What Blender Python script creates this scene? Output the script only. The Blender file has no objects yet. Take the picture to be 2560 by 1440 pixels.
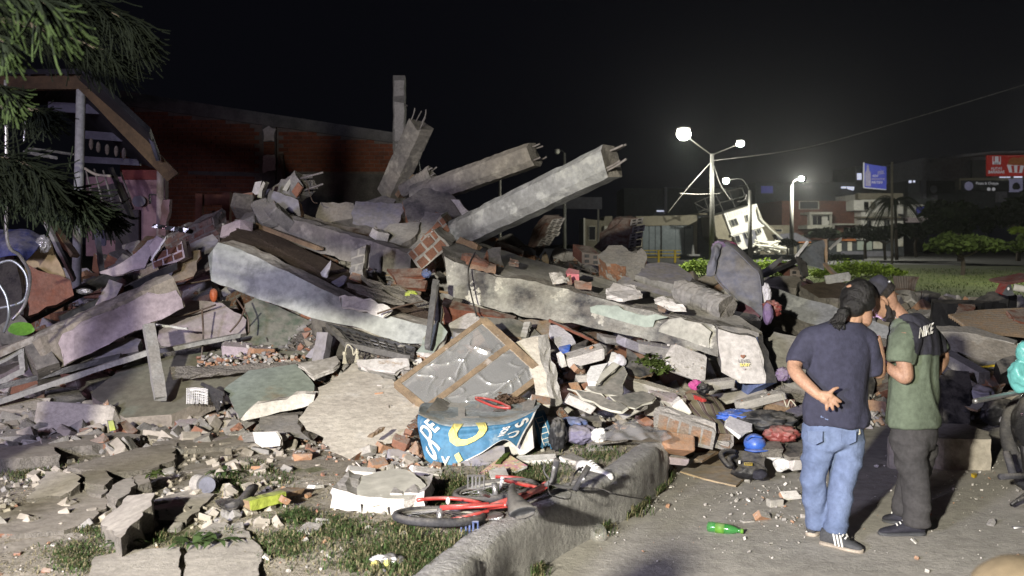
import bpy, bmesh, math, random
import numpy as np
from mathutils import Vector, Matrix, noise
from math import radians, sin, cos, pi
random.seed(7)
R = random.uniform
SC = bpy.context.scene
COL = SC.collection

# ---------------------------------------------------------------- camera, world, lights
F = 2560 * 35 / 36.0
H = 600.0
CH = 1.9
cam_d = bpy.data.cameras.new('camera')
cam = bpy.data.objects.new('camera', cam_d)
COL.objects.link(cam)
cam.location = (0, 0, CH)
cam.rotation_euler = (radians(90), 0, 0)
cam_d.lens = 35
cam_d.sensor_width = 36
cam_d.shift_y = -120 / 2560
cam_d.clip_start = 0.1
cam_d.clip_end = 2000
cam_d.dof.use_dof = True
cam_d.dof.focus_distance = 8.5
cam_d.dof.aperture_fstop = 3.2
SC.camera = cam

w = bpy.data.worlds.new('World')
SC.world = w
w.use_nodes = True
bg = w.node_tree.nodes['Background']
bg.inputs[0].default_value = (0.0022, 0.0023, 0.0036, 1)
bg.inputs[1].default_value = 1.0

def spot(name, loc, target, power, col, size=.12, angle=120, blend=.4):
 d = bpy.data.lights.new(name, 'SPOT')
 o = bpy.data.objects.new(name, d)
 COL.objects.link(o)
 o.location = loc
 v = Vector(target) - Vector(loc)
 o.rotation_euler = v.to_track_quat('-Z', 'Y').to_euler()
 d.energy = power
 d.color = col
 d.shadow_soft_size = size
 d.spot_size = radians(angle)
 d.spot_blend = blend
 return o

def point(name, loc, power, col, size=.15):
 d = bpy.data.lights.new(name, 'POINT')
 o = bpy.data.objects.new(name, d)
 COL.objects.link(o)
 o.location = loc
 d.energy = power
 d.color = col
 d.shadow_soft_size = size
 return o

# warm-white floodlight and bluish floodlight behind the camera on its left, red/blue beacons at far left
spot('flood_light_warm', (-3.2, -3.75, 3.4), (2.3, 8.2, -.2), 14000, (1.0, .94, .78), .14, 78, 1.0)
spot('flood_light_blue', (-6.0, -2.9, 3.2), (.9, 9, 0.2), 5200, (.75, .72, 1.0), .6, 88, 1.0)
spot('beacon_pink', (-9.5, 3.0, 2.2), (-3.5, 11, 1.3), 260, (1.0, .50, .66), .1, 90)

SC.view_settings.view_transform = 'Standard'
SC.view_settings.look = 'None'
SC.view_settings.gamma = 1
SC.view_settings.exposure = -0.12
SC.view_settings.use_curve_mapping = False
SC.cycles.max_bounces = 6
SC.cycles.transparent_max_bounces = 12
SC.cycles.sample_clamp_indirect = 4
SC.cycles.volume_bounces = 0

# ---------------------------------------------------------------- pixel -> place
def P(px, py, D):
 return Vector(((px - 1280) / F * D, D, CH - (py - H) / F * D))

def G(px, py, z=0.0):
 return P(px, py, (CH - z) * F / (py - H))

# ---------------------------------------------------------------- materials
MATS = {}
DUSTY = dict.fromkeys('conc conc_dark conc_warm lilac brick brick_orange brick_dark broken broken_brick plaster_pink plaster column_warm board_grey wood wood_red wood_grey cardboard mortar green_wall grimy grimy_end rust sheet_dark'.split(), .7)
DUSTY.update(dict.fromkeys('board_black black black_gloss cloth_blue cloth_lilac maroon blue pink red_dusty purple floral_purple yellow_green pinkbrick steel sheet red orange rubber blue_tarp mattress vest_bag lime yellow'.split(), .42))
def pm(name, c1, c2=None, scale=4, rough=.85, bump=.35, bscale=None, c3=None, th=.55, wd=.04, s3=1.6,
 spec=.3, metal=0, c4=None, th4=.6, s4=3.0, alpha=1, emit=None, sheen=0, dist=.01, rnd=True):
 m = bpy.data.materials.new(name)
 m.use_nodes = True
 nt = m.node_tree
 N, L = nt.nodes, nt.links
 b = N['Principled BSDF']
 tc = N.new('ShaderNodeTexCoord')
 vec = tc.outputs['Object']
 if rnd:
  oi = N.new('ShaderNodeObjectInfo')
  ml = N.new('ShaderNodeMath'); ml.operation = 'MULTIPLY'; ml.inputs[1].default_value = 37
  L.new(oi.outputs['Random'], ml.inputs[0])
  va = N.new('ShaderNodeVectorMath'); va.operation = 'ADD'
  L.new(vec, va.inputs[0]); L.new(ml.outputs[0], va.inputs[1])
  vec = va.outputs[0]
 def ns(s, det=6, r=.6):
  n = N.new('ShaderNodeTexNoise')
  n.inputs['Scale'].default_value = s
  n.inputs['Detail'].default_value = det
  n.inputs['Roughness'].default_value = r
  L.new(vec, n.inputs['Vector'])
  return n
 def c(x): return (x[0], x[1], x[2], 1)
 if c2 is None: c2 = tuple(v * .72 for v in c1)
 n1 = ns(scale)
 r = N.new('ShaderNodeMapRange'); r.inputs[1].default_value = .35; r.inputs[2].default_value = .65
 L.new(n1.outputs[0], r.inputs[0])
 mx = N.new('ShaderNodeMixRGB'); mx.inputs[1].default_value = c(c1); mx.inputs[2].default_value = c(c2)
 L.new(r.outputs[0], mx.inputs[0])
 out = mx.outputs[0]
 def patch(out, col, t, s, wdt):
  n3 = ns(s, 8, .62)
  r3 = N.new('ShaderNodeMapRange'); r3.inputs[1].default_value = t; r3.inputs[2].default_value = t + wdt
  L.new(n3.outputs[0], r3.inputs[0])
  m3 = N.new('ShaderNodeMixRGB'); m3.inputs[2].default_value = c(col)
  L.new(out, m3.inputs[1]); L.new(r3.outputs[0], m3.inputs[0])
  return m3.outputs[0]
 if c3: out = patch(out, c3, th, s3, wd)
 if c4: out = patch(out, c4, th4, s4, .03)
 if name in DUSTY:
  ge = N.new('ShaderNodeNewGeometry'); sx = N.new('ShaderNodeSeparateXYZ')
  L.new(ge.outputs['Normal'], sx.inputs[0])
  rz = N.new('ShaderNodeMapRange'); rz.inputs[1].default_value = .1; rz.inputs[2].default_value = .85; rz.inputs[4].default_value = DUSTY[name]
  L.new(sx.outputs[2], rz.inputs[0])
  nd = ns(7, 5, .65); rd = N.new('ShaderNodeMapRange'); rd.inputs[1].default_value = .36; rd.inputs[2].default_value = .56
  L.new(nd.outputs[0], rd.inputs[0])
  mu = N.new('ShaderNodeMath'); mu.operation = 'MULTIPLY'
  L.new(rz.outputs[0], mu.inputs[0]); L.new(rd.outputs[0], mu.inputs[1])
  md = N.new('ShaderNodeMixRGB'); md.inputs[2].default_value = (.30, .28, .25, 1)
  L.new(mu.outputs[0], md.inputs[0]); L.new(out, md.inputs[1])
  out = md.outputs[0]
 nf = ns(scale * 9, 3)
 rf = N.new('ShaderNodeMapRange'); rf.inputs[1].default_value = .3; rf.inputs[2].default_value = .7
 rf.inputs[3].default_value = .78; rf.inputs[4].default_value = 1.15
 L.new(nf.outputs[0], rf.inputs[0])
 mm = N.new('ShaderNodeMixRGB'); mm.blend_type = 'MULTIPLY'; mm.inputs[0].default_value = 1
 L.new(out, mm.inputs[1]); L.new(rf.outputs[0], mm.inputs[2])
 L.new(mm.outputs[0], b.inputs['Base Color'])
 b.inputs['Roughness'].default_value = rough
 b.inputs['Metallic'].default_value = metal
 b.inputs['Specular IOR Level'].default_value = spec
 if bump:
  nb = ns(bscale or scale * 5, 6, .7)
  bp = N.new('ShaderNodeBump'); bp.inputs['Strength'].default_value = min(1, bump); bp.inputs['Distance'].default_value = dist * 2
  L.new(nb.outputs[0], bp.inputs['Height']); L.new(bp.outputs[0], b.inputs['Normal'])
 if emit:
  b.inputs['Emission Color'].default_value = c(emit[:3]); b.inputs['Emission Strength'].default_value = emit[3]
 if alpha < 1: b.inputs['Alpha'].default_value = alpha
 MATS[name] = m
 return m

pm('conc', (.30, .29, .28), (.19, .185, .18), 3, .9, .6, 24)
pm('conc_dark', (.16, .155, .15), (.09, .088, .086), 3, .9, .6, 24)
pm('conc_lt', (.44, .42, .38), (.30, .29, .27), 3, .9, .5, 24)
pm('conc_warm', (.34, .30, .25), (.22, .20, .17), 3, .92, .6, 20, c3=(.42, .40, .36), th=.56)
pm('column', (.30, .31, .32), (.20, .205, .21), 2.2, .88, .7, 9, c3=(.37, .38, .38), th=.52, wd=.1, s3=5)
pm('column_warm', (.27, .25, .22), (.17, .16, .15), 2.2, .9, .7, 12, c3=(.34, .32, .28), th=.54, wd=.1, s3=4)
pm('broken', (.27, .25, .22), (.15, .14, .125), 9, .95, 1.0, 30, c3=(.33, .16, .10), th=.66, s3=5, dist=.02)
pm('broken_brick', (.38, .18, .10), (.26, .15, .10), 8, .95, 1.0, 30, c3=(.36, .34, .31), th=.52, s3=7, dist=.02)
pm('plaster', (.60, .58, .56), (.47, .45, .44), 2.5, .85, .35, 30, c3=(.33, .31, .29), th=.62, s3=3)
pm('plaster_white', (.74, .72, .69), (.60, .58, .55), 3, .8, .3, 30, c3=(.50, .42, .34), th=.64, s3=4)
pm('plaster_pink', (.46, .39, .42), (.33, .28, .31), 2.5, .8, .25, 30, c3=(.35, .28, .30), th=.66, s3=3)
pm('lilac', (.31, .30, .35), (.24, .23, .275), 2, .7, .2, 30, c3=(.30, .17, .12), th=.7, s3=3)
pm('slab_face', (.42, .44, .42), (.32, .34, .325), 1.8, .75, .25, 26, c3=(.17, .18, .18), th=.54, wd=.16, s3=3.2, c4=(.50, .49, .50), th4=.68, s4=2.2)
pm('slab_mint', (.32, .37, .33), (.26, .30, .27), 1.6, .75, .25, 26, c3=(.30, .28, .22), th=.58, wd=.1, s3=2)
pm('olive_wall', (.25, .255, .195), (.19, .18, .14), 1.4, .85, .3, 20, c3=(.20, .24, .20), th=.55, wd=.1, s3=1.2)
pm('green_wall', (.12, .15, .115), (.09, .115, .085), 1.2, .8, .25, 20, c3=(.25, .23, .16), th=.62, wd=.12, s3=1.4)
pm('grimy', (.50, .50, .45), (.33, .33, .31), 2.6, .85, .7, 14, c3=(.055, .055, .062), th=.41, wd=.16, s3=1.9, c4=(.62, .61, .55), th4=.58, s4=4.5, dist=.02)
pm('grimy_end', (.42, .41, .37), (.30, .30, .27), 2.6, .85, .6, 14, c3=(.15, .15, .14), th=.56, wd=.12, s3=2.4, c4=(.60, .58, .53), th4=.62, s4=3.3)
pm('whiteslab', (.66, .62, .53), (.52, .48, .41), 2.0, .9, .5, 16, c3=(.70, .68, .62), th=.55, wd=.2, s3=5, c4=(.36, .26, .17), th4=.70, s4=4, dist=.012)
pm('dirt', (.15, .115, .085), (.09, .07, .052), 6, .98, 1.0, 22, c3=(.30, .26, .22), th=.66, s3=10, dist=.03)
pm('dirt_slab', (.20, .145, .115), (.13, .095, .075), 5, .98, 1.0, 30, c3=(.34, .30, .27), th=.63, s3=14, dist=.03)
pm('mound', (.27, .245, .22), (.17, .155, .14), 5, .98, 1.0, 16, c3=(.27, .15, .10), th=.64, s3=6, c4=(.34, .32, .30), th4=.62, s4=9, dist=.05)
pm('brick', (.30, .145, .095), (.22, .115, .08), 5, .93, .5, 30, c3=(.42, .39, .36), th=.68, s3=5)
pm('brick_orange', (.46, .26, .155), (.36, .21, .135), 5, .93, .6, 30, c3=(.52, .47, .42), th=.62, s3=5)
pm('brick_wall', (.23, .08, .045), (.14, .052, .032), 1.4, .93, .4, 30, c3=(.11, .05, .035), th=.55, wd=.2, s3=.9)
pm('brick_dark', (.16, .07, .05), (.09, .045, .035), 4, .93, .5, 30)
pm('mortar', (.20, .17, .15), (.12, .105, .095), 5, .95, .6, 24)
pm('mortar_lt', (.46, .44, .42), (.34, .32, .30), 5, .95, .8, 24)
pm('street', (.43, .41, .375), (.35, .335, .305), 1.0, .93, .4, 26, c3=(.29, .275, .25), th=.60, wd=.2, s3=.8, c4=(.20, .19, .17), th4=.72, s4=3, rnd=False, dist=.012)
pm('curb', (.42, .41, .40), (.30, .295, .29), 3, .92, 1.0, 24, c3=(.20, .195, .19), th=.60, wd=.12, s3=5, dist=.010)
pm('soil', (.38, .345, .285), (.27, .245, .20), 2.2, .97, 1.0, 22, c3=(.46, .43, .38), th=.55, wd=.12, s3=2.4, c4=(.17, .175, .10), th4=.62, s4=1.6, rnd=False, dist=.010)
pm('ground', (.05, .05, .045), (.035, .035, .03), .4, .95, .3, 3, rnd=False)
pm('lawn', (.10, .125, .03), (.07, .09, .025), .8, .95, .5, 9, rnd=False)
pm('asphalt', (.06, .06, .058), (.045, .045, .045), 1, .9, .3, 9, rnd=False)
pm('pavement', (.40, .365, .315), (.30, .275, .235), 2.2, .93, .5, 30, c3=(.17, .15, .115), th=.58, wd=.14, s3=2.2, dist=.006)
pm('pave_lt', (.47, .44, .39), (.36, .335, .30), 2.2, .93, .5, 30, c3=(.22, .19, .15), th=.6, wd=.14, s3=2.2, dist=.006)
pm('wood', (.27, .19, .12), (.17, .115, .07), 7, .8, .4, 20)
pm('wood_frame', (.30, .22, .14), (.17, .13, .09), 7, .75, .4, 20, c3=(.38, .34, .30), th=.62, s3=5)
pm('wood_grey', (.37, .37, .35), (.25, .25, .24), 5, .8, .4, 20)
pm('wood_red', (.20, .075, .045), (.12, .045, .03), 5, .6, .3, 20)
pm('fascia', (.10, .065, .035), (.055, .038, .022), 3, .8, .4, 14)
pm('cardboard', (.40, .31, .20), (.33, .25, .16), 2, .85, .2, 16, c3=(.28, .22, .15), th=.66, s3=4)
pm('board_grey', (.15, .155, .14), (.11, .115, .105), 3, .6, .25, 16, c3=(.24, .24, .22), th=.62, wd=.2, s3=3)
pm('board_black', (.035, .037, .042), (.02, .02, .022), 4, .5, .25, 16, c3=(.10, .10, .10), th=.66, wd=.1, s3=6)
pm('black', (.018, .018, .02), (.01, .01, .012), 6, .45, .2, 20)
pm('black_gloss', (.012, .012, .014), (.02, .02, .02), 6, .15, .1, 8, spec=.6)
pm('rubber', (.055, .055, .062), (.035, .035, .04), 8, .8, .5, 60)
pm('rust', (.13, .085, .06), (.07, .05, .04), 9, .8, .5, 30, metal=.3)
pm('rebar', (.34, .32, .31), (.20, .18, .17), 9, .65, .5, 60, metal=.4)
pm('steel', (.42, .42, .43), (.30, .30, .31), 3, .4, .2, 12, metal=.7, spec=.5)
pm('sheet', (.34, .37, .40), (.24, .27, .30), 2, .38, .4, 6, metal=.6, spec=.5)
pm('sheet_dark', (.10, .10, .105), (.06, .06, .065), 2, .4, .4, 6, metal=.5, spec=.5)
pm('roofsheet', (.035, .036, .045), (.022, .022, .028), 2, .6, .3, 6)
pm('purlin', (.10, .105, .15), (.07, .07, .10), 2, .7, .3, 6)
pm('post_white', (.40, .42, .42), (.32, .33, .34), 3, .6, .2, 12, c3=(.20, .19, .17), th=.66, s3=4)
pm('pink_wall', (.27, .17, .205), (.20, .13, .155), 1.2, .8, .2, 12, c3=(.16, .09, .11), th=.62, wd=.1, s3=1.4)
pm('red_band', (.16, .03, .03), (.10, .02, .02), 2, .7, .2, 12)
pm('blue_tarp', (.06, .075, .24), (.035, .045, .15), 3, .45, .6, 6)
pm('banner', (.06, .18, .30), (.04, .13, .24), 3, .6, .35, 9, c3=(.30, .38, .42), th=.60, wd=.12, s3=4, rnd=False)
pm('banner_top', (.42, .46, .46), (.31, .36, .38), 4, .75, .45, 16, c3=(.36, .33, .27), th=.50, wd=.14, s3=3, rnd=False)
pm('letter_white', (.70, .69, .67), (.58, .57, .55), 4, .7, .2, 12)
pm('letter_grey', (.60, .58, .53), (.48, .47, .43), 5, .8, .2, 12)
pm('letter_yellow', (.72, .66, .23), (.62, .56, .20), 4, .7, .2, 12)
pm('red', (.40, .045, .04), (.30, .035, .03), 5, .35, .15, 12, spec=.6)
pm('red_dusty', (.26, .06, .055), (.18, .05, .045), 6, .5, .2, 12, c3=(.40, .30, .28), th=.62, s3=9, spec=.5)
pm('white', (.74, .74, .73), (.62, .62, .61), 5, .6, .2, 20)
pm('paper', (.62, .61, .64), (.50, .49, .54), 5, .8, .4, 12)
pm('blue', (.045, .13, .50), (.03, .09, .38), 4, .4, .15, 12, spec=.5)
pm('cloth_blue', (.13, .17, .34), (.08, .11, .24), 5, .95, .5, 18)
pm('cloth_lilac', (.20, .19, .27), (.14, .13, .20), 5, .95, .5, 18)
pm('mattress', (.17, .175, .22), (.125, .13, .165), 1.4, .9, .3, 30, c3=(.14, .13, .12), th=.6, wd=.1, s3=1.5)
pm('maroon', (.17, .025, .075), (.11, .018, .05), 3, .9, .4, 20)
pm('purple', (.19, .13, .25), (.13, .09, .18), 3, .8, .4, 20)
pm('pink', (.55, .09, .30), (.40, .06, .22), 5, .7, .4, 20)
pm('pinkbrick', (.62, .20, .24), (.50, .16, .20), 5, .7, .2, 20)
pm('yellow', (.60, .44, .03), (.48, .34, .03), 5, .6, .2, 20)
pm('yellow_green', (.42, .50, .08), (.34, .40, .08), 5, .7, .3, 20)
pm('lime', (.12, .30, .03), (.09, .23, .03), 5, .6, .2, 20)
pm('orange', (.34, .10, .04), (.38, .09, .03), 4, .5, .2, 20)
pm('rope', (.55, .52, .42), (.42, .40, .32), 9, .9, .3, 40)
pm('brown_leaf', (.11, .07, .045), (.07, .045, .03), 9, .9, .6, 30)
pm('floral', (.50, .20, .30), (.55, .50, .25), 26, .6, .1, 12, c3=(.25, .40, .25), th=.58, s3=24, c4=(.60, .58, .55), th4=.60, s4=30)
pm('floral_purple', (.16, .11, .20), (.22, .18, .25), 26, .7, .2, 12, c3=(.20, .12, .40), th=.58, s3=30)
pm('cream', (.52, .51, .45), (.43, .42, .37), 1, .85, .2, 8, c3=(.32, .29, .22), th=.64, wd=.1, s3=.5)
pm('cream_dim', (.22, .20, .15), (.17, .155, .12), 1, .85, .2, 8)
pm('glass_blue', (.13, .155, .17), (.08, .10, .11), .4, .3, 0, spec=.5)
pm('window_dark', (.02, .022, .026), (.012, .012, .016), 1, .6, 0, spec=.2)
pm('bgray', (.16, .16, .19), (.13, .13, .155), .3, .8, .1, 3)
pm('bdark', (.05, .055, .06), (.035, .04, .045), .3, .85, .1, 3)
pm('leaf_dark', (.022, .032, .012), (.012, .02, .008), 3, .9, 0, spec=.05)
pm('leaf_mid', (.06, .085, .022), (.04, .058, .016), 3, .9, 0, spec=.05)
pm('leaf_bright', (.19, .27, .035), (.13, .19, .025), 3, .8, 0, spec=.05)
pm('pine', (.0065, .0085, .0055), (.004, .0055, .0035), 6, .8, 0, spec=.05)  # near-black copy: the far branches' lack of light put into the colour
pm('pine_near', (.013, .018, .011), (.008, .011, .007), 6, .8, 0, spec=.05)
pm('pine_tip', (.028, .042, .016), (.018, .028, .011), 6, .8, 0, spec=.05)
pm('bark', (.08, .065, .05), (.05, .04, .03), 8, .95, .6, 20)
pm('grass', (.060, .095, .033), (.04, .065, .025), 30, .85, 0, spec=.05)
pm('grass_dry', (.22, .20, .12), (.14, .125, .075), 30, .9, 0, spec=.05)
pm('house_white', (.70, .69, .65), (.60, .59, .56), 1, .85, .1, 8)
pm('lamp_pole', (.06, .059, .054), (.045, .044, .04), 4, .7, .2, 12)
pm('pole', (.34, .33, .30), (.26, .25, .23), 4, .7, .2, 12)
pm('lamp_glow', (1, 1, .95), None, 3, .5, 0, emit=(1.0, 1.0, .90, 260))
pm('lamp_far', (1, 1, .95), None, 3, .5, 0, emit=(1.0, 1.0, .88, 120))
pm('window_lit', (.6, .6, .7), None, 3, .5, 0, emit=(.75, .78, 1.0, .8))
pm('window_violet', (.05, .05, .2), None, 3, .5, 0, emit=(.10, .12, .55, .18))
pm('sign_red', (.38, .03, .02), (.30, .025, .02), 1, .6, 0, emit=(.30, .02, .015, .25))
pm('sign_blue', (.06, .08, .42), (.05, .06, .34), 1, .6, 0, emit=(.03, .04, .30, .35))
pm('sign_white', (.6, .6, .62), None, 1, .6, 0, emit=(.5, .5, .55, .30))
pm('sign_pale', (.35, .33, .45), None, 1, .6, 0, emit=(.2, .2, .34, .25))
pm('sign_black', (.03, .032, .035), None, 1, .6, 0)
pm('sign_orange', (.40, .16, .05), (.30, .09, .03), 3, .6, 0, emit=(.25, .08, .02, .15))
# people
pm('skin', (.36, .215, .145), (.32, .185, .125), 8, .55, .12, 60, spec=.4)
pm('skin_b', (.29, .17, .115), (.25, .145, .10), 8, .55, .12, 60, spec=.4)
pm('hair', (.008, .007, .007), (.003, .003, .003), 14, .5, .8, 45, spec=.5)
pm('beard', (.022, .018, .016), (.012, .01, .01), 14, .7, .8, 60)
pm('shirt_navy', (.036, .037, .062), (.029, .030, .052), 3, .92, .35, 40, c3=(.045, .045, .066), th=.6, wd=.2, s3=2)
pm('shirt_green', (.10, .125, .09), (.08, .10, .073), 3, .92, .35, 40)
pm('denim', (.135, .175, .29), (.10, .135, .235), 2.5, .95, .4, 60, c3=(.165, .215, .34), th=.52, wd=.25, s3=1.6)
pm('trousers_black', (.050, .048, .050), (.035, .034, .036), 4, .92, .4, 50, c3=(.075, .07, .07), th=.6, wd=.2, s3=2.2)
pm('vest', (.030, .030, .042), (.022, .022, .032), 4, .8, .4, 40)
pm('shoe_grey', (.075, .078, .085), (.05, .052, .058), 8, .8, .3, 40)
pm('sole', (.42, .37, .31), (.30, .26, .22), 8, .85, .3, 40)
pm('teal_bag', (.13, .40, .38), (.10, .33, .31), 3, .35, .4, 9, spec=.5)
pm('tan_cloth', (.14, .11, .07), (.11, .085, .055), 3, .9, .3, 20)

def special():
 m = bpy.data.materials.new('plastic_film'); m.use_nodes = True
 nt = m.node_tree; N, L = nt.nodes, nt.links
 b = N['Principled BSDF']
 b.inputs['Base Color'].default_value = (.82, .83, .82, 1)
 b.inputs['Roughness'].default_value = .2
 b.inputs['Specular IOR Level'].default_value = 1.0
 b.inputs['Alpha'].default_value = .86
 b.inputs['Metallic'].default_value = .7
 MATS['film'] = m
 m2 = m.copy(); m2.name = 'clear_bag'
 b = m2.node_tree.nodes['Principled BSDF']
 b.inputs['Base Color'].default_value = (.40, .40, .42, 1)
 b.inputs['Alpha'].default_value = .5; b.inputs['Metallic'].default_value = .1; b.inputs['Roughness'].default_value = .2
 MATS['clear_bag'] = m2
 g = m.copy(); g.name = 'green_glass'
 b = g.node_tree.nodes['Principled BSDF']
 b.inputs['Base Color'].default_value = (.05, .26, .06, 1); b.inputs['Alpha'].default_value = .55
 b.inputs['Metallic'].default_value = 0; b.inputs['Roughness'].default_value = .15
 MATS['green_glass'] = g
 g = m.copy(); g.name = 'clear_glass'
 b = g.node_tree.nodes['Principled BSDF']
 b.inputs['Base Color'].default_value = (.6, .6, .6, 1); b.inputs['Alpha'].default_value = .22
 b.inputs['Metallic'].default_value = 0; b.inputs['Roughness'].default_value = .06
 MATS['clear_glass'] = g
 # striped blanket: bands across the cloth's own x direction
 m = bpy.data.materials.new('striped_blanket'); m.use_nodes = True
 nt = m.node_tree; N, L = nt.nodes, nt.links
 b = N['Principled BSDF']; b.inputs['Roughness'].default_value = .95
 uv = N.new('ShaderNodeAttribute'); uv.attribute_name = 'gridu'
 mt = N.new('ShaderNodeMath'); mt.operation = 'MULTIPLY'; mt.inputs[1].default_value = 4.6
 fr = N.new('ShaderNodeMath'); fr.operation = 'FRACT'
 cr = N.new('ShaderNodeValToRGB'); cr.color_ramp.interpolation = 'CONSTANT'
 L.new(uv.outputs['Fac'], mt.inputs[0]); L.new(mt.outputs[0], fr.inputs[0]); L.new(fr.outputs[0], cr.inputs[0])
 e = cr.color_ramp.elements
 e[0].position = 0; e[0].color = (.24, .21, .14, 1)
 e[1].position = .34; e[1].color = (.36, .34, .28, 1)
 for p_, c_ in ((.40, (.14, .085, .085)), (.50, (.36, .33, .28)), (.54, (.13, .08, .08)), (.74, (.36, .34, .28)), (.80, (.22, .19, .13))):
  x = e.new(p_); x.color = (*c_, 1)
 L.new(cr.outputs[0], b.inputs['Base Color'])
 MATS['striped'] = m
special()

# ---------------------------------------------------------------- object helpers
def tag(o, label=None, cat=None, group=None, kind=None):
 if label: o['label'] = label
 if cat: o['category'] = cat
 if group: o['group'] = group
 if kind: o['kind'] = kind
 return o

def E(name, label, cat, loc, group=None):
 o = bpy.data.objects.new(name, None)
 o.empty_display_size = .1
 COL.objects.link(o)
 o.location = loc
 return tag(o, label, cat, group)

def wloc(o):
 v = o.location.copy()
 while o.parent:
  o = o.parent
  v += o.location
 return v

def mk(name, verts, faces, mats, parent=None, label=None, cat=None, group=None, kind=None, fm=None, smooth=False, origin=None):
 vs = np.array([tuple(v) for v in verts], dtype=float)
 if origin is None:
  origin = Vector(((vs[:, 0].min() + vs[:, 0].max()) / 2, (vs[:, 1].min() + vs[:, 1].max()) / 2, vs[:, 2].min()))
 vs = vs - np.array(origin)
 me = bpy.data.meshes.new(name)
 me.from_pydata(vs.tolist(), [], faces)
 if isinstance(mats, str): mats = [mats]
 for m in mats: me.materials.append(MATS[m])
 if fm is not None:
  me.polygons.foreach_set('material_index', fm)
 if smooth:
  me.polygons.foreach_set('use_smooth', [True] * len(me.polygons))
 me.update()
 o = bpy.data.objects.new(name, me)
 COL.objects.link(o)
 if parent:
  o.parent = parent
  o.location = Vector(origin) - wloc(parent)
 else:
  o.location = origin
 return tag(o, label, cat, group, kind)

def merge(parts):
 vs, fs, ms = [], [], []
 for v, f, *m in parts:
  b = len(vs)
  vs += list(v)
  fs += [[i + b for i in q] for q in f]
  ms += [m[0] if m else 0] * len(f)
 return vs, fs, ms

def slab_geo(front, off, jag=.015, res=.08, rings=3):
 n = (front[1] - front[0]).cross(front[2] - front[0])
 nn = Vector((0, 0, 0))
 for i in range(len(front)):
  a, b = front[i], front[(i + 1) % len(front)]
  nn += a.cross(b)
 nn.normalize()
 if isinstance(off, (int, float)):
  o = nn * off
  c = sum(front, Vector()) / len(front)
  if o.dot(c - Vector((0, 0, CH))) < 0: o = -o
  off = o
 pts = []
 for i in range(len(front)):
  a, b = front[i], front[(i + 1) % len(front)]
  k = max(1, int((b - a).length / res))
  e = (b - a).normalized().cross(nn)
  for j in range(k):
   p = a.lerp(b, j / k)
   if j or jag > .01: p = p + e * R(-jag, jag) + (b - a).normalized() * R(-jag, jag) * .5
   pts.append(p)
 k = len(pts)
 vs, fs, ms = [], [], []
 for r in range(rings + 1):
  t = r / rings
  for p in pts:
   q = p + off * t
   if 0 < r: q = q + Vector((R(-1, 1), R(-1, 1), R(-1, 1))) * jag * .7
   vs.append(q)
 fs.append(list(range(k))); ms.append(0)
 fs.append([rings * k + i for i in reversed(range(k))]); ms.append(1)
 for r in range(rings):
  for i in range(k):
   j = (i + 1) % k
   fs.append([r * k + j, r * k + i, (r + 1) * k + i, (r + 1) * k + j]); ms.append(1)
 return vs, fs, ms

def slab(name, pts, off, mat, emat=None, jag=.015, res=.08, parent=None, label=None, cat=None, group=None):
 front = [P(*p) if not isinstance(p, Vector) else p for p in pts]
 if len(front) > 4:                      # lay the outline into one plane
  a_ = np.array([tuple(p) for p in front]); m_ = a_.mean(0)
  n_ = np.linalg.svd(a_ - m_)[2][2]; c_ = np.array((0, 0, CH))
  fl = []
  for p in a_:
   q = (p - c_) @ n_
   t = (m_ - c_) @ n_ / q if abs(q) > 1e-3 else 1
   fl.append(Vector(c_ + (p - c_) * min(1.07, max(.93, t))))
  front = fl
 vs, fs, ms = slab_geo(front, Vector(off) if isinstance(off, tuple) else off, jag, res)
 return mk(name, vs, fs, [mat, emat or mat], parent, label, cat, group, fm=ms)

def poly(name, pts, D, depth, mat, parent=None, label=None, cat=None, group=None, emat=None):
 front = [P(x, y, D) for x, y in pts]
 k = len(front)
 vs = front + [p + Vector((0, depth, 0)) for p in front]
 fs = [list(range(k)), [k + i for i in reversed(range(k))]] + [[(i + 1) % k, i, k + i, k + (i + 1) % k] for i in range(k)]
 return mk(name, vs, fs, [mat, emat or mat], parent, label, cat, group, fm=[0] + [1] * (k + 1))

def rect(name, x0, y0, x1, y1, D, depth, mat, parent=None, **k):
 return poly(name, [(x0, y0), (x1, y0), (x1, y1), (x0, y1)], D, depth, mat, parent, **k)

def frame(A, B, up=Vector((0, 0, 1))):
 d = (B - A).normalized()
 s = d.cross(up)
 if s.length < 1e-3: s = d.cross(Vector((0, 1, 0)))
 s.normalize()
 return d, s, s.cross(d).normalized()

def beam_geo(A, B, prof, n=8, amp=.006, endamp=.04, up=Vector((0, 0, 1)), scale2=1):
 d, s, u = frame(A, B, up)
 k = len(prof)
 vs, fs, ms = [], [], []
 for i in range(n + 1):
  t = i / n
  c = A.lerp(B, t)
  sc = 1 + (scale2 - 1) * t
  for a, b in prof:
   j = endamp if i in (0, n) else 0
   vs.append(c + s * a * sc + u * b * sc + d * R(-j, j) + Vector((R(-1, 1), R(-1, 1), R(-1, 1))) * amp)
 for i in range(n):
  for q in range(k):
   r = (q + 1) % k
   fs.append([i * k + q, i * k + r, (i + 1) * k + r, (i + 1) * k + q]); ms.append(0)
 for e, c, sg in ((0, A, 1), (n, B, -1)):
  vs.append(c + d * R(-endamp, endamp))
  ci = len(vs) - 1
  for q in range(k):
   r = (q + 1) % k
   f = [ci, e * k + r, e * k + q]
   fs.append(f if sg > 0 else f[::-1]); ms.append(1)
 return vs, fs, ms

def boxprof(w, h, c=0.0):
 a, b = w / 2, h / 2
 if not c: return [(-a, -b), (a, -b), (a, b), (-a, b)]
 return [(-a + c, -b), (a - c, -b), (a, -b + c), (a, b - c), (a - c, b), (-a + c, b), (-a, b - c), (-a, -b + c)]

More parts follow.
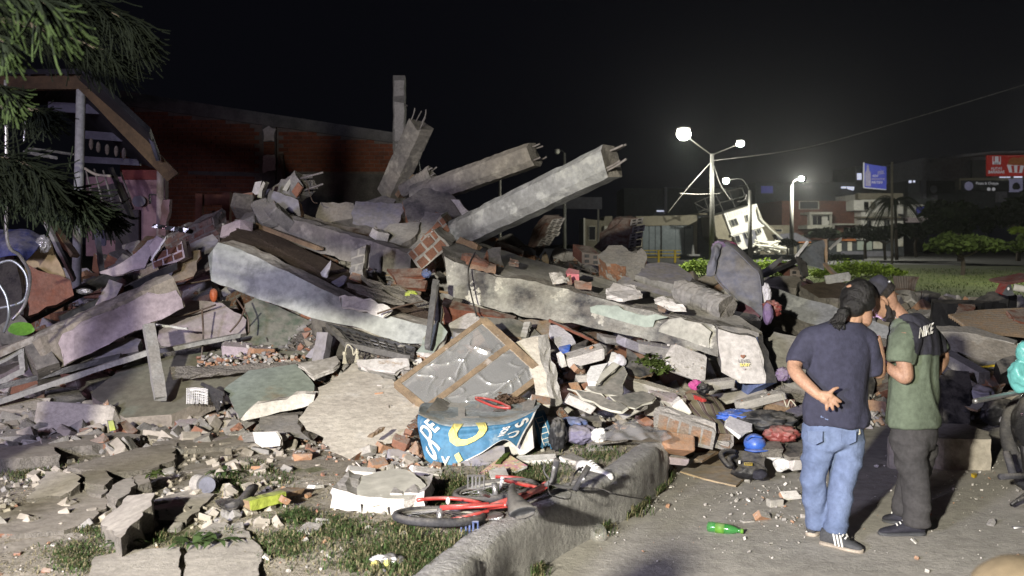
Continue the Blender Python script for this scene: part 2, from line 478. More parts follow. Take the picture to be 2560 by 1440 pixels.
def beam(name, A, B, w, h, mat, emat=None, n=8, amp=.004, endamp=.02, c=0, up=None, parent=None, **k):
 A = P(*A) if not isinstance(A, Vector) else A
 B = P(*B) if not isinstance(B, Vector) else B
 g = beam_geo(A, B, boxprof(w, h, c), n, amp, endamp, up or Vector((0, 0, 1)))
 return mk(name, g[0], g[1], [mat, emat or mat], parent, k.get('label'), k.get('cat'), k.get('group'), fm=g[2])

def tube_geo(pts, r, n=6, r2=None, closed=False):
 pts = [Vector(p) for p in pts]
 m = len(pts)
 vs, fs = [], []
 prev = None
 for i, p in enumerate(pts):
  if closed: d = (pts[(i + 1) % m] - pts[i - 1])
  else: d = pts[min(i + 1, m - 1)] - pts[max(i - 1, 0)]
  d = d.normalized() if d.length > 1e-9 else Vector((0, 0, 1))
  if prev is None:
   a = d.cross(Vector((0, 0, 1)))
   if a.length < .05: a = d.cross(Vector((0, 1, 0)))
  else:
   a = prev - d * prev.dot(d)
   if a.length < 1e-4: a = d.cross(Vector((0, 1, 0)))
  a.normalize(); prev = a
  b = d.cross(a)
  rr = r if r2 is None else r + (r2 - r) * i / max(1, m - 1)
  if isinstance(r, (list, tuple)): rr = r[i]
  for q in range(n):
   th = 2 * pi * q / n
   vs.append(p + a * cos(th) * rr + b * sin(th) * rr)
 for i in range(m if closed else m - 1):
  for q in range(n):
   i2 = (i + 1) % m
   fs.append([i * n + q, i * n + (q + 1) % n, i2 * n + (q + 1) % n, i2 * n + q])
 if not closed:
  fs.append(list(range(n))[::-1]); fs.append([(m - 1) * n + q for q in range(n)])
 return vs, fs

def tube(name, pts, r, mat, parent=None, n=6, r2=None, closed=False, smooth=True, **k):
 pts = [P(*p) if not isinstance(p, Vector) else p for p in pts]
 vs, fs = tube_geo(pts, r, n, r2, closed)
 return mk(name, vs, fs, mat, parent, k.get('label'), k.get('cat'), k.get('group'), smooth=smooth)

def cr(p0, p1, p2, p3, t):
 return .5 * ((2 * p1) + (-p0 + p2) * t + (2 * p0 - 5 * p1 + 4 * p2 - p3) * t * t + (-p0 + 3 * p1 - 3 * p2 + p3) * t ** 3)

def spline(pts, n):
 pts = [Vector(p) for p in pts]
 out = []
 m = len(pts) - 1
 for i in range(n + 1):
  t = i / n * m
  k = min(int(t), m - 1); f = t - k
  out.append(cr(pts[max(k - 1, 0)], pts[k], pts[k + 1], pts[min(k + 2, m)], f))
 return out

def cable(name, pts, r, mat, parent=None, seg=24, n=6, r2=None, **k):
 pts = [P(*p) if not isinstance(p, Vector) else p for p in pts]
 return tube(name, spline(pts, seg), r, mat, parent, n, r2, **k)

def surf(rows, u, v):
 m = len(rows) - 1
 t = min(max(v, 0), 1) * m
 k = min(int(t), m - 1); f = t - k
 def row(r):
  q = len(r) - 1
  s = min(max(u, 0), 1) * q
  j = min(int(s), q - 1); g = s - j
  return cr(r[max(j - 1, 0)], r[j], r[j + 1], r[min(j + 2, q)], g)
 return cr(row(rows[max(k - 1, 0)]), row(rows[k]), row(rows[k + 1]), row(rows[min(k + 2, m)]), f)

def cloth(name, rows, mat, nu=30, nv=20, amp=.01, ns=8, parent=None, jag=0, split=None, thick=0.0, **k):
 rows = [[P(*p) if not isinstance(p, Vector) else p for p in r] for r in rows]
 vs, fs, ms = [], [], []
 uvs = []
 for j in range(nv + 1):
  for i in range(nu + 1):
   p = surf(rows, i / nu, j / nv)
   e = 1e-2
   nrm = (surf(rows, i / nu + e, j / nv) - surf(rows, i / nu - e, j / nv)).cross(surf(rows, i / nu, j / nv + e) - surf(rows, i / nu, j / nv - e))
   if nrm.length > 0: nrm.normalize()
   a = noise.noise(p * ns) + .5 * noise.noise(p * ns * 2.3)
   a = (1 - abs(a) * 2) if k.get('ridge') else a
   p = p + nrm * amp * a
   if jag and j == nv: p = p + Vector((0, 0, R(-jag, jag)))
   vs.append(p); uvs.append(i / nu)
 W = nu + 1
 for j in range(nv):
  for i in range(nu):
   fs.append([j * W + i, j * W + i + 1, (j + 1) * W + i + 1, (j + 1) * W + i])
   ms.append(1 if split is not None and (j + .5) / nv > split else 0)
 if thick:
  n0 = len(vs)
  c = Vector((0, 0, CH))
  vs += [v + (v - c).normalized() * thick for v in vs]
  fs += [[q + n0 for q in reversed(f)] for f in fs[:]]
  ms += ms[:]
  edge = [i for i in range(W)] + [j * W + nu for j in range(1, nv + 1)] + [nv * W + i for i in range(nu - 1, -1, -1)] + [j * W for j in range(nv - 1, 0, -1)]
  for a, b in zip(edge, edge[1:] + edge[:1]):
   fs.append([b, a, a + n0, b + n0]); ms.append(0)
  uvs += uvs
 mats = [mat] if isinstance(mat, str) else mat
 o = mk(name, vs, fs, mats, parent, k.get('label'), k.get('cat'), k.get('group'), fm=ms, smooth=True)
 at = o.data.attributes.new('gridu', 'FLOAT', 'POINT')
 at.data.foreach_set('value', uvs)
 return o

TXT = {}
def text_geo(s, bold=.0):
 key = (s, bold)
 if key in TXT: return TXT[key]
 c = bpy.data.curves.new('t', 'FONT')
 c.body = s; c.size = 1; c.align_x = 'CENTER'; c.align_y = 'CENTER'; c.offset = bold
 c.resolution_u = 3
 o = bpy.data.objects.new('t', c)
 COL.objects.link(o)
 dg = bpy.context.evaluated_depsgraph_get()
 me = bpy.data.meshes.new_from_object(o.evaluated_get(dg))
 vs = [v.co.copy() for v in me.vertices]
 fs = [list(p.vertices) for p in me.polygons]
 bpy.data.objects.remove(o); bpy.data.curves.remove(c); bpy.data.meshes.remove(me)
 x0, x1 = min(v.x for v in vs), max(v.x for v in vs)
 y0, y1 = min(v.y for v in vs), max(v.y for v in vs)
 vs = [Vector(((v.x - (x0 + x1) / 2) / (x1 - x0), (v.y - (y0 + y1) / 2) / (y1 - y0), 0)) for v in vs]
 TXT[key] = (vs, fs)
 return TXT[key]

def sign_text(s, px, py, wpx, hpx, D, mat, parent, rot=0, bold=.02):
 vs, fs = text_geo(s, bold)
 out = []
 for v in vs:
  x, y = v.x * wpx, -v.y * hpx
  out.append(P(px + x * cos(rot) - y * sin(rot), py + x * sin(rot) + y * cos(rot), D))
 return mk('lettering', out, fs, mat, parent)

def surf_text(s, rows, u, v, su, sv, rot, mat, parent, lift=.012, name='lettering', bold=.03):
 """lettering painted on the cloth defined by rows; su, sv size in picture units"""
 vs, fs = text_geo(s, bold)
 bm = bmesh.new()
 bv = [bm.verts.new(p) for p in vs]
 for f in fs:
  try: bm.faces.new([bv[i] for i in f])
  except ValueError: pass
 bmesh.ops.triangulate(bm, faces=bm.faces[:])
 bmesh.ops.subdivide_edges(bm, edges=[e for e in bm.edges if e.calc_length() > .12], cuts=3, use_grid_fill=True)
 bmesh.ops.triangulate(bm, faces=bm.faces[:])
 bm.verts.index_update()
 out = []
 cam0 = Vector((0, 0, CH))
 for b in bm.verts:
  x, y = b.co.x * su, -b.co.y * sv
  uu = u + (x * cos(rot) - y * sin(rot)) / 290
  vv = v + (x * sin(rot) + y * cos(rot)) / 200
  p = surf(rows, uu, vv)
  out.append(p + (cam0 - p).normalized() * lift)
 fs = [[q.index for q in f.verts] for f in bm.faces]
 bm.free()
 return mk(name, out, fs, mat, parent)

# ---------------------------------------------------------------- rock library
def rock_geo(kind, seed):
 rs = random.Random(seed)
 bm = bmesh.new()
 if kind == 'chunk':
  dims = Vector((1, rs.uniform(.6, .9), rs.uniform(.35, .7)))
 elif kind == 'flat':
  dims = Vector((1, rs.uniform(.6, .95), rs.uniform(.12, .25)))
 elif kind == 'brick':
  dims = Vector((rs.uniform(.7, 1), rs.uniform(.5, .6), rs.uniform(.4, .5)))
 else:
  dims = Vector((1, .9, .8))
 j = .28 if kind != 'brick' else .1
 for x in (-.5, .5):
  for y in (-.5, .5):
   for z in (-.5, .5):
    bm.verts.new((x * (1 - rs.uniform(0, j)), y * (1 - rs.uniform(0, j)), z * (1 - rs.uniform(0, j * .6))))
 for _ in range(6 if kind != 'brick' else 2):
  v = Vector((rs.gauss(0, 1), rs.gauss(0, 1), rs.gauss(0, 1))).normalized() * rs.uniform(.5, .62)
  v.z = max(-.5, min(.5, v.z))
  bm.verts.new(v)
 r = bmesh.ops.convex_hull(bm, input=bm.verts[:])
 bmesh.ops.delete(bm, geom=[g for g in r['geom_interior'] if isinstance(g, bmesh.types.BMVert)], context='VERTS')
 bmesh.ops.dissolve_limit(bm, angle_limit=.12, verts=bm.verts[:], edges=bm.edges[:])
 bmesh.ops.bevel(bm, geom=bm.edges[:], offset=.035, segments=1, affect='EDGES')
 bmesh.ops.triangulate(bm, faces=bm.faces[:])
 for v in bm.verts:
  v.co += Vector((rs.uniform(-1, 1), rs.uniform(-1, 1), rs.uniform(-1, 1))) * .012
  v.co = Vector((v.co.x * dims.x, v.co.y * dims.y, v.co.z * dims.z))
 bm.verts.index_update()
 bm.normal_update()
 vs = [v.co.copy() for v in bm.verts]
 fs = [[v.index for v in f.verts] for f in bm.faces]
 top = [1 if abs(f.normal.z) > .85 and f.calc_center_median().z > 0 else 0 for f in bm.faces]
 bm.free()
 return vs, fs, top

def tiny_geo(seed):
 rs = random.Random(seed)
 bm = bmesh.new()
 for _ in range(9): bm.verts.new((rs.uniform(-.5, .5), rs.uniform(-.4, .4), rs.uniform(-.25, .25)))
 r = bmesh.ops.convex_hull(bm, input=bm.verts[:])
 bmesh.ops.delete(bm, geom=[g for g in r['geom_interior'] if isinstance(g, bmesh.types.BMVert)], context='VERTS')
 bm.verts.index_update()
 o = ([v.co.copy() for v in bm.verts], [[v.index for v in f.verts] for f in bm.faces], [])
 bm.free()
 return o
ROCKS = {k: [rock_geo(k, s * 13 + len(k)) for s in range(n)] for k, n in (('chunk', 9), ('flat', 6), ('brick', 5))}
ROCKS['tiny'] = [tiny_geo(s) for s in range(9)]
RMESH = {}
def rock_mesh(kind, i, mat, tmat):
 key = (kind, i, mat, tmat)
 if key not in RMESH:
  vs, fs, top = ROCKS[kind][i]
  me = bpy.data.meshes.new(kind + '_fragment')
  me.from_pydata([tuple(v) for v in vs], [], fs)
  me.materials.append(MATS[mat]); me.materials.append(MATS[tmat])
  me.polygons.foreach_set('material_index', top)
  RMESH[key] = me
 return RMESH[key]

def rock(name, loc, size, rot, kind='chunk', i=0, mat='conc', tmat=None, label=None, cat='rubble', group=None, dims=None):
 me = rock_mesh(kind, i % len(ROCKS[kind]), mat, tmat or mat)
 o = bpy.data.objects.new(name, me)
 COL.objects.link(o)
 o.location = loc
 o.rotation_euler = rot
 o.scale = dims if dims else (size, size, size)
 return tag(o, label, cat, group)

def rock_px(px, py, D, wpx, label, kind='chunk', i=0, mat='conc', tmat=None, rot=(0, 0, 0), ar=None, name='rubble_chunk', cat='rubble', group=None):
 """one large fragment centred at a place seen at (px, py), D metres away, wpx wide"""
 s = wpx / F * D
 return rock(name, P(px, py, D), s, [radians(a) for a in rot], kind, i, mat, tmat, label, cat, group,
    dims=(s * ar[0], s * ar[1], s * ar[2]) if ar else None)

def crumple(name, c, size, mat, seed=0, freq=3.2, amp=.35, parent=None, sub=4, **k):
 bm = bmesh.new()
 bmesh.ops.create_icosphere(bm, subdivisions=sub, radius=1)
 off = Vector((seed * 3.1, seed * 1.7, seed * .9))
 vs = []
 for v in bm.verts:
  p = v.co
  n = 1 - 2 * abs(noise.noise(p * freq * .6 + off)) + .5 * (1 - 2 * abs(noise.noise(p * freq * 1.5 + off)))
  q = p * (1 + amp * (n - .6))
  vs.append(Vector((q.x * size[0], q.y * size[1], q.z * size[2])) + c)
 bm.verts.index_update()
 fs = [[v.index for v in f.verts] for f in bm.faces]
 bm.free()
 return mk(name, vs, fs, mat, parent, k.get('label'), k.get('cat'), k.get('group'), smooth=k.get('smooth', True))

def masonry(label, A, ex, ey, ez, nx, ny, brick='brick_orange', mort='mortar_lt', cat='masonry', name='brick_masonry_chunk', face=None, skip=.14):
 """a torn piece of brickwork: mortar core and bricks standing proud of both faces. ex,ey,ez full size vectors"""
 A = P(*A) if not isinstance(A, Vector) else A
 root = E(name, label, cat, A)
 c = [(-.5, -.5), (.5, -.5), (.5, .5), (-.5, .5)]
 front = [A + ex * a + ez * b - ey * .5 for a, b in c]
 g = slab_geo(front, ey, .02, .08)
 mk('mortar', g[0], g[1], [mort, mort], root, fm=g[2])
 for j in range(ny):
  for i in range(-1, nx + 1):
   sh = .5 if j % 2 else 0
   x0, x1 = (i + sh) / nx - .5 + .08 / nx, (i + 1 + sh) / nx - .5 - .08 / nx
   x0, x1 = max(x0, -.52 + R(0, .06)), min(x1, .52 - R(0, .06))
   if x1 - x0 < .25 / nx or R(0, 1) < skip: continue
   z0, z1 = j / ny - .5 + R(.09, .15) / ny, (j + 1) / ny - .5 - R(.09, .15) / ny
   e = R(.505, .56)
   vs = [A + ex * (x + R(-.02, .02)) + ey * y + ez * (z + R(-.025, .025)) for y in (-e, e) for x, z in ((x0, z0), (x1, z0), (x1, z1), (x0, z1))]
   mk('brick', vs, [[0, 1, 2, 3], [7, 6, 5, 4], [1, 0, 4, 5], [2, 1, 5, 6], [3, 2, 6, 7], [0, 3, 7, 4]], brick, root)
 return root

def rebars(parent, A, d, s, u, offs, L, r=.011, bend=.12, mat='rebar'):
 for a, b in offs:
  p = A + s * a + u * b
  l = L * R(.7, 1.2)
  tube('rebar', spline([p - d * .05, p + d * l * .5 + Vector((R(-1, 1), R(-1, 1), R(-1, 1))) * bend * l * .4, p + d * l + Vector((R(-1, 1), R(-1, 1), R(-1, 1))) * bend * l], 6), r, mat, parent, 5)
# ================================================================ the setting
def interp(x, xs, ys):
 if x <= xs[0]: return ys[0]
 for i in range(1, len(xs)):
  if x <= xs[i]:
   t = (x - xs[i - 1]) / (xs[i] - xs[i - 1])
   return ys[i - 1] + t * (ys[i] - ys[i - 1])
 return ys[-1]

def fbm(x, y, s, o=4):
 a, t, f = 1, 0, s
 for _ in range(o):
  t += a * noise.noise(Vector((x * f, y * f, 3.7))); a *= .5; f *= 2.1
 return t

ZV = .30
def curb_x(y):                                   # outer top edge of the kerb
 return interp(y, [2, 4.65, 5.39, 6.0, 6.76, 7.0, 7.75, 9, 14, 30], [-1.55, -.26, .0, .30, .77, .90, 1.22, 1.30, 1.1, 1.0])

def ground_z(x, y):
 if x < curb_x(y) - .05:
  return ZV + fbm(x, y, 1.3) * .025 + .015 * noise.noise(Vector((x * 6, y * 6, 0)))
 return 0.0

MX = [-900, 0, 300, 600, 800, 1000, 1150, 1300, 1500, 1700, 1900, 2100, 2300, 2560, 3400]
TOE = [10.2, 10.0, 9.6, 9.0, 8.3, 7.5, 7.6, 8.0, 8.8, 9.2, 10.0, 10.4, 10.6, 10.9, 12]
CRD = [13.5, 13, 13.3, 13.6, 13.8, 14, 14.2, 14.5, 15, 15.5, 16, 16.5, 17, 17.5, 18]
CRY = [790, 730, 665, 600, 590, 585, 600, 640, 668, 712, 740, 752, 765, 775, 790]
def mound_z(x, y):
 u = 1280 + x / max(y, .1) * F
 D = y
 t, c = interp(u, MX, TOE), interp(u, MX, CRD)
 zc = CH - (interp(u, MX, CRY) - H) / F * c
 g = ZV * min(1, max(0, (curb_x(y) + .6 - x) / .9)) if D > t else ground_z(x, y)
 if D <= t: return g - .3 * min(1, t - D)
 k = (D - t) / (c - t)
 if k <= 1: z = g + (zc - g) * k ** .85
 else: z = zc - (zc - .2) * min(1, (D - c) / 9) ** 1.2
 f = min(1, (D - t) * 1.5)
 return z + f * (fbm(x, y, .9) * .13 + .06 * noise.noise(Vector((x * 5, y * 5, 1))))

def grid_mesh(name, fn, nx, ny, mat, **k):
 vs = [fn(i / nx, j / ny) for j in range(ny + 1) for i in range(nx + 1)]
 W = nx + 1
 fs = [[j * W + i, j * W + i + 1, (j + 1) * W + i + 1, (j + 1) * W + i] for j in range(ny) for i in range(nx)]
 return mk(name, vs, fs, mat, kind=k.get('kind'), smooth=True, label=k.get('label'), cat=k.get('cat'))

grid_mesh('ground', lambda u, v: Vector((-260 + 520 * u, -40 + 460 * v, -.03)), 8, 8, 'ground', kind='structure')
grid_mesh('street', lambda u, v: Vector((-3 + 20 * u, -12 + 42 * v, .006 + .004 * noise.noise(Vector((u * 20, v * 40, 0))))), 60, 90, 'street', kind='structure')
grid_mesh('road', lambda u, v: Vector((-60 + 190 * u, 62 + 52 * v, -.012)), 4, 4, 'asphalt', kind='structure')

def verge(u, v):
 y = 1.2 + v ** 1.4 * 22
 xr = curb_x(y) - .12
 x = xr - (1 - u) ** 1.5 * 15
 return Vector((x, y, ground_z(x, y)))
grid_mesh('verge', verge, 150, 150, 'soil', kind='structure')
grid_mesh('bare_earth', lambda u, v: Vector((-40 + 38 * u, -14 + 40 * v, -.008)), 6, 6, 'soil', kind='structure')

# lawn behind the heap on the right
def lawn(u, v):
 x, y = 4 + 60 * u, 24 + 36 * v
 return Vector((x, y, .02 + .12 * fbm(x, y, .12, 2) + .35 * v))
grid_mesh('lawn', lawn, 30, 20, 'lawn', kind='structure')

# kerb: one cast wall end with a chipped top
def curb():
 ys = [2.4 + i * .06 for i in range(int((7.85 - 2.4) / .06) + 1)]
 prof_n = []
 vs, fs = [], []
 K = 12
 for i, y in enumerate(ys):
  xo = curb_x(y)
  wid = .215 + .03 * noise.noise(Vector((y * 1.5, 0, 5)))
  rnd = [(-wid - .02, -.02), (-wid, .30), (-wid + .015, .335), (-wid * .66, .345), (-wid * .33, .343), (-.035, .335), (-.008, .315),
   (.004, .25), (.008, .18), (.0, .10), (.004, .04), (.01, -.03)]
  chip = max(0, noise.noise(Vector((y * 3.1, 7, 1))) - .2) * .09
  for q, (a, z) in enumerate(rnd):
   p = Vector((xo + a, y, z))
   am = .005 if 1 < q < 11 else .002
   p += Vector((noise.noise(p * 9), noise.noise(p * 9 + Vector((5, 5, 5))), noise.noise(p * 11 + Vector((9, 1, 5))))) * am * 1.6
   p += Vector((noise.noise(p * 27), 0, noise.noise(p * 27 + Vector((5, 5, 5))))) * am * .8
   if q in (4, 5, 6, 7): p += Vector((-chip * 1.3, 0, -chip * (1 if q > 4 else .3)))
   vs.append(p)
 for i in range(len(ys) - 1):
  for q in range(K - 1):
   fs.append([i * K + q, (i + 1) * K + q, (i + 1) * K + q + 1, i * K + q + 1])
 n = len(ys)
 fs.append([q for q in range(K)])
 fs.append([(n - 1) * K + q for q in reversed(range(K))])
 return mk('kerb', vs, fs, 'curb', kind='structure', smooth=True)
curb()

def mound(u, v):
 px = -1000 + 4500 * u
 D = 6.9 + v * 19
 x = (px - 1280) / F * D
 return Vector((x, D, mound_z(x, D)))
o = grid_mesh('rubble_mound', mound, 300, 130, 'mound', kind='stuff', label='crushed fine rubble and dirt that makes up the body of the collapsed heap', cat='rubble')

# ================================================================ far street
def window(parent, pts, D, fr='cream', pane='window_dark', mull=1, name='window', bd=.08):
 """pts: four corners in px order TL TR BR BL; frame ring with pane and mullions"""
 c = [Vector((x, y)) for x, y in pts]
 cen = sum(c, Vector((0, 0))) / 4
 f = E('window', None, None, wloc(parent) * 0)
 bpy.data.objects.remove(f)
 inner = [cen + (p - cen) * (1 - bd) for p in c]
 vs, fs = [], []
 for i in range(4):
  j = (i + 1) % 4
  q = [c[i], c[j], inner[j], inner[i]]
  b = len(vs)
  vs += [P(a.x, a.y, D - .06) for a in q] + [P(a.x, a.y, D + .1) for a in q]
  fs += [[b, b + 1, b + 2, b + 3], [b + 4, b + 7, b + 6, b + 5]] + [[b + k, b + 4 + k, b + 4 + (k + 1) % 4, b + (k + 1) % 4] for k in range(4)]
 for m in range(mull):
  t = (m + 1) / (mull + 1)
  a, b_ = inner[0].lerp(inner[1], t), inner[3].lerp(inner[2], t)
  e = (inner[1] - inner[0]).normalized() * max(.2, (inner[1] - inner[0]).length * .02)
  q = [a - e, a + e, b_ + e, b_ - e]
  b = len(vs)
  vs += [P(z.x, z.y, D - .05) for z in q] + [P(z.x, z.y, D + .05) for z in q]
  fs += [[b, b + 1, b + 2, b + 3], [b + 4, b + 7, b + 6, b + 5]] + [[b + k, b + 4 + k, b + 4 + (k + 1) % 4, b + (k + 1) % 4] for k in range(4)]
 fo = mk(name, vs, fs, fr, parent)
 poly('pane', [(p.x, p.y) for p in inner], D - .02, .04, pane, fo)
 return fo

def rwin(parent, x0, y0, x1, y1, D, **k):
 return window(parent, [(x0, y0), (x1, y0), (x1, y1), (x0, y1)], D, **k)

def base(px, py, D):
 p = P(px, py, D); p.z = 0
 return p

# shop pavilion
b = E('shop_building', 'low cream pavilion shop with bluish glazed front left of the leaning house', 'building', base(1600, 640, 118))
poly('canopy_band', [(1590, 541), (1743, 537), (1743, 562), (1590, 565)], 118, 14, 'cream_dim', b)
rect('wall', 1590, 565, 1606, 642, 118.2, 14, 'cream_dim', b)
rect('pier', 1655, 562, 1688, 642, 118.1, 1, 'glass_blue', b)
rect('pier', 1734, 562, 1743, 642, 118.2, 12, 'cream_dim', b)
poly('rear_wall', [(1606, 560), (1743, 560), (1743, 642), (1606, 642)], 124, 2, 'bdark', b)
rwin(b, 1606, 563, 1655, 640, 118.4, mull=2, pane='glass_blue', fr='bdark', bd=.05)
rwin(b, 1688, 562, 1734, 640, 118.4, mull=1, pane='glass_blue', fr='bdark', bd=.05)
sign_text('Thalandia', 1702, 567, 52, 9, 117.9, 'bdark', b)
b2 = E('side_building', 'small cream annexe with a tall dark window left of the shop', 'building', base(1500, 640, 116))
poly('wall', [(1462, 547), (1510, 552), (1512, 541), (1531, 540), (1531, 640), (1462, 640)], 116, 8, 'cream_dim', b2)
rwin(b2, 1472, 565, 1489, 601, 115.95, mull=0)
poly('parapet', [(1459, 545), (1463, 545), (1463, 640), (1459, 640)], 115.9, 8, 'cream', b2)
poly('wall', [(1511, 565), (1531, 566), (1532, 640), (1511, 640)], 115.7, 4, 'cream', b2)
b = E('dark_block', 'tall dark unlit block between the shop and the street pole', 'building', base(1760, 640, 121))
rect('wall', 1744, 540, 1790, 642, 121, 10, 'bdark', b)
rect('coping', 1748, 533, 1768, 537, 120.8, 8, 'cream_dim', b)
b = E('hoarding', 'wide pale unlit billboard panel behind the tip of the long grey beam', 'billboard', base(1440, 640, 100))
poly('panel', [(1330, 489), (1459, 493), (1505, 493), (1505, 523), (1330, 520)], 100, .4, 'bgray', b)
rect('post', 1494, 523, 1498, 640, 100.1, .3, 'pole', b)

# leaning house
b = E('leaning_house', 'white two-storey house tipped over to the left with four dark windows', 'house', base(1860, 640, 112))
poly('side_wall', [(1785, 540), (1809, 534), (1832, 588), (1846, 627), (1840, 634), (1822, 630), (1790, 590)], 112.3, 8, 'cream_dim', b)
poly('upper_storey', [(1809, 534), (1891, 509), (1912, 562), (1829, 587)], 112, 7, 'house_white', b)
poly('lower_storey', [(1832, 588), (1904, 566), (1919, 600), (1912, 606), (1846, 628)], 112.15, 7, 'house_white', b)
poly('floor_band', [(1827, 585), (1912, 560), (1914, 565), (1829, 590)], 111.8, 7.2, 'house_white', b)
for i in range(14):
 t0, t1 = (i + .12) / 14, (i + .88) / 14
 a = Vector((1809, 534)).lerp(Vector((1891, 509)), t0); c = Vector((1809, 534)).lerp(Vector((1891, 509)), t1)
 dn = Vector((5.5, 14))
 poly('parapet_panel', [tuple(a), tuple(c), tuple(c + dn), tuple(a + dn)], 111.9, .3, 'house_white', b)
poly('gable_wall', [(1832, 590), (1853, 584), (1862, 622), (1846, 628)], 112.05, .4, 'plaster_white', b)
poly('door_recess', [(1856, 583), (1885, 573), (1896, 608), (1868, 617)], 112.05, .4, 'bgray', b)
window(b, [(1824, 550), (1841, 545), (1848, 562), (1831, 567)], 111.8, bd=.1)
window(b, [(1862, 538), (1876, 534), (1881, 551), (1867, 555)], 111.8, bd=.1)
window(b, [(1836, 590), (1848, 587), (1854, 605), (1842, 609)], 111.7, mull=0, bd=.1)
window(b, [(1863, 582), (1877, 577), (1883, 590), (1869, 595)], 111.7, bd=.14)
window(b, [(1890, 574), (1901, 570), (1905, 581), (1894, 586)], 111.7, bd=.14)
tube('broken_awning', [(1894, 522, 111.6), (1900, 545, 111.5), (1925, 572, 111.5), (1956, 598, 111.5)], .10, 'cream', b)
tube('broken_awning', [(1892, 518, 111.8), (1905, 549, 111.8), (1930, 570, 111.8), (1950, 590, 111.8)], .06, 'cream_dim', b)
rf = []
for a, c in (((1809, 530), (1789, 484)), ((1839, 521), (1822, 476)), ((1872, 512), (1855, 470)), ((1789, 484), (1855, 470)), ((1809, 530), (1872, 512)), ((1799, 507), (1864, 490)),
   ((1745, 531), (1736, 508)), ((1773, 529), (1762, 497)), ((1736, 508), (1790, 485)), ((1745, 531), (1800, 510)), ((1745, 531), (1736, 508)), ((1736, 508), (1773, 529))):
 rf.append(tube_geo([P(*a, 113), P(*c, 113)], .05, 5))
vs, fs, ms = merge(rf)
mk('roof_frame', vs, fs, 'lamp_pole', b)
for i, (x, y, s) in enumerate(((1895, 625, 18), (1920, 618, 22), (1948, 628, 18), (1975, 628, 16))):
 rock_px(x, y, 109, s, 'pale broken wall piece below the leaning house, number of several from its left corner: ' + ('first', 'second', 'third', 'fourth')[i], 'chunk', i, 'cream', rot=(R(0, 90), R(0, 90), R(0, 360)), group=None)
vs, fs, ms = merge([tube_geo([P(R(1880, 1985), R(600, 636), 108 + R(-1, 1)), P(R(1880, 1985), R(600, 636), 108 + R(-1, 1))], .10, 4) for _ in range(34)])
tag(mk('splintered_debris', vs, fs, 'cream', kind='stuff'), 'splintered pale debris strewn beside the leaning house', 'debris')

# low garage right of the leaning house
b = E('garage_building', 'low white wall with a slit window behind the leaning house', 'building', base(1950, 640, 120))
rect('wall', 1900, 563, 1985, 640, 120, 6, 'cream_dim', b)
rwin(b, 1933, 573, 1956, 579, 119.9, mull=0, bd=.1)
poly('roof', [(1940, 586), (1990, 582), (2030, 602), (1950, 604)], 118, 3, 'bgray', b)
b = E('shop_row', 'row of small shopfronts with an orange awning behind the flapping metal sheet', 'building', base(2000, 640, 117))
rect('wall', 1950, 603, 2260, 640, 117.5, 3, 'bdark', b)
rect('awning', 1990, 604, 2028, 607, 116.8, 2, 'sign_orange', b)
rect('awning', 2112, 598, 2140, 602, 116.8, 2, 'sign_orange', b)
for x in (1955, 1973, 1983, 2000, 2020):
 rect('shutter', x, 610, x + 9, 638, 117.3, .2, 'cream_dim', b)
rect('shutter', 2093, 608, 2104, 629, 117.3, .2, 'cream', b)
rect('shutter', 2120, 604, 2130, 627, 117.3, .2, 'cream', b)
rect('painted_panel', 2144, 603, 2180, 625, 117.2, .2, 'slab_mint', b)
rect('painted_panel', 2184, 604, 2206, 622, 117.2, .2, 'cream', b)
rect('painted_panel', 2240, 600, 2258, 616, 117.2, .2, 'cream', b)
rect('pavement_edge', 2104, 628, 2230, 641, 116.9, .4, 'bgray', b)

b = E('brick_house', 'dark brick house with a cream balcony and white window band', 'house', base(2020, 640, 128))
rect('wall', 1955, 502, 2150, 600, 129, 12, 'brick_dark', b)
rwin(b, 1997, 503, 2048, 523, 128.8, mull=0, bd=.12)
rect('balcony', 2018, 563, 2080, 572, 124.5, 4, 'cream', b)
rect('balcony_wall', 2024, 534, 2078, 566, 127.5, 1, 'house_white', b)
rect('awning', 2024, 530, 2081, 536, 125, 4, 'cream', b)
rect('column', 2024, 534, 2028, 566, 125, .5, 'cream', b)
rect('column', 2076, 534, 2080, 566, 125, .5, 'cream', b)
rwin(b, 2031, 539, 2055, 563, 127.3, mull=1)
rwin(b, 2069, 538, 2075, 552, 127.3, mull=0)
rect('ledge', 2080, 559, 2152, 562, 126, 3, 'cream', b)
rect('column', 2080, 560, 2087, 575, 126, .5, 'cream', b)

b = E('cream_apartment', 'cream three-storey apartment block behind the palm with a projecting white corner', 'building', base(2200, 640, 126))
rect('wall', 2153, 484, 2258, 600, 126.5, 10, 'house_white', b)
rect('bay', 2135, 501, 2160, 526, 124.5, 3, 'house_white', b)
rect('parapet', 2146, 483, 2258, 498, 125.5, 1.2, 'cream_dim', b)
rwin(b, 2158, 504, 2172, 525, 126.3, mull=1, bd=.12)
rwin(b, 2176, 504, 2188, 524, 126.3, mull=0, pane='cream_dim', bd=.12)
rwin(b, 2167, 550, 2178, 568, 126.3, mull=0)
rwin(b, 2210, 550, 2224, 568, 126.3, mull=1)
rect('balcony', 2190, 530, 2245, 543, 124, 2.5, 'cream', b)
rect('balcony', 2153, 541, 2253, 545, 124, 2.5, 'cream_dim', b)
b = E('white_apartment', 'white flat with a violet-lit window and balcony rail right of the palm', 'building', base(2300, 640, 128))
rect('wall', 2258, 511, 2336, 545, 128, 8, 'house_white', b)
rwin(b, 2290, 516, 2313, 541, 127.8, mull=1, pane='window_violet', fr='bdark', bd=.1)
rect('lower_wall', 2272, 544, 2320, 556, 126, 6, 'plaster_pink', b)
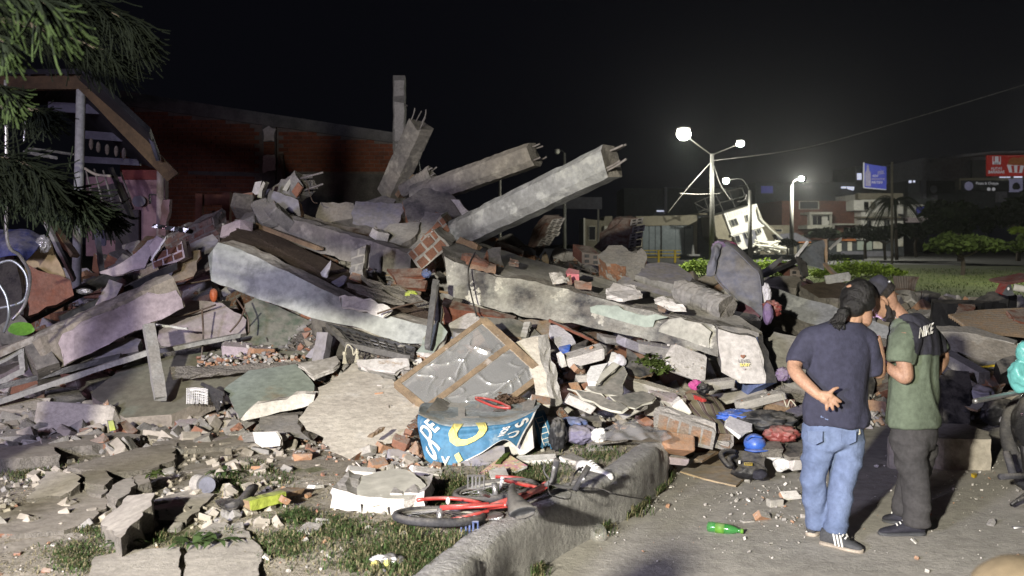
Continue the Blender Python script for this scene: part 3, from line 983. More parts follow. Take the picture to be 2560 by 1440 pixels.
for k in range(3):
 rect('rail', 2258, 532 + k * 4, 2336, 533 + k * 4, 126.5, .05, 'pole', b)
rect('roof', 2255, 496, 2340, 510, 127, 6, 'bdark', b)

# mall
b = E('mall_building', 'large grey shopping hall with curved roof and signs at the far right', 'building', base(2450, 640, 150))
poly('wall', [(2306, 395), (2352, 394), (2352, 452), (2306, 452)], 152, 20, 'bgray', b)
poly('hall_wall', [(2352, 394), (2430, 386), (2520, 378), (2700, 372), (2700, 520), (2352, 520)], 154, 20, 'bgray', b)
poly('roof_edge', [(2351, 394), (2410, 385), (2480, 379), (2700, 372), (2700, 378), (2480, 384), (2420, 391), (2353, 403)], 148, 8, 'bgray', b)
rect('shade_panel', 2430, 400, 2478, 446, 152.5, .5, 'bdark', b)  # solid dark panel put in for shade, the wall has no opening
poly('frame_band', [(2399, 445), (2700, 442), (2700, 452), (2403, 452), (2403, 474), (2399, 474)], 147, 2, 'cream_dim', b)
rect('lower_wall', 2270, 452, 2700, 540, 151, 10, 'bdark', b)
rect('column', 2336, 488, 2344, 508, 149, 1, 'bgray', b)
rect('column', 2497, 479, 2518, 505, 149, 1, 'bgray', b)
rect('column', 2308, 450, 2316, 500, 149, 1, 'bgray', b)
rect('strip_light', 2500, 442, 2526, 444, 146.5, .2, 'window_lit', b)
rect('strip_light', 2536, 441, 2556, 444, 146.5, .2, 'window_lit', b)
rect('lit_window', 2273, 451, 2279, 457, 149.5, .2, 'window_lit', b)
rect('lit_window', 2284, 451, 2288, 456, 149.5, .2, 'window_lit', b)
b = E('billboard', 'red advertising billboard with white lettering and a food bucket', 'billboard', P(2515, 440, 147))
rect('panel', 2468, 388, 2600, 440, 147, .4, 'sign_red', b)
rect('logo_patch', 2482, 391, 2502, 411, 146.8, .1, 'sign_white', b)
rect('logo_stripe', 2484, 391, 2487, 404, 146.7, .1, 'sign_red', b)
rect('logo_stripe', 2497, 391, 2500, 404, 146.7, .1, 'sign_red', b)
sign_text('KFC', 2492, 408.5, 13, 4.5, 146.6, 'sign_black', b)
sign_text('ALITAS', 2491, 421, 28, 6, 146.6, 'sign_white', b)
sign_text('BAÑADAS', 2491, 429, 40, 9, 146.6, 'sign_white', b, bold=.04)
poly('bucket_print', [(2518, 412), (2560, 414), (2555, 432), (2524, 431)], 146.7, .1, 'sign_white', b)
poly('bucket_stripe', [(2528, 414), (2535, 414), (2536, 431), (2531, 431)], 146.6, .05, 'sign_red', b)
poly('bucket_stripe', [(2544, 414), (2551, 414), (2548, 431), (2543, 431)], 146.6, .05, 'sign_red', b)
poly('food_print', [(2519, 411), (2524, 398), (2534, 393), (2546, 396), (2556, 391), (2566, 400), (2561, 413)], 146.75, .1, 'sign_orange', b)
b = E('shop_sign', 'black shop sign reading Pizzas & Chopps with a round pale emblem', 'sign', P(2460, 478, 146))
rect('panel', 2404, 451, 2524, 478, 146.6, .3, 'sign_black', b)
vs = [P(2422 + 11 * cos(a), 465 + 11 * sin(a), 146.3) for a in [i * pi / 12 for i in range(24)]]
mk('emblem', vs, [list(range(24))], 'sign_pale', b)
sign_text('Pizzas & Chopps', 2468, 459, 56, 9, 146.3, 'sign_white', b)
for x in (2472, 2484):
 vs = [P(x + 4.5 * cos(a), 473 + 4.5 * sin(a), 146.3) for a in [i * pi / 8 for i in range(16)]]
 mk('emblem', vs, [list(range(16))], 'sign_white', b)
b = E('picture_sign', 'square white-framed sign with a dark burger picture beside the black sign', 'sign', P(2542, 480, 146))
rect('panel', 2524, 447, 2557, 480, 146.5, .3, 'sign_pale', b)
poly('burger_print', [(2531, 470), (2532, 462), (2537, 457), (2543, 456), (2549, 461), (2551, 470), (2546, 474), (2535, 474)], 146.3, .05, 'sign_black', b)
b = E('round_sign', 'dim round-emblem shop sign under the curved roof', 'sign', P(2330, 480, 148))
poly('panel', [(2323, 460), (2388, 454), (2388, 484), (2323, 484)], 148.6, .3, 'sign_black', b)
vs = [P(2334 + 9 * cos(a), 473 + 10 * sin(a), 148.3) for a in [i * pi / 12 for i in range(24)]]
mk('emblem', vs, [list(range(24))], 'bgray', b)

b = E('bottle_banner', 'blue hanging banner with a pale bottle and white lettering', 'billboard', P(2188, 472, 120))
poly('panel', [(2160, 407), (2176, 411), (2216, 417), (2216, 474), (2180, 470), (2160, 468)], 120, .2, 'sign_blue', b)
poly('edge', [(2159, 406), (2161, 406), (2161, 469), (2159, 469)], 119.9, .2, 'sign_white', b)
poly('edge', [(2160, 468), (2216, 473), (2216, 475), (2160, 470)], 119.9, .2, 'sign_white', b)
poly('bottle_print', [(2168, 413), (2172, 413), (2173, 425), (2177, 432), (2177, 466), (2164, 465), (2163, 432), (2167, 425)], 119.8, .05, 'sign_pale', b)
sign_text('AQUI', 2188, 440, 14, 6, 119.7, 'sign_white', b)
sign_text('PEDISTE', 2196, 448, 32, 5, 119.7, 'sign_pale', b)
sign_text('POR TODO', 2193, 456, 27, 6, 119.7, 'sign_white', b)
sign_text('mix', 2202, 430, 16, 12, 119.7, 'sign_pale', b, rot=-.2)
# backdrop blocks, unlit
b = E('unlit_building', 'dark unlit building with a violet-lit window behind the curved street lamp', 'building', base(1930, 640, 150))
rect('wall', 1890, 455, 2160, 640, 156, 12, 'bdark', b)
rwin(b, 1901, 464, 1934, 484, 155.8, mull=0, pane='window_violet', fr='bdark', bd=.1)
rect('lit_sign', 2104, 466, 2116, 471, 155.5, .3, 'window_lit', b)
poly('lit_sign', [(2118, 466), (2136, 467), (2134, 476), (2120, 472)], 155.5, .3, 'window_lit', b)
b = E('unlit_building', 'wide dark unlit building with a small white strip sign above the shop', 'building', base(1650, 640, 170))
rect('wall', 1560, 470, 1880, 640, 170, 12, 'bdark', b)
rect('lit_sign', 1642, 526, 1664, 529, 169.6, .2, 'window_lit', b)
rect('chimney', 1662, 468, 1668, 530, 168, 1, 'bgray', b)
b = E('unlit_building', 'dark unlit building behind the blue bottle banner', 'building', base(2220, 640, 165))
rect('wall', 2140, 415, 2310, 640, 165, 12, 'bdark', b)
rect('lit_window', 2144, 433, 2154, 449, 164.5, .3, 'window_lit', b)
b = E('low_wall', 'long low dark wall along the far road behind the crest of the heap', 'wall', base(1380, 640, 96))
rect('panel', 1240, 622, 1470, 650, 96, .4, 'bgray', b)
rect('panel', 1700, 636, 2160, 652, 96, .4, 'bdark', b)
b = E('traffic_island', 'white cone marker with a flat base on the far kerb by the shop', 'marker', base(1735, 645, 84))
poly('cone', [(1732.5, 612), (1734, 612), (1737, 637), (1730, 637)], 84, .3, 'white', b)
rect('stand', 1723, 636, 1750, 640, 83.8, 1.2, 'white', b)

# yellow railing
b = E('railing', 'yellow steel railing along the far road left of the shop', 'railing', base(1650, 655, 82))
for x in (1647, 1688): rect('post', x - 2.4, 626, x + 2.4, 657, 82, .16, 'yellow', b)
for y in (625, 633, 642): rect('rail', 1612 if y != 625 else 1600, y, 1701, y + 2.2, 82.1, .06, 'yellow', b)
b = E('railing', 'short end of yellow railing showing behind the rubble left of the broken brick wall', 'railing', base(1470, 655, 82))
for y in (624,): rect('rail', 1455, y, 1488, y + 2.2, 82.1, .06, 'yellow', b)

# ---------------------------------------------------------------- street lamps
def lamp(label, px, ytop, ybase, D, r, heads, mat='lamp_pole'):
 root = E('street_lamp', label, 'street lamp', P(px, ybase, D))
 tube('pole', [(px, ybase, D), (px, ytop, D)], r * 1.25, mat, root, 10, r2=r * .8)
 for hx, hy, bow, lit, hr in heads:
  pts = [P(px, ytop + 3, D), P(px + (hx - px) * (.5 if bow <= 0 else .35), ytop + (hy - ytop) * (.5 if bow <= 0 else .6) - bow, D), P(hx, hy, D)]
  cable('arm', pts, r * .17, mat, root, 8, 6)
  p = P(hx, hy, D)
  hb = crumple('lamp_head', p + Vector((0, 0, hr * .75)), (hr * 1.0, hr * .8, hr * .3), 'pole', 1, .5, .05, root, 2)
  bm = crumple('lamp_glass', p + Vector((0, 0, -.0)), (hr * .95, hr * .95, hr * .85), lit or 'pole', 1, .3, .02, hb, 2)
 return root

lamp('tall concrete street lamp pole with two arms and the brightest white lamp', 1780, 385, 696, 50, .12,
 [(1709, 335, -2, 'lamp_glow', .36), (1851, 359, -1, 'lamp_glow', .19)])
lamp('thin street lamp with a curved arm right of the big two-armed pole', 1875, 476, 668, 70, .14,
 [(1815, 452, 14, 'lamp_far', .24)])
lamp('far street lamp with a short arm to the right behind the metal sheet', 1979, 462, 647, 100, .20,
 [(2003, 447, 3, 'lamp_far', .27)])
lamp('unlit street lamp rising behind the long grey beam', 1411, 382, 690, 55, .09, [(1393, 380, 4, None, .15)])
root = E('street_pole', 'bright thin pole seen between the two projecting beams', 'pole', P(1250, 690, 50))
tube('shaft', [(1250, 690, 50), (1250, 445, 50)], .06, 'pole', root, 8)
root = E('street_pole', 'dark pole standing behind the palm tree', 'pole', P(2230, 660, 78))
tube('shaft', [(2230, 660, 78), (2230, 405, 78)], .10, 'cream_dim', root, 8)
for lab, pts in (('overhead wire running from the two-armed lamp pole to the upper right', [(1782, 402, 50), (2000, 372, 45), (2250, 305, 38), (2700, 170, 28)]),
    ('guy wire slanting down left from the two-armed lamp pole', [(1780, 403, 50), (1720, 470, 51), (1670, 532, 52)]),
    ('thin wire hanging right of the two-armed lamp pole', [(1783, 410, 50), (1800, 460, 50), (1826, 500, 50)]),
    ('level wire crossing left of the lamp pole', [(1700, 484, 50), (1750, 486, 50), (1800, 484, 50)]),
    ('pale loose cable looping off the leaning house roof', [(1866, 486, 100), (1862, 498, 100), (1852, 503, 100), (1842, 504, 100)])):
 pp = [P(*q) for q in pts]
 vs, fs = tube_geo(spline(pp, 16), (.022 if len(pts) < 4 else .014) if pts[0][2] < 60 else .05, 4)
 mk('wire', vs, fs, 'conc_dark', None, lab, 'wire', smooth=True)

# lamp light: each lit head
LC = (1.0, .98, .84)
def down(loc, p, a=140):
 spot('lamp_light', loc, Vector(loc) - Vector((0, .01, 4)), p, LC, .25, a, .7)
down(P(1709, 341, 50) - Vector((0, 0, .75)), 5200)
point('lamp_light', P(1709, 341, 50) - Vector((0, .8, .3)), 800, LC, .2)
down(P(1851, 365, 50) - Vector((0, 0, .5)), 3000)
point('lamp_light', P(1851, 365, 50) - Vector((0, .5, .2)), 300, LC, .2)
down(P(1815, 458, 70) - Vector((0, 0, .5)), 5000, 155)
point('lamp_light', P(1815, 458, 70) - Vector((0, .5, .2)), 700, LC, .2)
point('lamp_light', P(2003, 448, 100) - Vector((0, .7, .3)), 17000, LC, .3)
lamp('street lamp standing by the lawn just outside the right edge of the view', 2760, 330, 720, 38, .12, [(2700, 318, 6, 'lamp_glow', .3)])
point('lamp_light', P(2700, 330, 38) - Vector((0, .6, .6)), 1800, LC, .3)

# ---------------------------------------------------------------- trees and hedges
def leaf_geo(n, samp, size, up=.3, seed=1):
 rs = random.Random(seed)
 vs, fs = [], []
 for _ in range(n):
  p = samp(rs)
  s = size * rs.uniform(.5, 1.3)
  a = Vector((rs.gauss(0, 1), rs.gauss(0, 1), rs.gauss(0, .5))).normalized()
  b = a.cross(Vector((rs.gauss(0, 1), rs.gauss(0, 1), rs.gauss(0, 1) + up))).normalized()
  k = len(vs)
  vs += [p - a * s, p + b * s * .45, p + a * s, p - b * s * .45]
  fs.append([k, k + 1, k + 2, k + 3])
 return vs, fs

def ell_samp(cs):
 """cs: list of (centre, (rx,ry,rz)) clumps"""
 wts = [c[1][0] * c[1][2] for c in cs]
 def f(rs):
  c, r = rs.choices(cs, wts)[0]
  while 1:
   v = Vector((rs.uniform(-1, 1), rs.uniform(-1, 1), rs.uniform(-1, 1)))
   if v.length <= 1: break
  v = v * (.35 + .65 * rs.random())
  return c + Vector((v.x * r[0], v.y * r[1], v.z * r[2]))
 return f

def tree(label, px, cy, ybase, D, wpx, hpx, mat, n=1500, leaf=.22, trunk=.14, kind='umbrella', seed=1, forks=4, cat='tree'):
 rs = random.Random(seed)
 bs = P(px, ybase, D)
 root = E('tree', label, cat, bs)
 c = P(px, cy, D); rx = wpx / 2 / F * D; rz = hpx / 2 / F * D
 cl = []
 for i in range(14):
  a = rs.uniform(0, 2 * pi); q = rs.uniform(.1, .8)
  cl.append((c + Vector((cos(a) * rx * q, sin(a) * rx * q * .7, rs.uniform(-.45, .35) * rz)), (rx * rs.uniform(.22, .42), rx * .3, rz * rs.uniform(.35, .6))))
 vs, fs = leaf_geo(n, ell_samp(cl), leaf, seed=seed)
 mk('crown', vs, fs, mat, root)
 g = [tube_geo(spline([bs - Vector((0, 0, .1)), bs.lerp(c, .4) + Vector((rs.uniform(-.1, .1), 0, 0)), bs.lerp(c, .62)], 6), trunk, 7, trunk * .7)]
 f0 = bs.lerp(c, .6)
 for i in range(forks):
  t = cl[i][0]
  g.append(tube_geo(spline([f0, f0.lerp(t, .5) + Vector((0, 0, -.1 * rz)), t], 5), trunk * .55, 5, trunk * .15))
 vs, fs, ms = merge(g)
 mk('trunk', vs, fs, 'bark', root)
 return root

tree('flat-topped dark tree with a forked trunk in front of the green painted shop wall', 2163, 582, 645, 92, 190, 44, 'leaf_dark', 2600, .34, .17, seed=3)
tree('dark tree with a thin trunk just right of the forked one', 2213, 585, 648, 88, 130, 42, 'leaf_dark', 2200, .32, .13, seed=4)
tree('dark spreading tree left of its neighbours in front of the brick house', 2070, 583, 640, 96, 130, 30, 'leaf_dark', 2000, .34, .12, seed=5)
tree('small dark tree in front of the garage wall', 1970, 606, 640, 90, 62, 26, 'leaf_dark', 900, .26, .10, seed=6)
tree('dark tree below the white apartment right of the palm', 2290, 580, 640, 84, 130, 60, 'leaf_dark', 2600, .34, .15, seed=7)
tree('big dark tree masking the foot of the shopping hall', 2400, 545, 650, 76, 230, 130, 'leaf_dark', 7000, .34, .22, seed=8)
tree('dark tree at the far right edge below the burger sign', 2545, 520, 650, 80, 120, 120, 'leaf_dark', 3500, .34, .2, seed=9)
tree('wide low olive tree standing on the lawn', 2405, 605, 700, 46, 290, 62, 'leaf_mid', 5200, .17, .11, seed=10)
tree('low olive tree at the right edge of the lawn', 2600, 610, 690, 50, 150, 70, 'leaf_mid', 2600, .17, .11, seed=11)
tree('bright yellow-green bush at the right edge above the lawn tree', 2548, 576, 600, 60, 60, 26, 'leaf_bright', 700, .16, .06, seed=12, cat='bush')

def hedge(label, x0, x1, ytop, ybase, D, mat='leaf_bright', n=2600, seed=1):
 rs = random.Random(seed)
 root = E('hedge', label, 'hedge', P((x0 + x1) / 2, ybase, D))
 cl = []
 k = 16
 for i in range(k):
  px = x0 + (x1 - x0) * (i + .5) / k
  hh = (ybase - ytop) * (.35 + .65 * math.sin(pi * (i + .5) / k) ** .6) * rs.uniform(.8, 1)
  c = P(px, ybase - hh * .5, D + rs.uniform(-.6, .6))
  cl.append((c, ((x1 - x0) / k / F * D * 1.1, 1.2, hh * .55 / F * D)))
 vs, fs = leaf_geo(n, ell_samp(cl), .085, up=2.0, seed=seed)
 mk('foliage', vs, fs, mat, root)
 g = [tube_geo([P(x0 + (x1 - x0) * (i + .5) / 6, ybase + 4, D), P(x0 + (x1 - x0) * (i + .5) / 6 + rs.uniform(-8, 8), ybase - 14, D)], .03, 4) for i in range(6)]
 vs, fs, ms = merge(g)
 mk('stem', vs, fs, 'bark', root)
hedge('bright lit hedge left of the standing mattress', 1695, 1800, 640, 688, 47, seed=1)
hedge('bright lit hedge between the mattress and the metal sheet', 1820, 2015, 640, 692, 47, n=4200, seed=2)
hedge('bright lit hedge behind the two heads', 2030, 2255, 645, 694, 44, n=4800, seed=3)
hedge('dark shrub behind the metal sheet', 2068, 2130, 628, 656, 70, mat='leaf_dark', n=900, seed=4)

def palm(px, ctop, ybase, D, label):
 rs = random.Random(2)
 root = E('palm_tree', label, 'palm tree', P(px, ybase, D))
 top = P(px, ctop, D)
 tube('trunk', spline([P(px + 4, ybase, D), P(px + 2, (ybase + ctop) / 2, D), top], 8), .16, 'bark', root, 8, .11)
 for i in range(15):
  a = rs.uniform(0, 2 * pi); L = rs.uniform(1.9, 2.7); el = rs.uniform(.2, 1.1)
  pts = [top + Vector((cos(a) * t * L, sin(a) * t * L, el * t * L * .8 - 1.3 * t * t * L * .9)) for t in [q / 8 for q in range(9)]]
  g = [tube_geo(pts, .025, 4, .006)]
  vs, fs, _ = merge(g)
  for q in range(2, 9):
   d = (pts[q] - pts[q - 1]).normalized()
   for h in range(3):
    p = pts[q - 1].lerp(pts[q], h / 3)
    for sg in (-1, 1):
     s = d.cross(Vector((0, 0, 1))).normalized() * sg
     k = len(vs)
     vs += [p, p + s * .25 + Vector((0, 0, -.22)) + d * .08, p + s * .42 + Vector((0, 0, -.62)), p + d * .06]
     fs.append([k, k + 1, k + 2, k + 3])
  mk('frond', vs, fs, 'leaf_dark', root)
palm(2238, 500, 650, 84, 'palm tree with drooping fronds in front of the cream apartment')

# night air: one even thin haze round the whole place, sky outside
hz_ = mk('haze', [(x, y, z) for z in (-1.1, 19) for x, y in ((-262, -42), (262, -42), (262, 422), (-262, 422))], [[3, 2, 1, 0], [4, 5, 6, 7], [0, 1, 5, 4], [1, 2, 6, 5], [2, 3, 7, 6], [3, 0, 4, 7]], 'black', label='thin even night haze', cat='haze', kind='stuff')
hm = bpy.data.materials.new('haze'); hm.use_nodes = True
hm.node_tree.nodes.remove(hm.node_tree.nodes['Principled BSDF'])
pv = hm.node_tree.nodes.new('ShaderNodeVolumePrincipled')
pv.inputs['Color'].default_value = (.9, .92, .95, 1); pv.inputs['Density'].default_value = .00014; pv.inputs['Anisotropy'].default_value = .85
hm.node_tree.links.new(pv.outputs[0], hm.node_tree.nodes['Material Output'].inputs['Volume'])
hz_.data.materials.clear(); hz_.data.materials.append(hm)
# ================================================================ brick building behind
EXCL = []            # pixel outlines of big pieces: loose rubble standing in front of them is left out
def excl(pts, D): EXCL.append((pts, D))

def wall_building():
 D = 24.0
 root = E('brick_wall', 'dark red brick wall with a sloping concrete coping behind the collapsed heap', 'wall', base(650, 700, D))
 top = lambda px: 262 + (px - 300) * (355 - 262) / 685.0
 poly('mortar_bed', [(300, top(300)), (984, top(984)), (984, 700), (300, 700)], D + .02, .22, 'mortar', root)
 poly('coping', [(300, 226), (640, 279), (984, 331), (986, 357), (640, 310), (300, 261)], D - .12, .5, 'conc_dark', root, emat='conc_dark')
 poly('plaster_band', [(690, 430), (985, 436), (985, 700), (690, 700)], D - .035, .05, 'conc_dark', root)
 poly('plaster_strip', [(470, 427), (655, 432), (655, 442), (470, 436)], D - .03, .05, 'conc_dark', root)
 pr = rect('pillar', 655, 312, 689, 700, D - .10, .2, 'conc_dark', root)
 slab('plaster_patch', [(657, 322, D - .12), (670, 316, D - .12), (687, 322, D - .12), (686, 350, D - .12), (660, 352, D - .12)], .03, 'plaster', parent=pr, jag=.02)
 slab('plaster_patch', [(657, 388, D - .12), (688, 386, D - .12), (688, 425, D - .12), (657, 432, D - .12)], .03, 'plaster', parent=pr, jag=.02)
 for k in range(7):
  rect('brick', 659, 355 + k * 4.6, 686, 358.6 + k * 4.6, D - .125, .04, 'brick_wall', pr)
 tube('pipe', [(702, 385, D - .15), (712, 445, D - .15)], .05, 'rust', root)
 bl, bh, gp = 24.0, 10.0, 1.2
 cells = []
 y = 700.0; row = 0
 while y > 255:
  y -= bh; row += 1
  x = 300 + (-bl / 2 if row % 2 else 0)
  while x < 984:
   x0, x1 = max(x, 300), min(x + bl, 984)
   x += bl
   if x1 - x0 < 6 or y - 1 < top(x1) : continue
   if x1 > 656 and x0 < 688: continue
   if y > 428 and x0 > 685: continue
   cells.append((x0 + gp / 2, y, x1 - gp / 2, y + bh - gp))
 cells = [c for c in cells if c[1] < 600]
 cells.sort(key=lambda c: (-(c[0] > 330), -(c[0] > 420) , c[1] > 470, c[1]))
 first, rest = cells[:296], cells[296:]
 for c in first:
  d = D + R(-.012, .008)
  rect('brick', *c, d, .06, 'brick_wall', root)
 vs, fs = [], []
 for c in rest:
  d = D + R(-.012, .008)
  f = [P(c[0], c[1], d), P(c[2], c[1], d), P(c[2], c[3], d), P(c[0], c[3], d)]
  b = len(vs); vs += f + [p + Vector((0, .05, 0)) for p in f]
  fs += [[b, b + 1, b + 2, b + 3]] + [[b + (i + 1) % 4, b + i, b + 4 + i, b + 4 + (i + 1) % 4] for i in range(4)]
 tag(mk('brickwork', vs, fs, 'brick_wall', root), kind='stuff')
wall_building()

c = E('column', 'tall slender pale column with a plastered front rising alone into the night sky', 'column', P(999, 500, 23.2))
beam('shaft', (999, 520, 23.3), (999, 190, 23.3), .27, .27, 'conc', amp=.012, endamp=.01, n=20, parent=c, up=Vector((0, 1, 0)))
for y0, y1 in ((200, 238), (256, 350)):
 slab('plaster_patch', [(986, y0, 23.14), (1010, y0 + 2, 23.14), (1009, y1, 23.14), (986, y1 + 3, 23.14)], .05, 'plaster', parent=c, jag=.015)
slab('plaster_patch', [(988, 360, 23.14), (1008, 362, 23.14), (1003, 410, 23.14), (989, 418, 23.14)], .05, 'plaster', parent=c, jag=.015)
tube('hook', [(1012, 262, 23.1), (1017, 264, 23)], .02, 'rebar', c)

# lone background posts and frames in front of the wall
c = E('door_frame', 'dim brown broken door frame standing before the brick wall left of the heap peak', 'frame', P(530, 600, 19))
beam('post', (498, 600, 19), (500, 485, 19), .13, .13, 'wood_red', parent=c)
beam('post', (566, 600, 19), (568, 482, 19), .14, .14, 'wood_red', parent=c)
rect('lintel', 500, 486, 562, 512, 19.05, .12, 'wood_red', c)
for i, (a, b_) in enumerate((((528, 540, 18), (562, 620, 17)), ((534, 530, 18), (548, 600, 17)))):
 beam('timber', a, b_, .06, .05, 'wood', label=('shorter', 'longer')[1 - i] + ' thin yellowish lath leaning in the dark under the broken door frame', cat='timber')

# ================================================================ porch house on the left
h = E('porch_house', 'dark porch with a sloping roof, pale steel post and pink rear wall at the left', 'house', base(200, 760, 11.4))
tube('post', [(191, 715, 11.3), (203, 214, 11.3)], .052, 'post_white', h, 14)
beam('fascia', (-330, 212, 11.35), (226, 206, 11.3), .12, .15, 'fascia', parent=h, amp=.006)
beam('fascia', (205, 206, 11.3), (432, 442, 11.5), .10, .15, 'fascia', parent=h, amp=.006)
slab('roof_sheet', [(215, 186, 11.15), (372, 332, 11.3), (398, 402, 11.45), (432, 440, 11.6), (330, 400, 16), (120, 262, 16)], (0, .05, .06), 'roofsheet', parent=h, jag=.0)
slab('roof_sheet', [(-330, 188, 11.1), (222, 184, 11.1), (120, 262, 16), (-200, 262, 16)], (0, .03, .06), 'roofsheet', parent=h, jag=.0)
for k in range(12):
 t = k / 11
 a = Vector(P(-300 + 515 * t, 186, 11.12)); b_ = Vector(P(-190 + 315 * t, 262, 15.9))
 tube('ridge', [a + Vector((0, 0, .02)), b_ + Vector((0, 0, .02))], .03, 'roofsheet', h, 5)
tube('gutter', [(228, 192, 11.0), (372, 330, 11.1), (396, 400, 11.3)], .03, 'purlin', h)
for x0, y0, x1, y1, D, w_ in ((120, 254, 262, 262, 12.6, 24), (205, 326, 335, 336, 13.4, 20), (200, 390, 345, 398, 14.2, 16)):
 slab('purlin', [(x0, y0, D), (x1, y1, D), (x1 + 4, y1 + w_, D), (x0, y0 + w_, D)], .08, 'purlin', parent=h, jag=.0)
rect('rear_wall', 215, 442, 412, 640, 13.9, .15, 'pink_wall', h)
rect('red_band', 305, 425, 404, 449, 13.85, .05, 'red_band', h)
tube('door_post', [(400, 592, 13.6), (401, 428, 13.6)], .05, 'plaster_pink', h, 10)
slab('wall_piece', [(405, 500, 13.4), (425, 498, 13.4), (412, 590, 13.4), (398, 585, 13.4)], .1, 'pink_wall', parent=h)
rect('doorway', 288, 524, 346, 640, 13.8, .05, 'black', h)
poly('doorway', [(230, 470), (300, 455), (330, 520), (300, 600), (230, 600)], 13.82, .05, 'black', h)
vs = [P(347 + 17 * cos(a), 503 + 14 * sin(a), 13.78) for a in [i * pi / 12 for i in range(24)]]
mk('oval_mirror', vs, [list(range(24))], 'bgray', h)
beam('shelf_bracket', (376, 487, 13.6), (392, 487, 13.6), .03, .02, 'black', parent=h)
beam('shelf_bracket', (374, 487, 13.6), (375, 510, 13.6), .03, .02, 'black', parent=h)
for i, (x, y) in enumerate(((228, 360), (246, 368), (268, 374), (291, 378), (310, 384))):
 crumple('roof_tile', P(x, y, 13.0), (.030, .03, .075), 'mortar', i, 1, .1, h, 2)
for i in range(5):
 tube('fallen_rail', [(214 + i * 22, 420 + i * 3, 12.7), (232 + i * 24, 505, 12.6)], .013, 'pole', h, 5)
cable('drooping_strip', [(212, 421, 12.4), (240, 436, 12.3), (276, 440, 12.2)], .018, 'rope', h)
beam('steel_brace', (276, 420, 12.4), (330, 545, 12.2), .05, .05, 'black', parent=h)
slab('hanging_panel', [(235, 556, 12.2), (258, 552, 12.2), (264, 615, 12.2), (248, 612, 12.2)], .02, 'purlin', parent=h)

# junk in the dark below the tree
for i, (a, b_, w_) in enumerate((((62, 380, 10), (130, 395, 10.4), .02), ((70, 370, 10), (184, 386, 10.4), .02), ((70, 382, 9.8), (145, 396, 10), .03), ((64, 290, 10), (60, 350, 10), .012))):
 beam('metal_rod', a, b_, w_, w_, 'steel', label='pale metal strip among the pine needles at left, ' + ('the short lower one', 'the long upper one', 'the thick bright one', 'the upright one')[i], cat='rod')
o = beam('timber', (118, 548, 10.9), (188, 640, 10.8), .10, .05, 'wood', label='wide yellowish plank leaning behind the blue tarpaulin', cat='timber')
o = beam('timber', (114, 556, 10.7), (186, 700, 10.6), .05, .04, 'wood_grey', label='thin grey batten leaning beside the pale steel post', cat='timber')
o = beam('timber', (240, 560, 11.0), (256, 690, 10.9), .05, .04, 'purlin', label='bluish upright strip right of the steel post', cat='timber')
cloth('tarpaulin', [[(-10, 580, 9.6), (50, 572, 9.5), (112, 590, 9.5)], [(-10, 600, 9.3), (45, 610, 9.2), (95, 620, 9.3)], [(-20, 650, 9.2), (40, 640, 9.1), (65, 655, 9.2)]], 'blue_tarp', 24, 18, .03, 4, thick=.008, label='crumpled dark blue tarpaulin at the left edge under the tree', cat='tarpaulin')
crumple('plastic_bag', P(108, 610, 9.4), (.06, .05, .07), 'clear_bag', 3, 3, .4, label='crinkled clear plastic bag on the edge of the blue tarpaulin', cat='bag')
slab('cardboard_sheet', [(62, 640, 9.5), (120, 590, 9.6), (165, 700, 9.6), (150, 706, 9.6), (70, 740, 9.5)], .02, 'cardboard', label='brown torn cardboard below the blue tarpaulin', cat='cardboard')
slab('cardboard_sheet', [(70, 665, 9.3), (175, 700, 9.4), (185, 740, 9.4), (70, 790, 9.2)], .15, 'wood_red', label='reddish brown box side leaning left of the long steel channel', cat='box')
slab('board', [(-40, 600, 9.5), (40, 620, 9.4), (60, 800, 9.2), (-40, 820, 9.2)], .1, 'black', label='black mass at the left edge beneath the cables', cat='debris')  # plain black piece, one even colour
for i, pts in enumerate(([(14, 200, 7.6), (16, 420, 7.6), (18, 600, 7.7), (50, 640, 7.8), (75, 690, 7.9), (62, 760, 8.0), (30, 800, 8.0)], [(-10, 700, 7.9), (15, 740, 7.9), (22, 790, 7.9), (10, 830, 8)], [(-20, 665, 8), (30, 652, 8), (66, 690, 8), (60, 750, 8), (0, 770, 8)])):
 cable('cable', pts, .012 if i else .014, 'steel' if i == 0 else 'sheet', n=6, seg=40, label=('long grey cable hanging down past the pine and curling at the left edge', 'short grey hose end curling at the left edge', 'dark looped cable at the left edge')[i], cat='cable')
slab('plate', [(0, 815, 9.0), (42, 780, 9.1), (90, 830, 9.1), (70, 870, 9.0), (0, 860, 8.9)], .06, 'conc_dark', label='dull concrete shard with a lime green painted spot at the left edge', cat='rubble')
vs = [P(53 + 33 * cos(a) * (1 + .06 * sin(5 * a)), 822 + 17 * sin(a), 8.92 + .06 * (cos(a))) for a in [i * pi / 14 for i in range(28)]]
mk('paint_spot', vs, [list(range(28))], 'lime', bpy.data.objects['plate'])
c = E('window_frame', 'pale green wooden window frame corner at the left edge', 'frame', P(30, 930, 8.9))
beam('rail', (-60, 935, 8.9), (58, 872, 9.0), .07, .05, 'wood_grey', parent=c)
beam('rail', (-60, 985, 8.9), (62, 925, 9.0), .07, .05, 'wood_grey', parent=c)
beam('stile', (56, 872, 9.0), (60, 928, 9.0), .06, .05, 'wood_grey', parent=c)

# ================================================================ left part of the heap
def S(label, pts, off, mat, emat='broken', name='concrete_slab', cat='slab', ex=True, jag=.018, **k):
 if ex: excl([(p[0], p[1]) for p in pts], max(p[2] for p in pts) + .05)
 return slab(name, pts, off, mat, emat, jag, label=label, cat=cat, **k)

def B(label, A, B_, w_, h_, mat, emat=None, name='timber', cat='timber', **k):
 return beam(name, A, B_, w_, h_, mat, emat, label=label, cat=cat, **k)

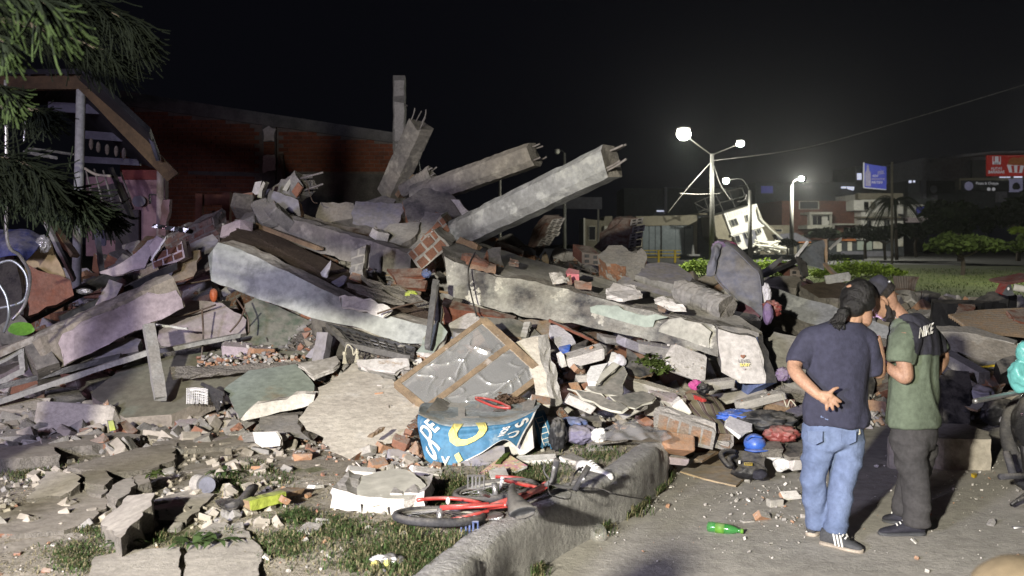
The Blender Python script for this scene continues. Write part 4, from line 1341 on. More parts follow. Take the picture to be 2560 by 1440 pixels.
# long steel channels
B('long dark steel channel sloping down left below the pale post', (60, 800, 9.7), (395, 632, 10.6), .13, .10, 'sheet_dark', name='steel_channel', cat='channel')
B('second dark steel channel just below the long one', (150, 800, 9.6), (440, 665, 10.3), .07, .07, 'sheet_dark', name='steel_channel', cat='channel')
B('third thin dark bar below the steel channels', (90, 835, 9.5), (330, 745, 9.9), .04, .05, 'sheet_dark', name='steel_channel', cat='channel')
crumple('wrapper', P(212, 728, 9.5), (.07, .03, .025), 'steel', 5, 4, .4, label='small shiny foil strip lying on the dark steel channel', cat='wrapper')
# pink panel pieces
S('folded pink sheet lying over the steel channel right of the post', [(255, 680, 10.1), (300, 655, 10.1), (388, 595, 10.3), (392, 600, 10.3), (360, 668, 10.2), (280, 690, 10.1)], .03, 'plaster_pink', 'plaster_pink', name='wall_sheet', cat='sheet')
S('upright pale pink sheet corner above the folded one', [(372, 618, 10.2), (392, 594, 10.2), (414, 603, 10.2), (385, 650, 10.2)], .02, 'plaster_pink', 'plaster_pink', name='wall_sheet', cat='sheet', ex=False)
B('thin white stick standing out of the pink sheets', (378, 652, 10.0), (416, 594, 10.0), .02, .02, 'white')
B('dark shiny pipe lying level left of the brown brick piece', (384, 564, 12), (470, 577, 12), .05, .05, 'black_gloss', name='pipe', cat='pipe')
masonry('dark red brick wall piece leaning below the door frame left of the peak', (488, 592, 12.2), P(560, 565, 12.2) - P(425, 628, 12.2), Vector((.05, .30, .12)), P(500, 560, 12.4) - P(520, 622, 12.2), 5, 4, brick='brick_dark', mort='mortar')
S('purple-edged plaster board sloping down left under the dark brick piece', [(380, 650, 10.9), (530, 585, 11.2), (545, 600, 11.2), (540, 660, 10.8), (440, 700, 10.6)], .05, 'lilac', 'plaster_pink', name='wall_sheet', cat='sheet')
S('yellowed cardboard-like board under the tip of the left cantilevered slab', [(440, 640, 10.5), (500, 625, 10.6), (485, 690, 10.4), (430, 705, 10.3)], .03, 'cardboard', 'wood_red', name='board', cat='board')
masonry('small light brick lump left of the big tilted slab', (430, 640, 10.4), P(475, 620, 10.4) - P(400, 650, 10.4), Vector((0, .25, 0)), P(430, 612, 10.4) - P(436, 648, 10.4), 3, 2, brick='brick_dark', mort='plaster_pink')

# long left beam with a plastered face
A0, B0 = P(95, 885, 9.0), P(432, 728, 9.7)
g = beam_geo(A0, B0, [(-.16, -.17), (.14, -.17), (.14, .14), (.05, .17), (-.10, .17), (-.16, .12)], 22, .01, .04)
bm_ = mk('concrete_beam', g[0], g[1], ['conc_warm', 'broken'], None, 'long grey beam sloping down left with a pinkish white plastered front face', 'beam', fm=g[2])
d_, s_, u_ = frame(A0, B0)
side = -.165 if (s_.y * -.16) < 0 else .145
def bp(t, a, b_): return A0.lerp(B0, t) + s_ * a + u_ * b_
pts = [bp(.10, side, -.165), bp(1.0, side, -.165), bp(.99, side, .02), bp(.86, side, .05), bp(.80, side, .12), bp(.55, side, .10), bp(.40, side, .125), bp(.18, side, .09), bp(.13, side, .04)]
g = slab_geo(pts, s_ * (side / abs(side)) * .02, .012, .08)
mk('plaster_layer', g[0], g[1], ['plaster_pink', 'plaster_pink'], bm_, fm=g[2])
excl([(80, 850), (440, 690), (450, 780), (140, 925)], 9.0)
S('grey broken end block at the lower left end of the pinkish beam', [(62, 868, 8.9), (108, 842, 9.0), (145, 905, 8.9), (95, 925, 8.8)], .35, 'conc_dark', name='concrete_block', cat='rubble')
B('long dull plank running down left from under the pinkish beam', (-60, 905, 8.8), (190, 800, 9.3), .16, .06, 'conc_warm', 'broken')
S('small triangular grey brick wall piece above the pinkish beam', [(235, 762, 9.6), (272, 700, 9.8), (308, 712, 9.8), (290, 740, 9.7), (240, 770, 9.5)], .12, 'plaster_pink', 'brick_dark', name='wall_piece', cat='rubble')
# leaning wood post and long rails
B('pale grey wooden post with a notched end leaning in front of the green wall slab', (372, 812, 9.05), (402, 998, 8.5), .10, .07, 'wood_grey', endamp=.03)
B('long thin pale rail lying from the left edge up to the leaning post', (-20, 1010, 8.7), (372, 880, 9.2), .05, .05, 'wood_grey')
B('second dark rail below the long pale rail', (-30, 975, 8.8), (300, 890, 9.2), .05, .05, 'sheet_dark')
B('pale window rail lying flat right of the leaning post', (395, 878, 9.2), (600, 838, 9.7), .06, .04, 'wood_grey')
B('short white lath above the pale window rail', (390, 812, 9.2), (468, 822, 9.4), .03, .02, 'white')
S('dark lilac slab in the shade under the pinkish beam', [(150, 915, 9.2), (330, 840, 9.5), (350, 850, 9.5), (345, 880, 9.3), (230, 900, 9.2)], .1, 'lilac', 'conc_dark')
# pink torn slab with rebar
S('pink torn plaster slab with curling rebar under the cantilevered slab', [(395, 800, 9.9), (450, 752, 10.1), (555, 758, 10.2), (615, 800, 10.1), (620, 838, 10.0), (400, 868, 9.6)], .22, 'plaster_pink', 'broken', jag=.03)
for i, pts in enumerate(([(505, 770, 9.7), (508, 840, 9.6), (500, 930, 9.3)], [(590, 745, 9.9), (618, 790, 9.9), (622, 832, 9.8)], [(395, 790, 9.7), (450, 790, 9.8), (540, 762, 10)], [(440, 715, 10), (520, 700, 10.2), (560, 690, 10.3)], [(430, 700, 10), (445, 740, 9.8)], [(575, 830, 9.7), (600, 800, 9.8), (612, 770, 9.8)])):
 cable('rebar', pts, .009, 'rust', label='thin rusty bent rod over the pink torn slab, one of six, listed ' + ('first', 'second', 'third', 'fourth', 'fifth', 'sixth')[i], cat='rod', seg=12)
crumple('plastic_bottle', P(534, 738, 10.1), (.04, .035, .07), 'orange', 2, 1, .1, label='small orange plastic container under the corner of the cantilevered slab', cat='container')
# green lower walls
S('large flat green painted wall panel in the hollow under the cantilevered slab', [(612, 760, 10.4), (640, 742, 10.5), (800, 815, 10.4), (792, 905, 10.0), (700, 905, 9.8), (600, 880, 9.9)], .12, 'green_wall', 'broken', name='wall_panel', cat='wall panel', jag=.008)
S('long low greenish beige wall slab lying behind the leaning post', [(225, 985, 8.9), (330, 900, 9.5), (600, 872, 9.7), (790, 880, 9.7), (780, 930, 9.3), (560, 975, 8.7), (430, 1035, 8.45), (310, 1045, 8.4)], .14, 'olive_wall', 'conc_warm', name='wall_panel', cat='wall panel', jag=.012)
S('narrow beige render strip along the top of the low wall slab', [(430, 925, 8.95), (780, 905, 9.3), (782, 918, 9.25), (430, 950, 8.8)], (0, -.03, .02), 'conc_warm', name='wall_panel', cat='slab', ex=False)
g = [tube_geo(spline([P(466, 972 + k * 4, 8.5), P(490, 968 + k * 4 + R(-2, 2), 8.46), P(520, 974 + k * 4, 8.42)], 6), .004, 4) for k in range(10)] + [tube_geo([P(468 + k * 5, 970, 8.48), P(466 + k * 5 + R(-2, 2), 1010, 8.42)], .004, 4) for k in range(11)]
vs, fs, _ = merge(g)
mk('wire_mesh', vs, fs, 'white', None, 'crumpled piece of white wire mesh left of the mint slab', 'mesh')
for i, (x, y, w_) in enumerate(((590, 876, 60), (652, 882, 56), (694, 890, 40), (560, 900, 36))):
 rock_px(x, y, 9.5, w_ * 1.2, ('widest', 'orange topped', 'right hand', 'left hand')[i] + ' broken lump resting on the low olive wall slab', 'chunk', i, ('plaster_pink', 'brick_orange')[i % 2], 'plaster_pink', rot=(10, 5, i * 40), ar=(1, .8, .8))
for i in range(6):
 a = (505 + i * 6, 960 + i * 9, 8.5); b_ = (560 - i * 3, 985 + i * 9, 8.35)
 B('dark thin slat in the bundle right of the crumpled mesh, counted from the top: ' + ('first', 'second', 'third', 'fourth', 'fifth', 'sixth')[i], a, b_, .012, .03, 'sheet_dark', name='slat', cat='slat')

# ================================================================ the two great tilted slabs
# slab A: mint-white front face, dirt covered top
fa = [(520, 640, 9.9), (545, 606, 10.0), (600, 622, 10.0), (700, 672, 9.85), (760, 700, 9.75), (850, 745, 9.6), (935, 775, 9.5), (1010, 800, 9.4), (1078, 818, 9.35), (1072, 862, 9.25), (1000, 856, 9.3), (880, 815, 9.45), (780, 795, 9.6), (700, 765, 9.7), (600, 730, 9.8), (528, 702, 9.9)]
root = E('collapsed_floor_slab', 'large cantilevered floor slab with a pale mint front face and a dirt covered top', 'slab', P(800, 760, 9.7))
g = slab_geo([P(*p) for p in fa], Vector((.1, .16, .02)), .008, .09)
mk('edge_face', g[0], g[1], ['slab_face', 'conc_warm'], root, fm=g[2])
top = [(545, 607, 10.04), (600, 566, 11.3), (660, 574, 11.6), (760, 622, 11.3), (850, 665, 11.0), (960, 712, 10.6), (1065, 755, 10.1), (1076, 818, 9.42), (1010, 800, 9.46), (935, 774, 9.55), (850, 744, 9.66), (760, 699, 9.8), (700, 671, 9.9), (600, 621, 10.04)]
g = slab_geo([P(*p) for p in top], Vector((.05, .10, -.28)), .014, .09)
mk('rough_top', g[0], g[1], ['dirt_slab', 'conc_warm'], root, fm=g[2])
# peeled plaster lip along the upper edge
lip = [(850, 741, 9.55), (900, 752, 9.5), (960, 765, 9.4), (985, 777, 9.35), (960, 790, 9.35), (900, 780, 9.4), (860, 768, 9.5)]
g = slab_geo([P(*p) for p in lip], Vector((0, -.03, .02)), .02, .05)
mk('peeled_plaster', g[0], g[1], ['plaster_white', 'plaster_white'], root, fm=g[2])
excl([(525, 600), (660, 560), (1075, 750), (1080, 865), (780, 800), (525, 705)], 9.4)
# beam behind slab A
A1, B1 = P(655, 548, 11.9), P(1035, 662, 11.3)
g = beam_geo(A1, B1, [(-.15, -.16), (.15, -.16), (.15, .13), (.05, .16), (-.10, .15), (-.15, .11)], 22, .012, .06)
o = mk('concrete_beam', g[0], g[1], ['column_warm', 'broken'], None, 'grey beige beam lying behind the dirt topped slab, crumbled at its upper left end', 'beam', fm=g[2])
d_, s_, u_ = frame(A1, B1)
rebars(o, A1, -d_, s_, u_, [(-.1, .1), (.1, .1), (-.1, -.1)], .3, .010, .5)
B('torn brown wooden batten lying between the beam and the dirt topped slab', (640, 562, 11.6), (800, 622, 11.4), .07, .05, 'wood', endamp=.05)
S('long rusty brown flat strip behind the beige beam', [(750, 532, 12.4), (830, 558, 12.3), (960, 580, 12.2), (965, 596, 12.1), (850, 575, 12.2), (750, 545, 12.3)], .05, 'rust', 'rust', name='metal_strip', cat='strip')
# crumbled lumps at the beam head
for i, (x, y, D, w_, kd, mt, lb) in enumerate((
 (612, 520, 11.9, 66, 'chunk', 'broken', 'orange flecked crumbled lump at the upper left corner of the heap'),
 (628, 552, 11.7, 60, 'chunk', 'conc', 'grey crumbled lump on the left end of the beige beam'),
 (660, 535, 11.7, 70, 'chunk', 'conc', 'big pitted grey lump above the left end of the beige beam'),
 (700, 540, 11.6, 64, 'chunk', 'conc', 'rounded pitted grey lump right of the big one on the beige beam'),
 (592, 575, 11.3, 64, 'chunk', 'plaster_pink', 'pinkish crumbled lump at the left corner of the dirt topped slab'),
 (618, 494, 12.0, 34, 'brick', 'brick', 'small brick piece perched above the crumbled lumps at the left peak'))):
 rock_px(x, y, D, w_ * 1.3, lb, kd, i, mt, rot=(R(-40, 40), R(-40, 40), R(0, 360)), ar=(1, .9, .8))
# peak
S('short cream plastered post stump standing at the left peak', [(622, 500, 12.2), (636, 455, 12.2), (655, 453, 12.2), (640, 512, 12.2)], .2, 'plaster', 'cream', name='post_stump', cat='post', ex=False)
S('cream side strip of the stump at the left peak', [(641, 510, 12.1), (656, 455, 12.1), (664, 458, 12.1), (649, 514, 12.1)], .16, 'cream', 'cream', name='wall_piece', cat='rubble', ex=False)
o = S('smooth lilac wall slab with a torn brick rim at the left peak', [(645, 535, 12.3), (662, 470, 12.4), (700, 482, 12.4), (745, 500, 12.3), (752, 540, 12.2), (720, 546, 12.2)], .16, 'lilac', 'brick_orange', name='wall_slab', jag=.008)
sn = E('column_stub', 'broken column stub with two bare bars pointing right above the lilac slab', 'column', P(735, 500, 12.8))
A2, B2 = P(690, 500, 12.9), P(762, 455, 12.7)
g = beam_geo(A2, B2, boxprof(.3, .3, .05), 8, .02, .06)
mk('shaft', g[0], g[1], ['conc', 'broken'], sn, fm=g[2])
g = slab_geo([P(706, 474, 12.6), P(724, 447, 12.6), P(738, 444, 12.6), P(716, 478, 12.6)], .04, .01)
mk('plaster_patch', g[0], g[1], ['cream', 'cream'], sn, fm=g[2])
g = slab_geo([P(730, 480, 12.5), P(744, 458, 12.5), P(756, 468, 12.5), P(742, 492, 12.5)], .05, .015)
mk('brick', g[0], g[1], ['brick', 'brick'], sn, fm=g[2])
tube('rebar', [(752, 446, 12.6), (808, 431, 12.5)], .014, 'rebar', sn)
tube('rebar', [(760, 476, 12.6), (808, 460, 12.5)], .014, 'rebar', sn)
cable('rebar', [(765, 450, 12.6), (780, 500, 12.5), (793, 508, 12.4)], .006, 'rust', sn)
# centre upper clutter
for i, (pts, off, m1, m2, lb) in enumerate((
 ([(790, 540, 13), (800, 505, 13), (880, 508, 13), (890, 545, 12.8), (800, 560, 12.8)], .3, 'conc_warm', 'broken', 'dim boxy concrete block behind the beige beam, the leftmost of the dim row'),
 ([(880, 520, 12.9), (890, 505, 13), (1000, 508, 13), (1010, 525, 12.9), (985, 575, 12.6), (880, 560, 12.7)], .3, 'lilac', 'broken', 'wide lilac grey block with a mossy step behind the beige beam'),
 ([(905, 505, 13.4), (960, 488, 13.4), (990, 500, 13.4), (980, 512, 13.3), (905, 512, 13.3)], .3, 'conc_dark', 'broken', 'low dark mound piece left of the leaning column foot'),
 ([(1005, 500, 12.9), (1060, 470, 13), (1120, 480, 13), (1165, 515, 12.8), (1178, 535, 12.7), (1160, 560, 12.5), (1090, 530, 12.6), (1020, 560, 12.6)], .35, 'conc_dark', 'broken_brick', 'big dark rounded concrete piece with a white patch left of the long grey beams'),
 ([(1010, 640, 11.6), (1045, 572, 12), (1062, 530, 12.1), (1110, 534, 12.1), (1128, 560, 12), (1090, 600, 11.6), (1060, 640, 11.4), (1020, 665, 11.4)], .3, 'conc_lt', 'broken_brick', 'pale slanted wall piece with brick showing left of the foot of the long beam'))):
 S(lb, pts, off, m1, m2, name='concrete_piece', cat='rubble', jag=.02)
S('white plaster patch on the dark rounded concrete piece', [(1128, 495, 12.6), (1148, 500, 12.5), (1172, 530, 12.4), (1168, 547, 12.4), (1152, 540, 12.4)], (0, .03, 0), 'plaster_white', name='wall_piece', cat='plaster', ex=False)
masonry('brick lump with thick grey joints below the foot of the long beam', (1078, 618, 11.2), P(1105, 590, 11.2) - P(1040, 650, 11.2), Vector((.05, .3, .05)), P(1062, 590, 11.2) - P(1098, 632, 11.2), 3, 2, brick='brick', mort='conc_lt')
masonry('second brick lump with grey joints just above the first', (1098, 580, 11.6), P(1125, 555, 11.6) - P(1072, 610, 11.6), Vector((.05, .3, .05)), P(1085, 560, 11.6) - P(1110, 595, 11.6), 3, 2, brick='brick', mort='conc_lt')
S('pale wedge of render right of the beige beam end', [(940, 585, 11.9), (975, 560, 12), (1050, 555, 12), (1040, 590, 11.7), (990, 620, 11.5), (945, 610, 11.6)], .15, 'conc_lt', 'broken')
rock_px(950, 588, 11.6, 46, 'pale angular lump on top of the beige beam', 'chunk', 3, 'plaster', rot=(20, 10, 40))
S('dark tiled wooden panels stacked at the left of the long grimy slab, upper one', [(968, 672, 10.6), (1052, 668, 10.6), (1062, 690, 10.5), (985, 692, 10.5)], .05, 'wood_red', 'wood_red', name='board', cat='board')
S('reddish wooden panel below the upper one left of the long grimy slab', [(985, 690, 10.5), (1066, 700, 10.4), (1060, 722, 10.3), (990, 712, 10.4)], .05, 'wood_red', 'wood_red', name='board', cat='board')
S('lowest reddish wooden panel sloping left of the long grimy slab', [(978, 708, 10.4), (1056, 730, 10.3), (1052, 738, 10.25), (985, 720, 10.3)], .05, 'wood', 'wood_red', name='board', cat='board')
crumple('plastic_bag', P(1066, 684, 10.4), (.045, .03, .04), 'cloth_blue', 6, 3, .4, label='small bluish bag squeezed beside the reddish panels', cat='bag')
# upright brick fragment
masonry('small upright plastered brick fragment standing on the dirt topped slab', (898, 660, 10.6), P(916, 655, 10.6) - P(880, 665, 10.6), Vector((.02, .18, .0)), P(905, 622, 10.6) - P(894, 700, 10.6), 1, 4, brick='conc', mort='conc_lt')
S('orange brick end under the small upright fragment', [(874, 694, 10.45), (880, 678, 10.5), (906, 686, 10.5), (900, 704, 10.4)], .12, 'brick_orange', 'brick', name='brick', cat='brick', ex=False)
cloth('curled_paper', [[(793, 690, 10.3), (815, 665, 10.3), (827, 650, 10.35)], [(800, 692, 10.2), (812, 684, 10.15), (826, 665, 10.2)], [(806, 698, 10.2), (818, 694, 10.15), (822, 680, 10.2)]], 'paper', 8, 8, .01, label='curled grey-white paper strip on the dirt topped slab', cat='paper')
S('blue grey shoe sole lying on the dirt topped slab', [(822, 724, 9.9), (828, 712, 9.95), (858, 695, 10.05), (867, 700, 10.0), (860, 710, 9.95), (832, 728, 9.85)], (0, .02, .03), 'cloth_lilac', 'cloth_lilac', name='shoe_sole', cat='shoe', ex=False, jag=.002)
crumple('wrapper', P(1028, 740, 9.8), (.06, .04, .05), 'yellow_green', 7, 3, .3, label='small yellow printed packet near the metal upright', cat='wrapper')
for i, (a, b_) in enumerate((((870, 718, 9.9), (1010, 765, 9.6)), ((940, 720, 10), (1060, 760, 9.8)), ((900, 700, 10.2), (985, 742, 10)), ((1010, 745, 9.8), (1075, 772, 9.6)))):
 S('layered grey plaster flake on the dirt topped slab, from the left the ' + ('first', 'second', 'third', 'fourth')[i],
 [(a[0], a[1], a[2]), ((a[0] + b_[0]) / 2, (a[1] + b_[1]) / 2 - 12, (a[2] + b_[2]) / 2), b_, ((a[0] + b_[0]) / 2, (a[1] + b_[1]) / 2 + 12, (a[2] + b_[2]) / 2 - .15)], (0, .02, .04), 'conc_lt', 'broken', name='plaster_flake', cat='plaster', ex=False, jag=.02)
cable('rebar', [(943, 784, 9.2), (1000, 766, 9.25), (1058, 753, 9.4)], .009, 'rust', label='thin bent rod sticking out over the mint slab edge', cat='rod')

# column pieces on the skyline
def column(label, A, B_, w_, mat, bars, blen, D0=None, c=.09, hh=None, up=None, scale2=1, r=.013):
 A, B_ = P(*A), P(*B_)
 root = E('concrete_column', label, 'column', A)
 g = beam_geo(A, B_, boxprof(w_, hh or w_, c), 26, .007, .035, up or Vector((0, 0, 1)), scale2)
 mk('shaft', g[0], g[1], [mat, 'broken'], root, fm=g[2])
 d, s, u = frame(A, B_, up or Vector((0, 0, 1)))
 rebars(root, B_, d, s, u, bars, blen, r)
 return root
column('long grey precast column projecting up right over the heap, the nearer of two', (1140, 590, 11.6), (1528, 404, 10.2), .335, 'column', [(-.11, .12), (-.02, .12), (.10, -.10), (.12, -.08)], .22, c=.07)
column('shorter grey precast column projecting up right behind the nearer one', (1040, 492, 14.6), (1335, 387, 13.6), .33, 'column_warm', [(-.10, .10), (.02, .11), (-.09, -.07), (.09, -.09)], .12, c=.07)
column('grey column leaning right in front of the white column with wiry bars at its top', (972, 488, 16.5), (1052, 312, 16), .34, 'column_warm', [(-.12, .12), (.0, .13), (.12, .12), (.1, -.12)], .22, c=.04, r=.010)
column('short thin concrete stub pointing up right under the leaning column', (1010, 478, 15.2), (1080, 432, 15), .20, 'column_warm', [(-.05, .05), (.05, .05), (.05, -.05)], .08, c=.03)
B('broken plank wedged at the foot of the leaning column', (1000, 490, 15.6), (1045, 440, 15.4), .18, .08, 'wood', 'wood')
tube('steel_pipe', [(1040, 384, 17), (1047, 440, 17), (1052, 480, 17)], .045, 'steel', label='bright steel pipe standing behind the leaning column', cat='pipe')
excl([(1100, 600), (1500, 360), (1560, 430), (1180, 640)], 10.3)

# slab B
fb = [(1112, 640, 10.2), (1135, 655, 10.15), (1240, 690, 10.0), (1340, 705, 9.9), (1460, 735, 9.75), (1560, 762, 9.65), (1680, 792, 9.5), (1780, 812, 9.4), (1800, 826, 9.35), (1795, 890, 9.2), (1700, 868, 9.3), (1580, 838, 9.4), (1450, 812, 9.55), (1320, 792, 9.7), (1200, 765, 9.9), (1118, 735, 10.05)]
root = E('collapsed_floor_slab', 'long grimy plastered wall beam sloping down right with mint paint remnants', 'slab', P(1450, 780, 9.7))
g = slab_geo([P(*p) for p in fb], Vector((.08, .16, .02)), .012, .08)
mk('edge_face', g[0], g[1], ['grimy', 'broken'], root, fm=g[2])
def eo(px, py): return P(px, py, interp(px, [1112, 1340, 1560, 1800], [10.15, 9.82, 9.56, 9.27]) - .045)
for nm, mt, pts in (('paint_layer', 'slab_mint', [(1478, 770), (1510, 762), (1545, 765), (1560, 775), (1600, 790), (1640, 786), (1668, 792), (1640, 800), (1632, 815), (1600, 822), (1590, 838), (1530, 826), (1470, 812), (1478, 795)]),
 ('render_layer', 'grimy_end', [(1672, 800), (1700, 796), (1750, 812), (1776, 830), (1770, 882), (1700, 866), (1640, 850), (1650, 825)])):
 g = slab_geo([eo(*p) for p in pts], Vector((0, .03, 0)), .012, .06)
 mk(nm, g[0], g[1], [mt, mt], root, fm=g[2])
top = [(1112, 640, 10.22), (1100, 605, 11.4), (1180, 600, 11.7), (1300, 640, 11.4), (1450, 680, 11.1), (1560, 710, 10.9), (1700, 752, 10.4), (1850, 790, 10.0), (1905, 830, 9.6), (1800, 826, 9.4), (1780, 811, 9.45), (1680, 791, 9.55), (1560, 761, 9.7), (1460, 734, 9.8), (1340, 704, 9.95), (1240, 689, 10.05), (1135, 654, 10.2)]
g = slab_geo([P(*p) for p in top], Vector((.05, .1, -.3)), .018, .09)
mk('rough_top', g[0], g[1], ['conc_lt', 'broken'], root, fm=g[2])
excl([(1110, 600), (1300, 640), (1560, 705), (1905, 800), (1915, 960), (1790, 895), (1450, 815), (1115, 740)], 9.2)
for i, (pts, mt) in enumerate((([(1160, 640, 10.0), (1190, 645, 10.0), (1222, 662, 9.95), (1215, 672, 9.95), (1165, 660, 10.0)], 'brick'), ([(1172, 655, 10), (1240, 668, 9.95), (1238, 685, 9.9), (1175, 672, 9.95)], 'brick_orange'),
 ([(1275, 652, 10.4), (1296, 658, 10.3), (1296, 668, 10.2), (1272, 664, 10.25)], 'brick'), ([(1418, 700, 9.8), (1428, 694, 9.8), (1430, 712, 9.7), (1420, 712, 9.7)], 'brick'), ([(1436, 708, 9.75), (1480, 714, 9.7), (1478, 726, 9.65), (1438, 720, 9.7)], 'brick'), ([(1645, 770, 9.5), (1665, 772, 9.5), (1662, 782, 9.4), (1648, 780, 9.4)], 'brick_orange'))):
 g = slab_geo([P(*p) for p in pts], Vector((0, .06, .03)), .008, .04)
 mk('brick', g[0], g[1], [mt, mt], root, fm=g[2])
for i, pts in enumerate(([(1515, 735, 9.6), (1545, 714, 9.7), (1590, 720, 9.7), (1605, 745, 9.5), (1560, 756, 9.4), (1520, 748, 9.5)], [(1640, 760, 9.45), (1662, 748, 9.5), (1715, 782, 9.35), (1670, 775, 9.4)], [(1375, 692, 9.9), (1400, 688, 9.9), (1412, 706, 9.8), (1385, 710, 9.8)])):
 g = slab_geo([P(*p) for p in pts], Vector((0, .05, .04)), .015, .05)
 mk('plaster_patch', g[0], g[1], ['plaster_white', 'plaster'], root, fm=g[2])
rock_px(1180, 652, 10.1, 56, 'dark red brick lump on the upper left corner of the grimy slab', 'chunk', 5, 'brick', rot=(10, 20, 30), ar=(1, .8, .7))
S('brownish soft brick block lying on the crest of the grimy slab', [(1220, 625, 10.5), (1250, 618, 10.6), (1258, 665, 10.4), (1225, 655, 10.4)], .25, 'conc', 'broken_brick', name='concrete_block', cat='rubble')
S('pink painted brick lying alone on the grimy slab', [(1415, 678, 10.1), (1422, 670, 10.15), (1448, 676, 10.1), (1448, 686, 10.0), (1418, 684, 10.0)], .1, 'pinkbrick', 'pinkbrick', name='brick', cat='brick', ex=False, jag=.003)
cable('cable', [(1188, 630, 10.0), (1172, 665, 9.95), (1173, 710, 9.8), (1184, 760, 9.7), (1192, 790, 9.5)], .008, 'black', label='thin black cable hanging over the left end of the grimy slab', cat='cable')
S('beige plank end wedged under the foot of the nearer long column', [(1150, 590, 10.9), (1195, 612, 10.8), (1190, 628, 10.8), (1140, 605, 10.9)], .1, 'wood', 'wood', name='board', cat='board', ex=False)

# end block with the printed hearts
hb = E('plastered_block', 'white plastered block with a small printed heart at the low end of the grimy slab', 'block', P(1850, 960, 9.0))
fp = [(1795, 822, 9.2), (1808, 826, 9.2), (1890, 845, 9.15), (1905, 880, 9.1), (1915, 958, 8.95), (1850, 958, 8.95), (1803, 930, 9.0), (1798, 880, 9.1)]
g = slab_geo([P(*p) for p in fp], Vector((.06, .5, .05)), .01, .07)
mk('face', g[0], g[1], ['plaster', 'conc'], hb, fm=g[2])
g = slab_geo([P(*p) for p in ((1788, 815, 9.3), (1840, 815, 9.35), (1895, 832, 9.3), (1900, 850, 9.25), (1800, 830, 9.25))], Vector((.06, .5, -.05)), .012, .07)
mk('bare_top', g[0], g[1], ['conc', 'broken'], hb, fm=g[2])
def heart(px, py, s, D, mat, parent):
 vs = []
 for i in range(28):
  t = 2 * pi * i / 28
  vs.append(P(px + s * 16 * sin(t) ** 3 / 16, py - s * (13 * cos(t) - 5 * cos(2 * t) - 2 * cos(3 * t) - cos(4 * t)) / 16, D))
 return mk('heart_print', vs, [list(range(28))], mat, parent)
heart(1857, 891, 6, 9.03, 'brick', hb)
heart(1861, 923, 3, 8.98, 'plaster_pink', hb)
sign_text('LEVEL', 1861, 902, 30, 8, 9.0, 'board_grey', hb, bold=-.005)
sign_text('BABY', 1863, 912, 26, 8, 8.99, 'letter_yellow', hb, bold=.05)
excl(fp and [(p[0], p[1]) for p in fp], 8.9)
S('dark blue black edge strip right of the white heart block', [(1893, 840, 9.2), (1905, 838, 9.25), (1945, 960, 9.0), (1916, 958, 8.95)], .4, 'board_black', 'cloth_blue', name='board', cat='board')
S('mint rendered wall piece behind the left man', [(1910, 850, 9.8), (1935, 830, 10), (2040, 850, 9.9), (2030, 980, 9.2), (1960, 965, 9.2), (1925, 900, 9.5)], .15, 'grimy_end', 'broken', name='wall_panel', cat='wall panel')
S('grey concrete beam behind the left man, sloping down right', [(1908, 712, 12.2), (1960, 728, 12.1), (2110, 775, 11.6), (2230, 820, 11.2), (2230, 850, 11.1), (2110, 830, 11.3), (2000, 800, 11.6), (1915, 760, 12)], .3, 'column', 'broken', name='concrete_beam', cat='beam')
# ================================================================ foreground: broken pavement at the left
def plate(label, pts, z, th, mat='pavement', emat='broken', name='paving_slab', cat='paving slab', jag=.02, tilt=0, **k):
 """pts: top outline in px; z height of the top (number or one per point)"""
 zs = [q - (.07 if q > .345 else 0) for q in (z if isinstance(z, (list, tuple)) else [z] * len(pts))]
 top = [G(x, y, zz) for (x, y), zz in zip(pts, zs)]
 g = slab_geo(top, Vector((0, 0, -th)), jag, .06)
 c = sum(top, Vector()) / len(top)
 excl(pts, c.y - .4)
 return mk(name, g[0], g[1], [mat, emat], None, label, cat, k.get('group'), fm=g[2])

plate('largest worn paving slab lying flat at the lower left edge', [(-60, 1302), (60, 1262), (140, 1236), (240, 1208), (278, 1256), (214, 1306), (160, 1326), (-60, 1340)], .40, .14)
plate('paving slab in the bottom left corner of the view', [(-60, 1352), (100, 1338), (190, 1322), (212, 1336), (192, 1366), (96, 1450), (-60, 1500)], .37, .12)
plate('tilted light paving slab with a straight left edge behind the largest one', [(68, 1246), (118, 1176), (196, 1188), (200, 1210), (150, 1240)], [.40, .46, .47, .46, .42], .12, 'pave_lt')
plate('thick paving block tipped up with a dark right side', [(248, 1312), (322, 1238), (380, 1236), (384, 1256), (300, 1346)], [.44, .50, .54, .54, .50], .20, 'pave_lt')
plate('long cracked paving slab behind the tipped block', [(165, 1166), (270, 1140), (340, 1120), (440, 1106), (432, 1150), (376, 1172), (280, 1182)], .43, .11)
plate('squarish broken paving lump just right of the straight-edged slab', [(202, 1180), (262, 1174), (276, 1196), (262, 1214), (212, 1206)], .45, .14, 'pavement')
plate('small rounded paving lump below the squarish one', [(216, 1214), (264, 1206), (272, 1224), (250, 1238), (220, 1230)], .42, .12, 'pave_lt')
plate('wedge shaped paving piece right of the rounded lump', [(268, 1238), (290, 1206), (330, 1190), (340, 1200), (322, 1232), (290, 1248)], .46, .14, 'pave_lt')
plate('small upright paving block behind the wedge piece', [(340, 1188), (368, 1184), (372, 1204), (346, 1212)], .46, .18, 'pavement')
plate('wide flat slab in the shade at the left of the grass', [(440, 1140), (520, 1128), (650, 1128), (640, 1160), (560, 1178), (470, 1186)], .38, .12)
plate('flat slab edge under the small stones left of centre', [(380, 1108), (450, 1092), (640, 1086), (650, 1108), (560, 1118), (440, 1122)], .42, .12)
plate('rounded long kerb piece at the left edge', [(-40, 1122), (60, 1112), (130, 1118), (152, 1136), (80, 1142), (-40, 1150)], .46, .16)
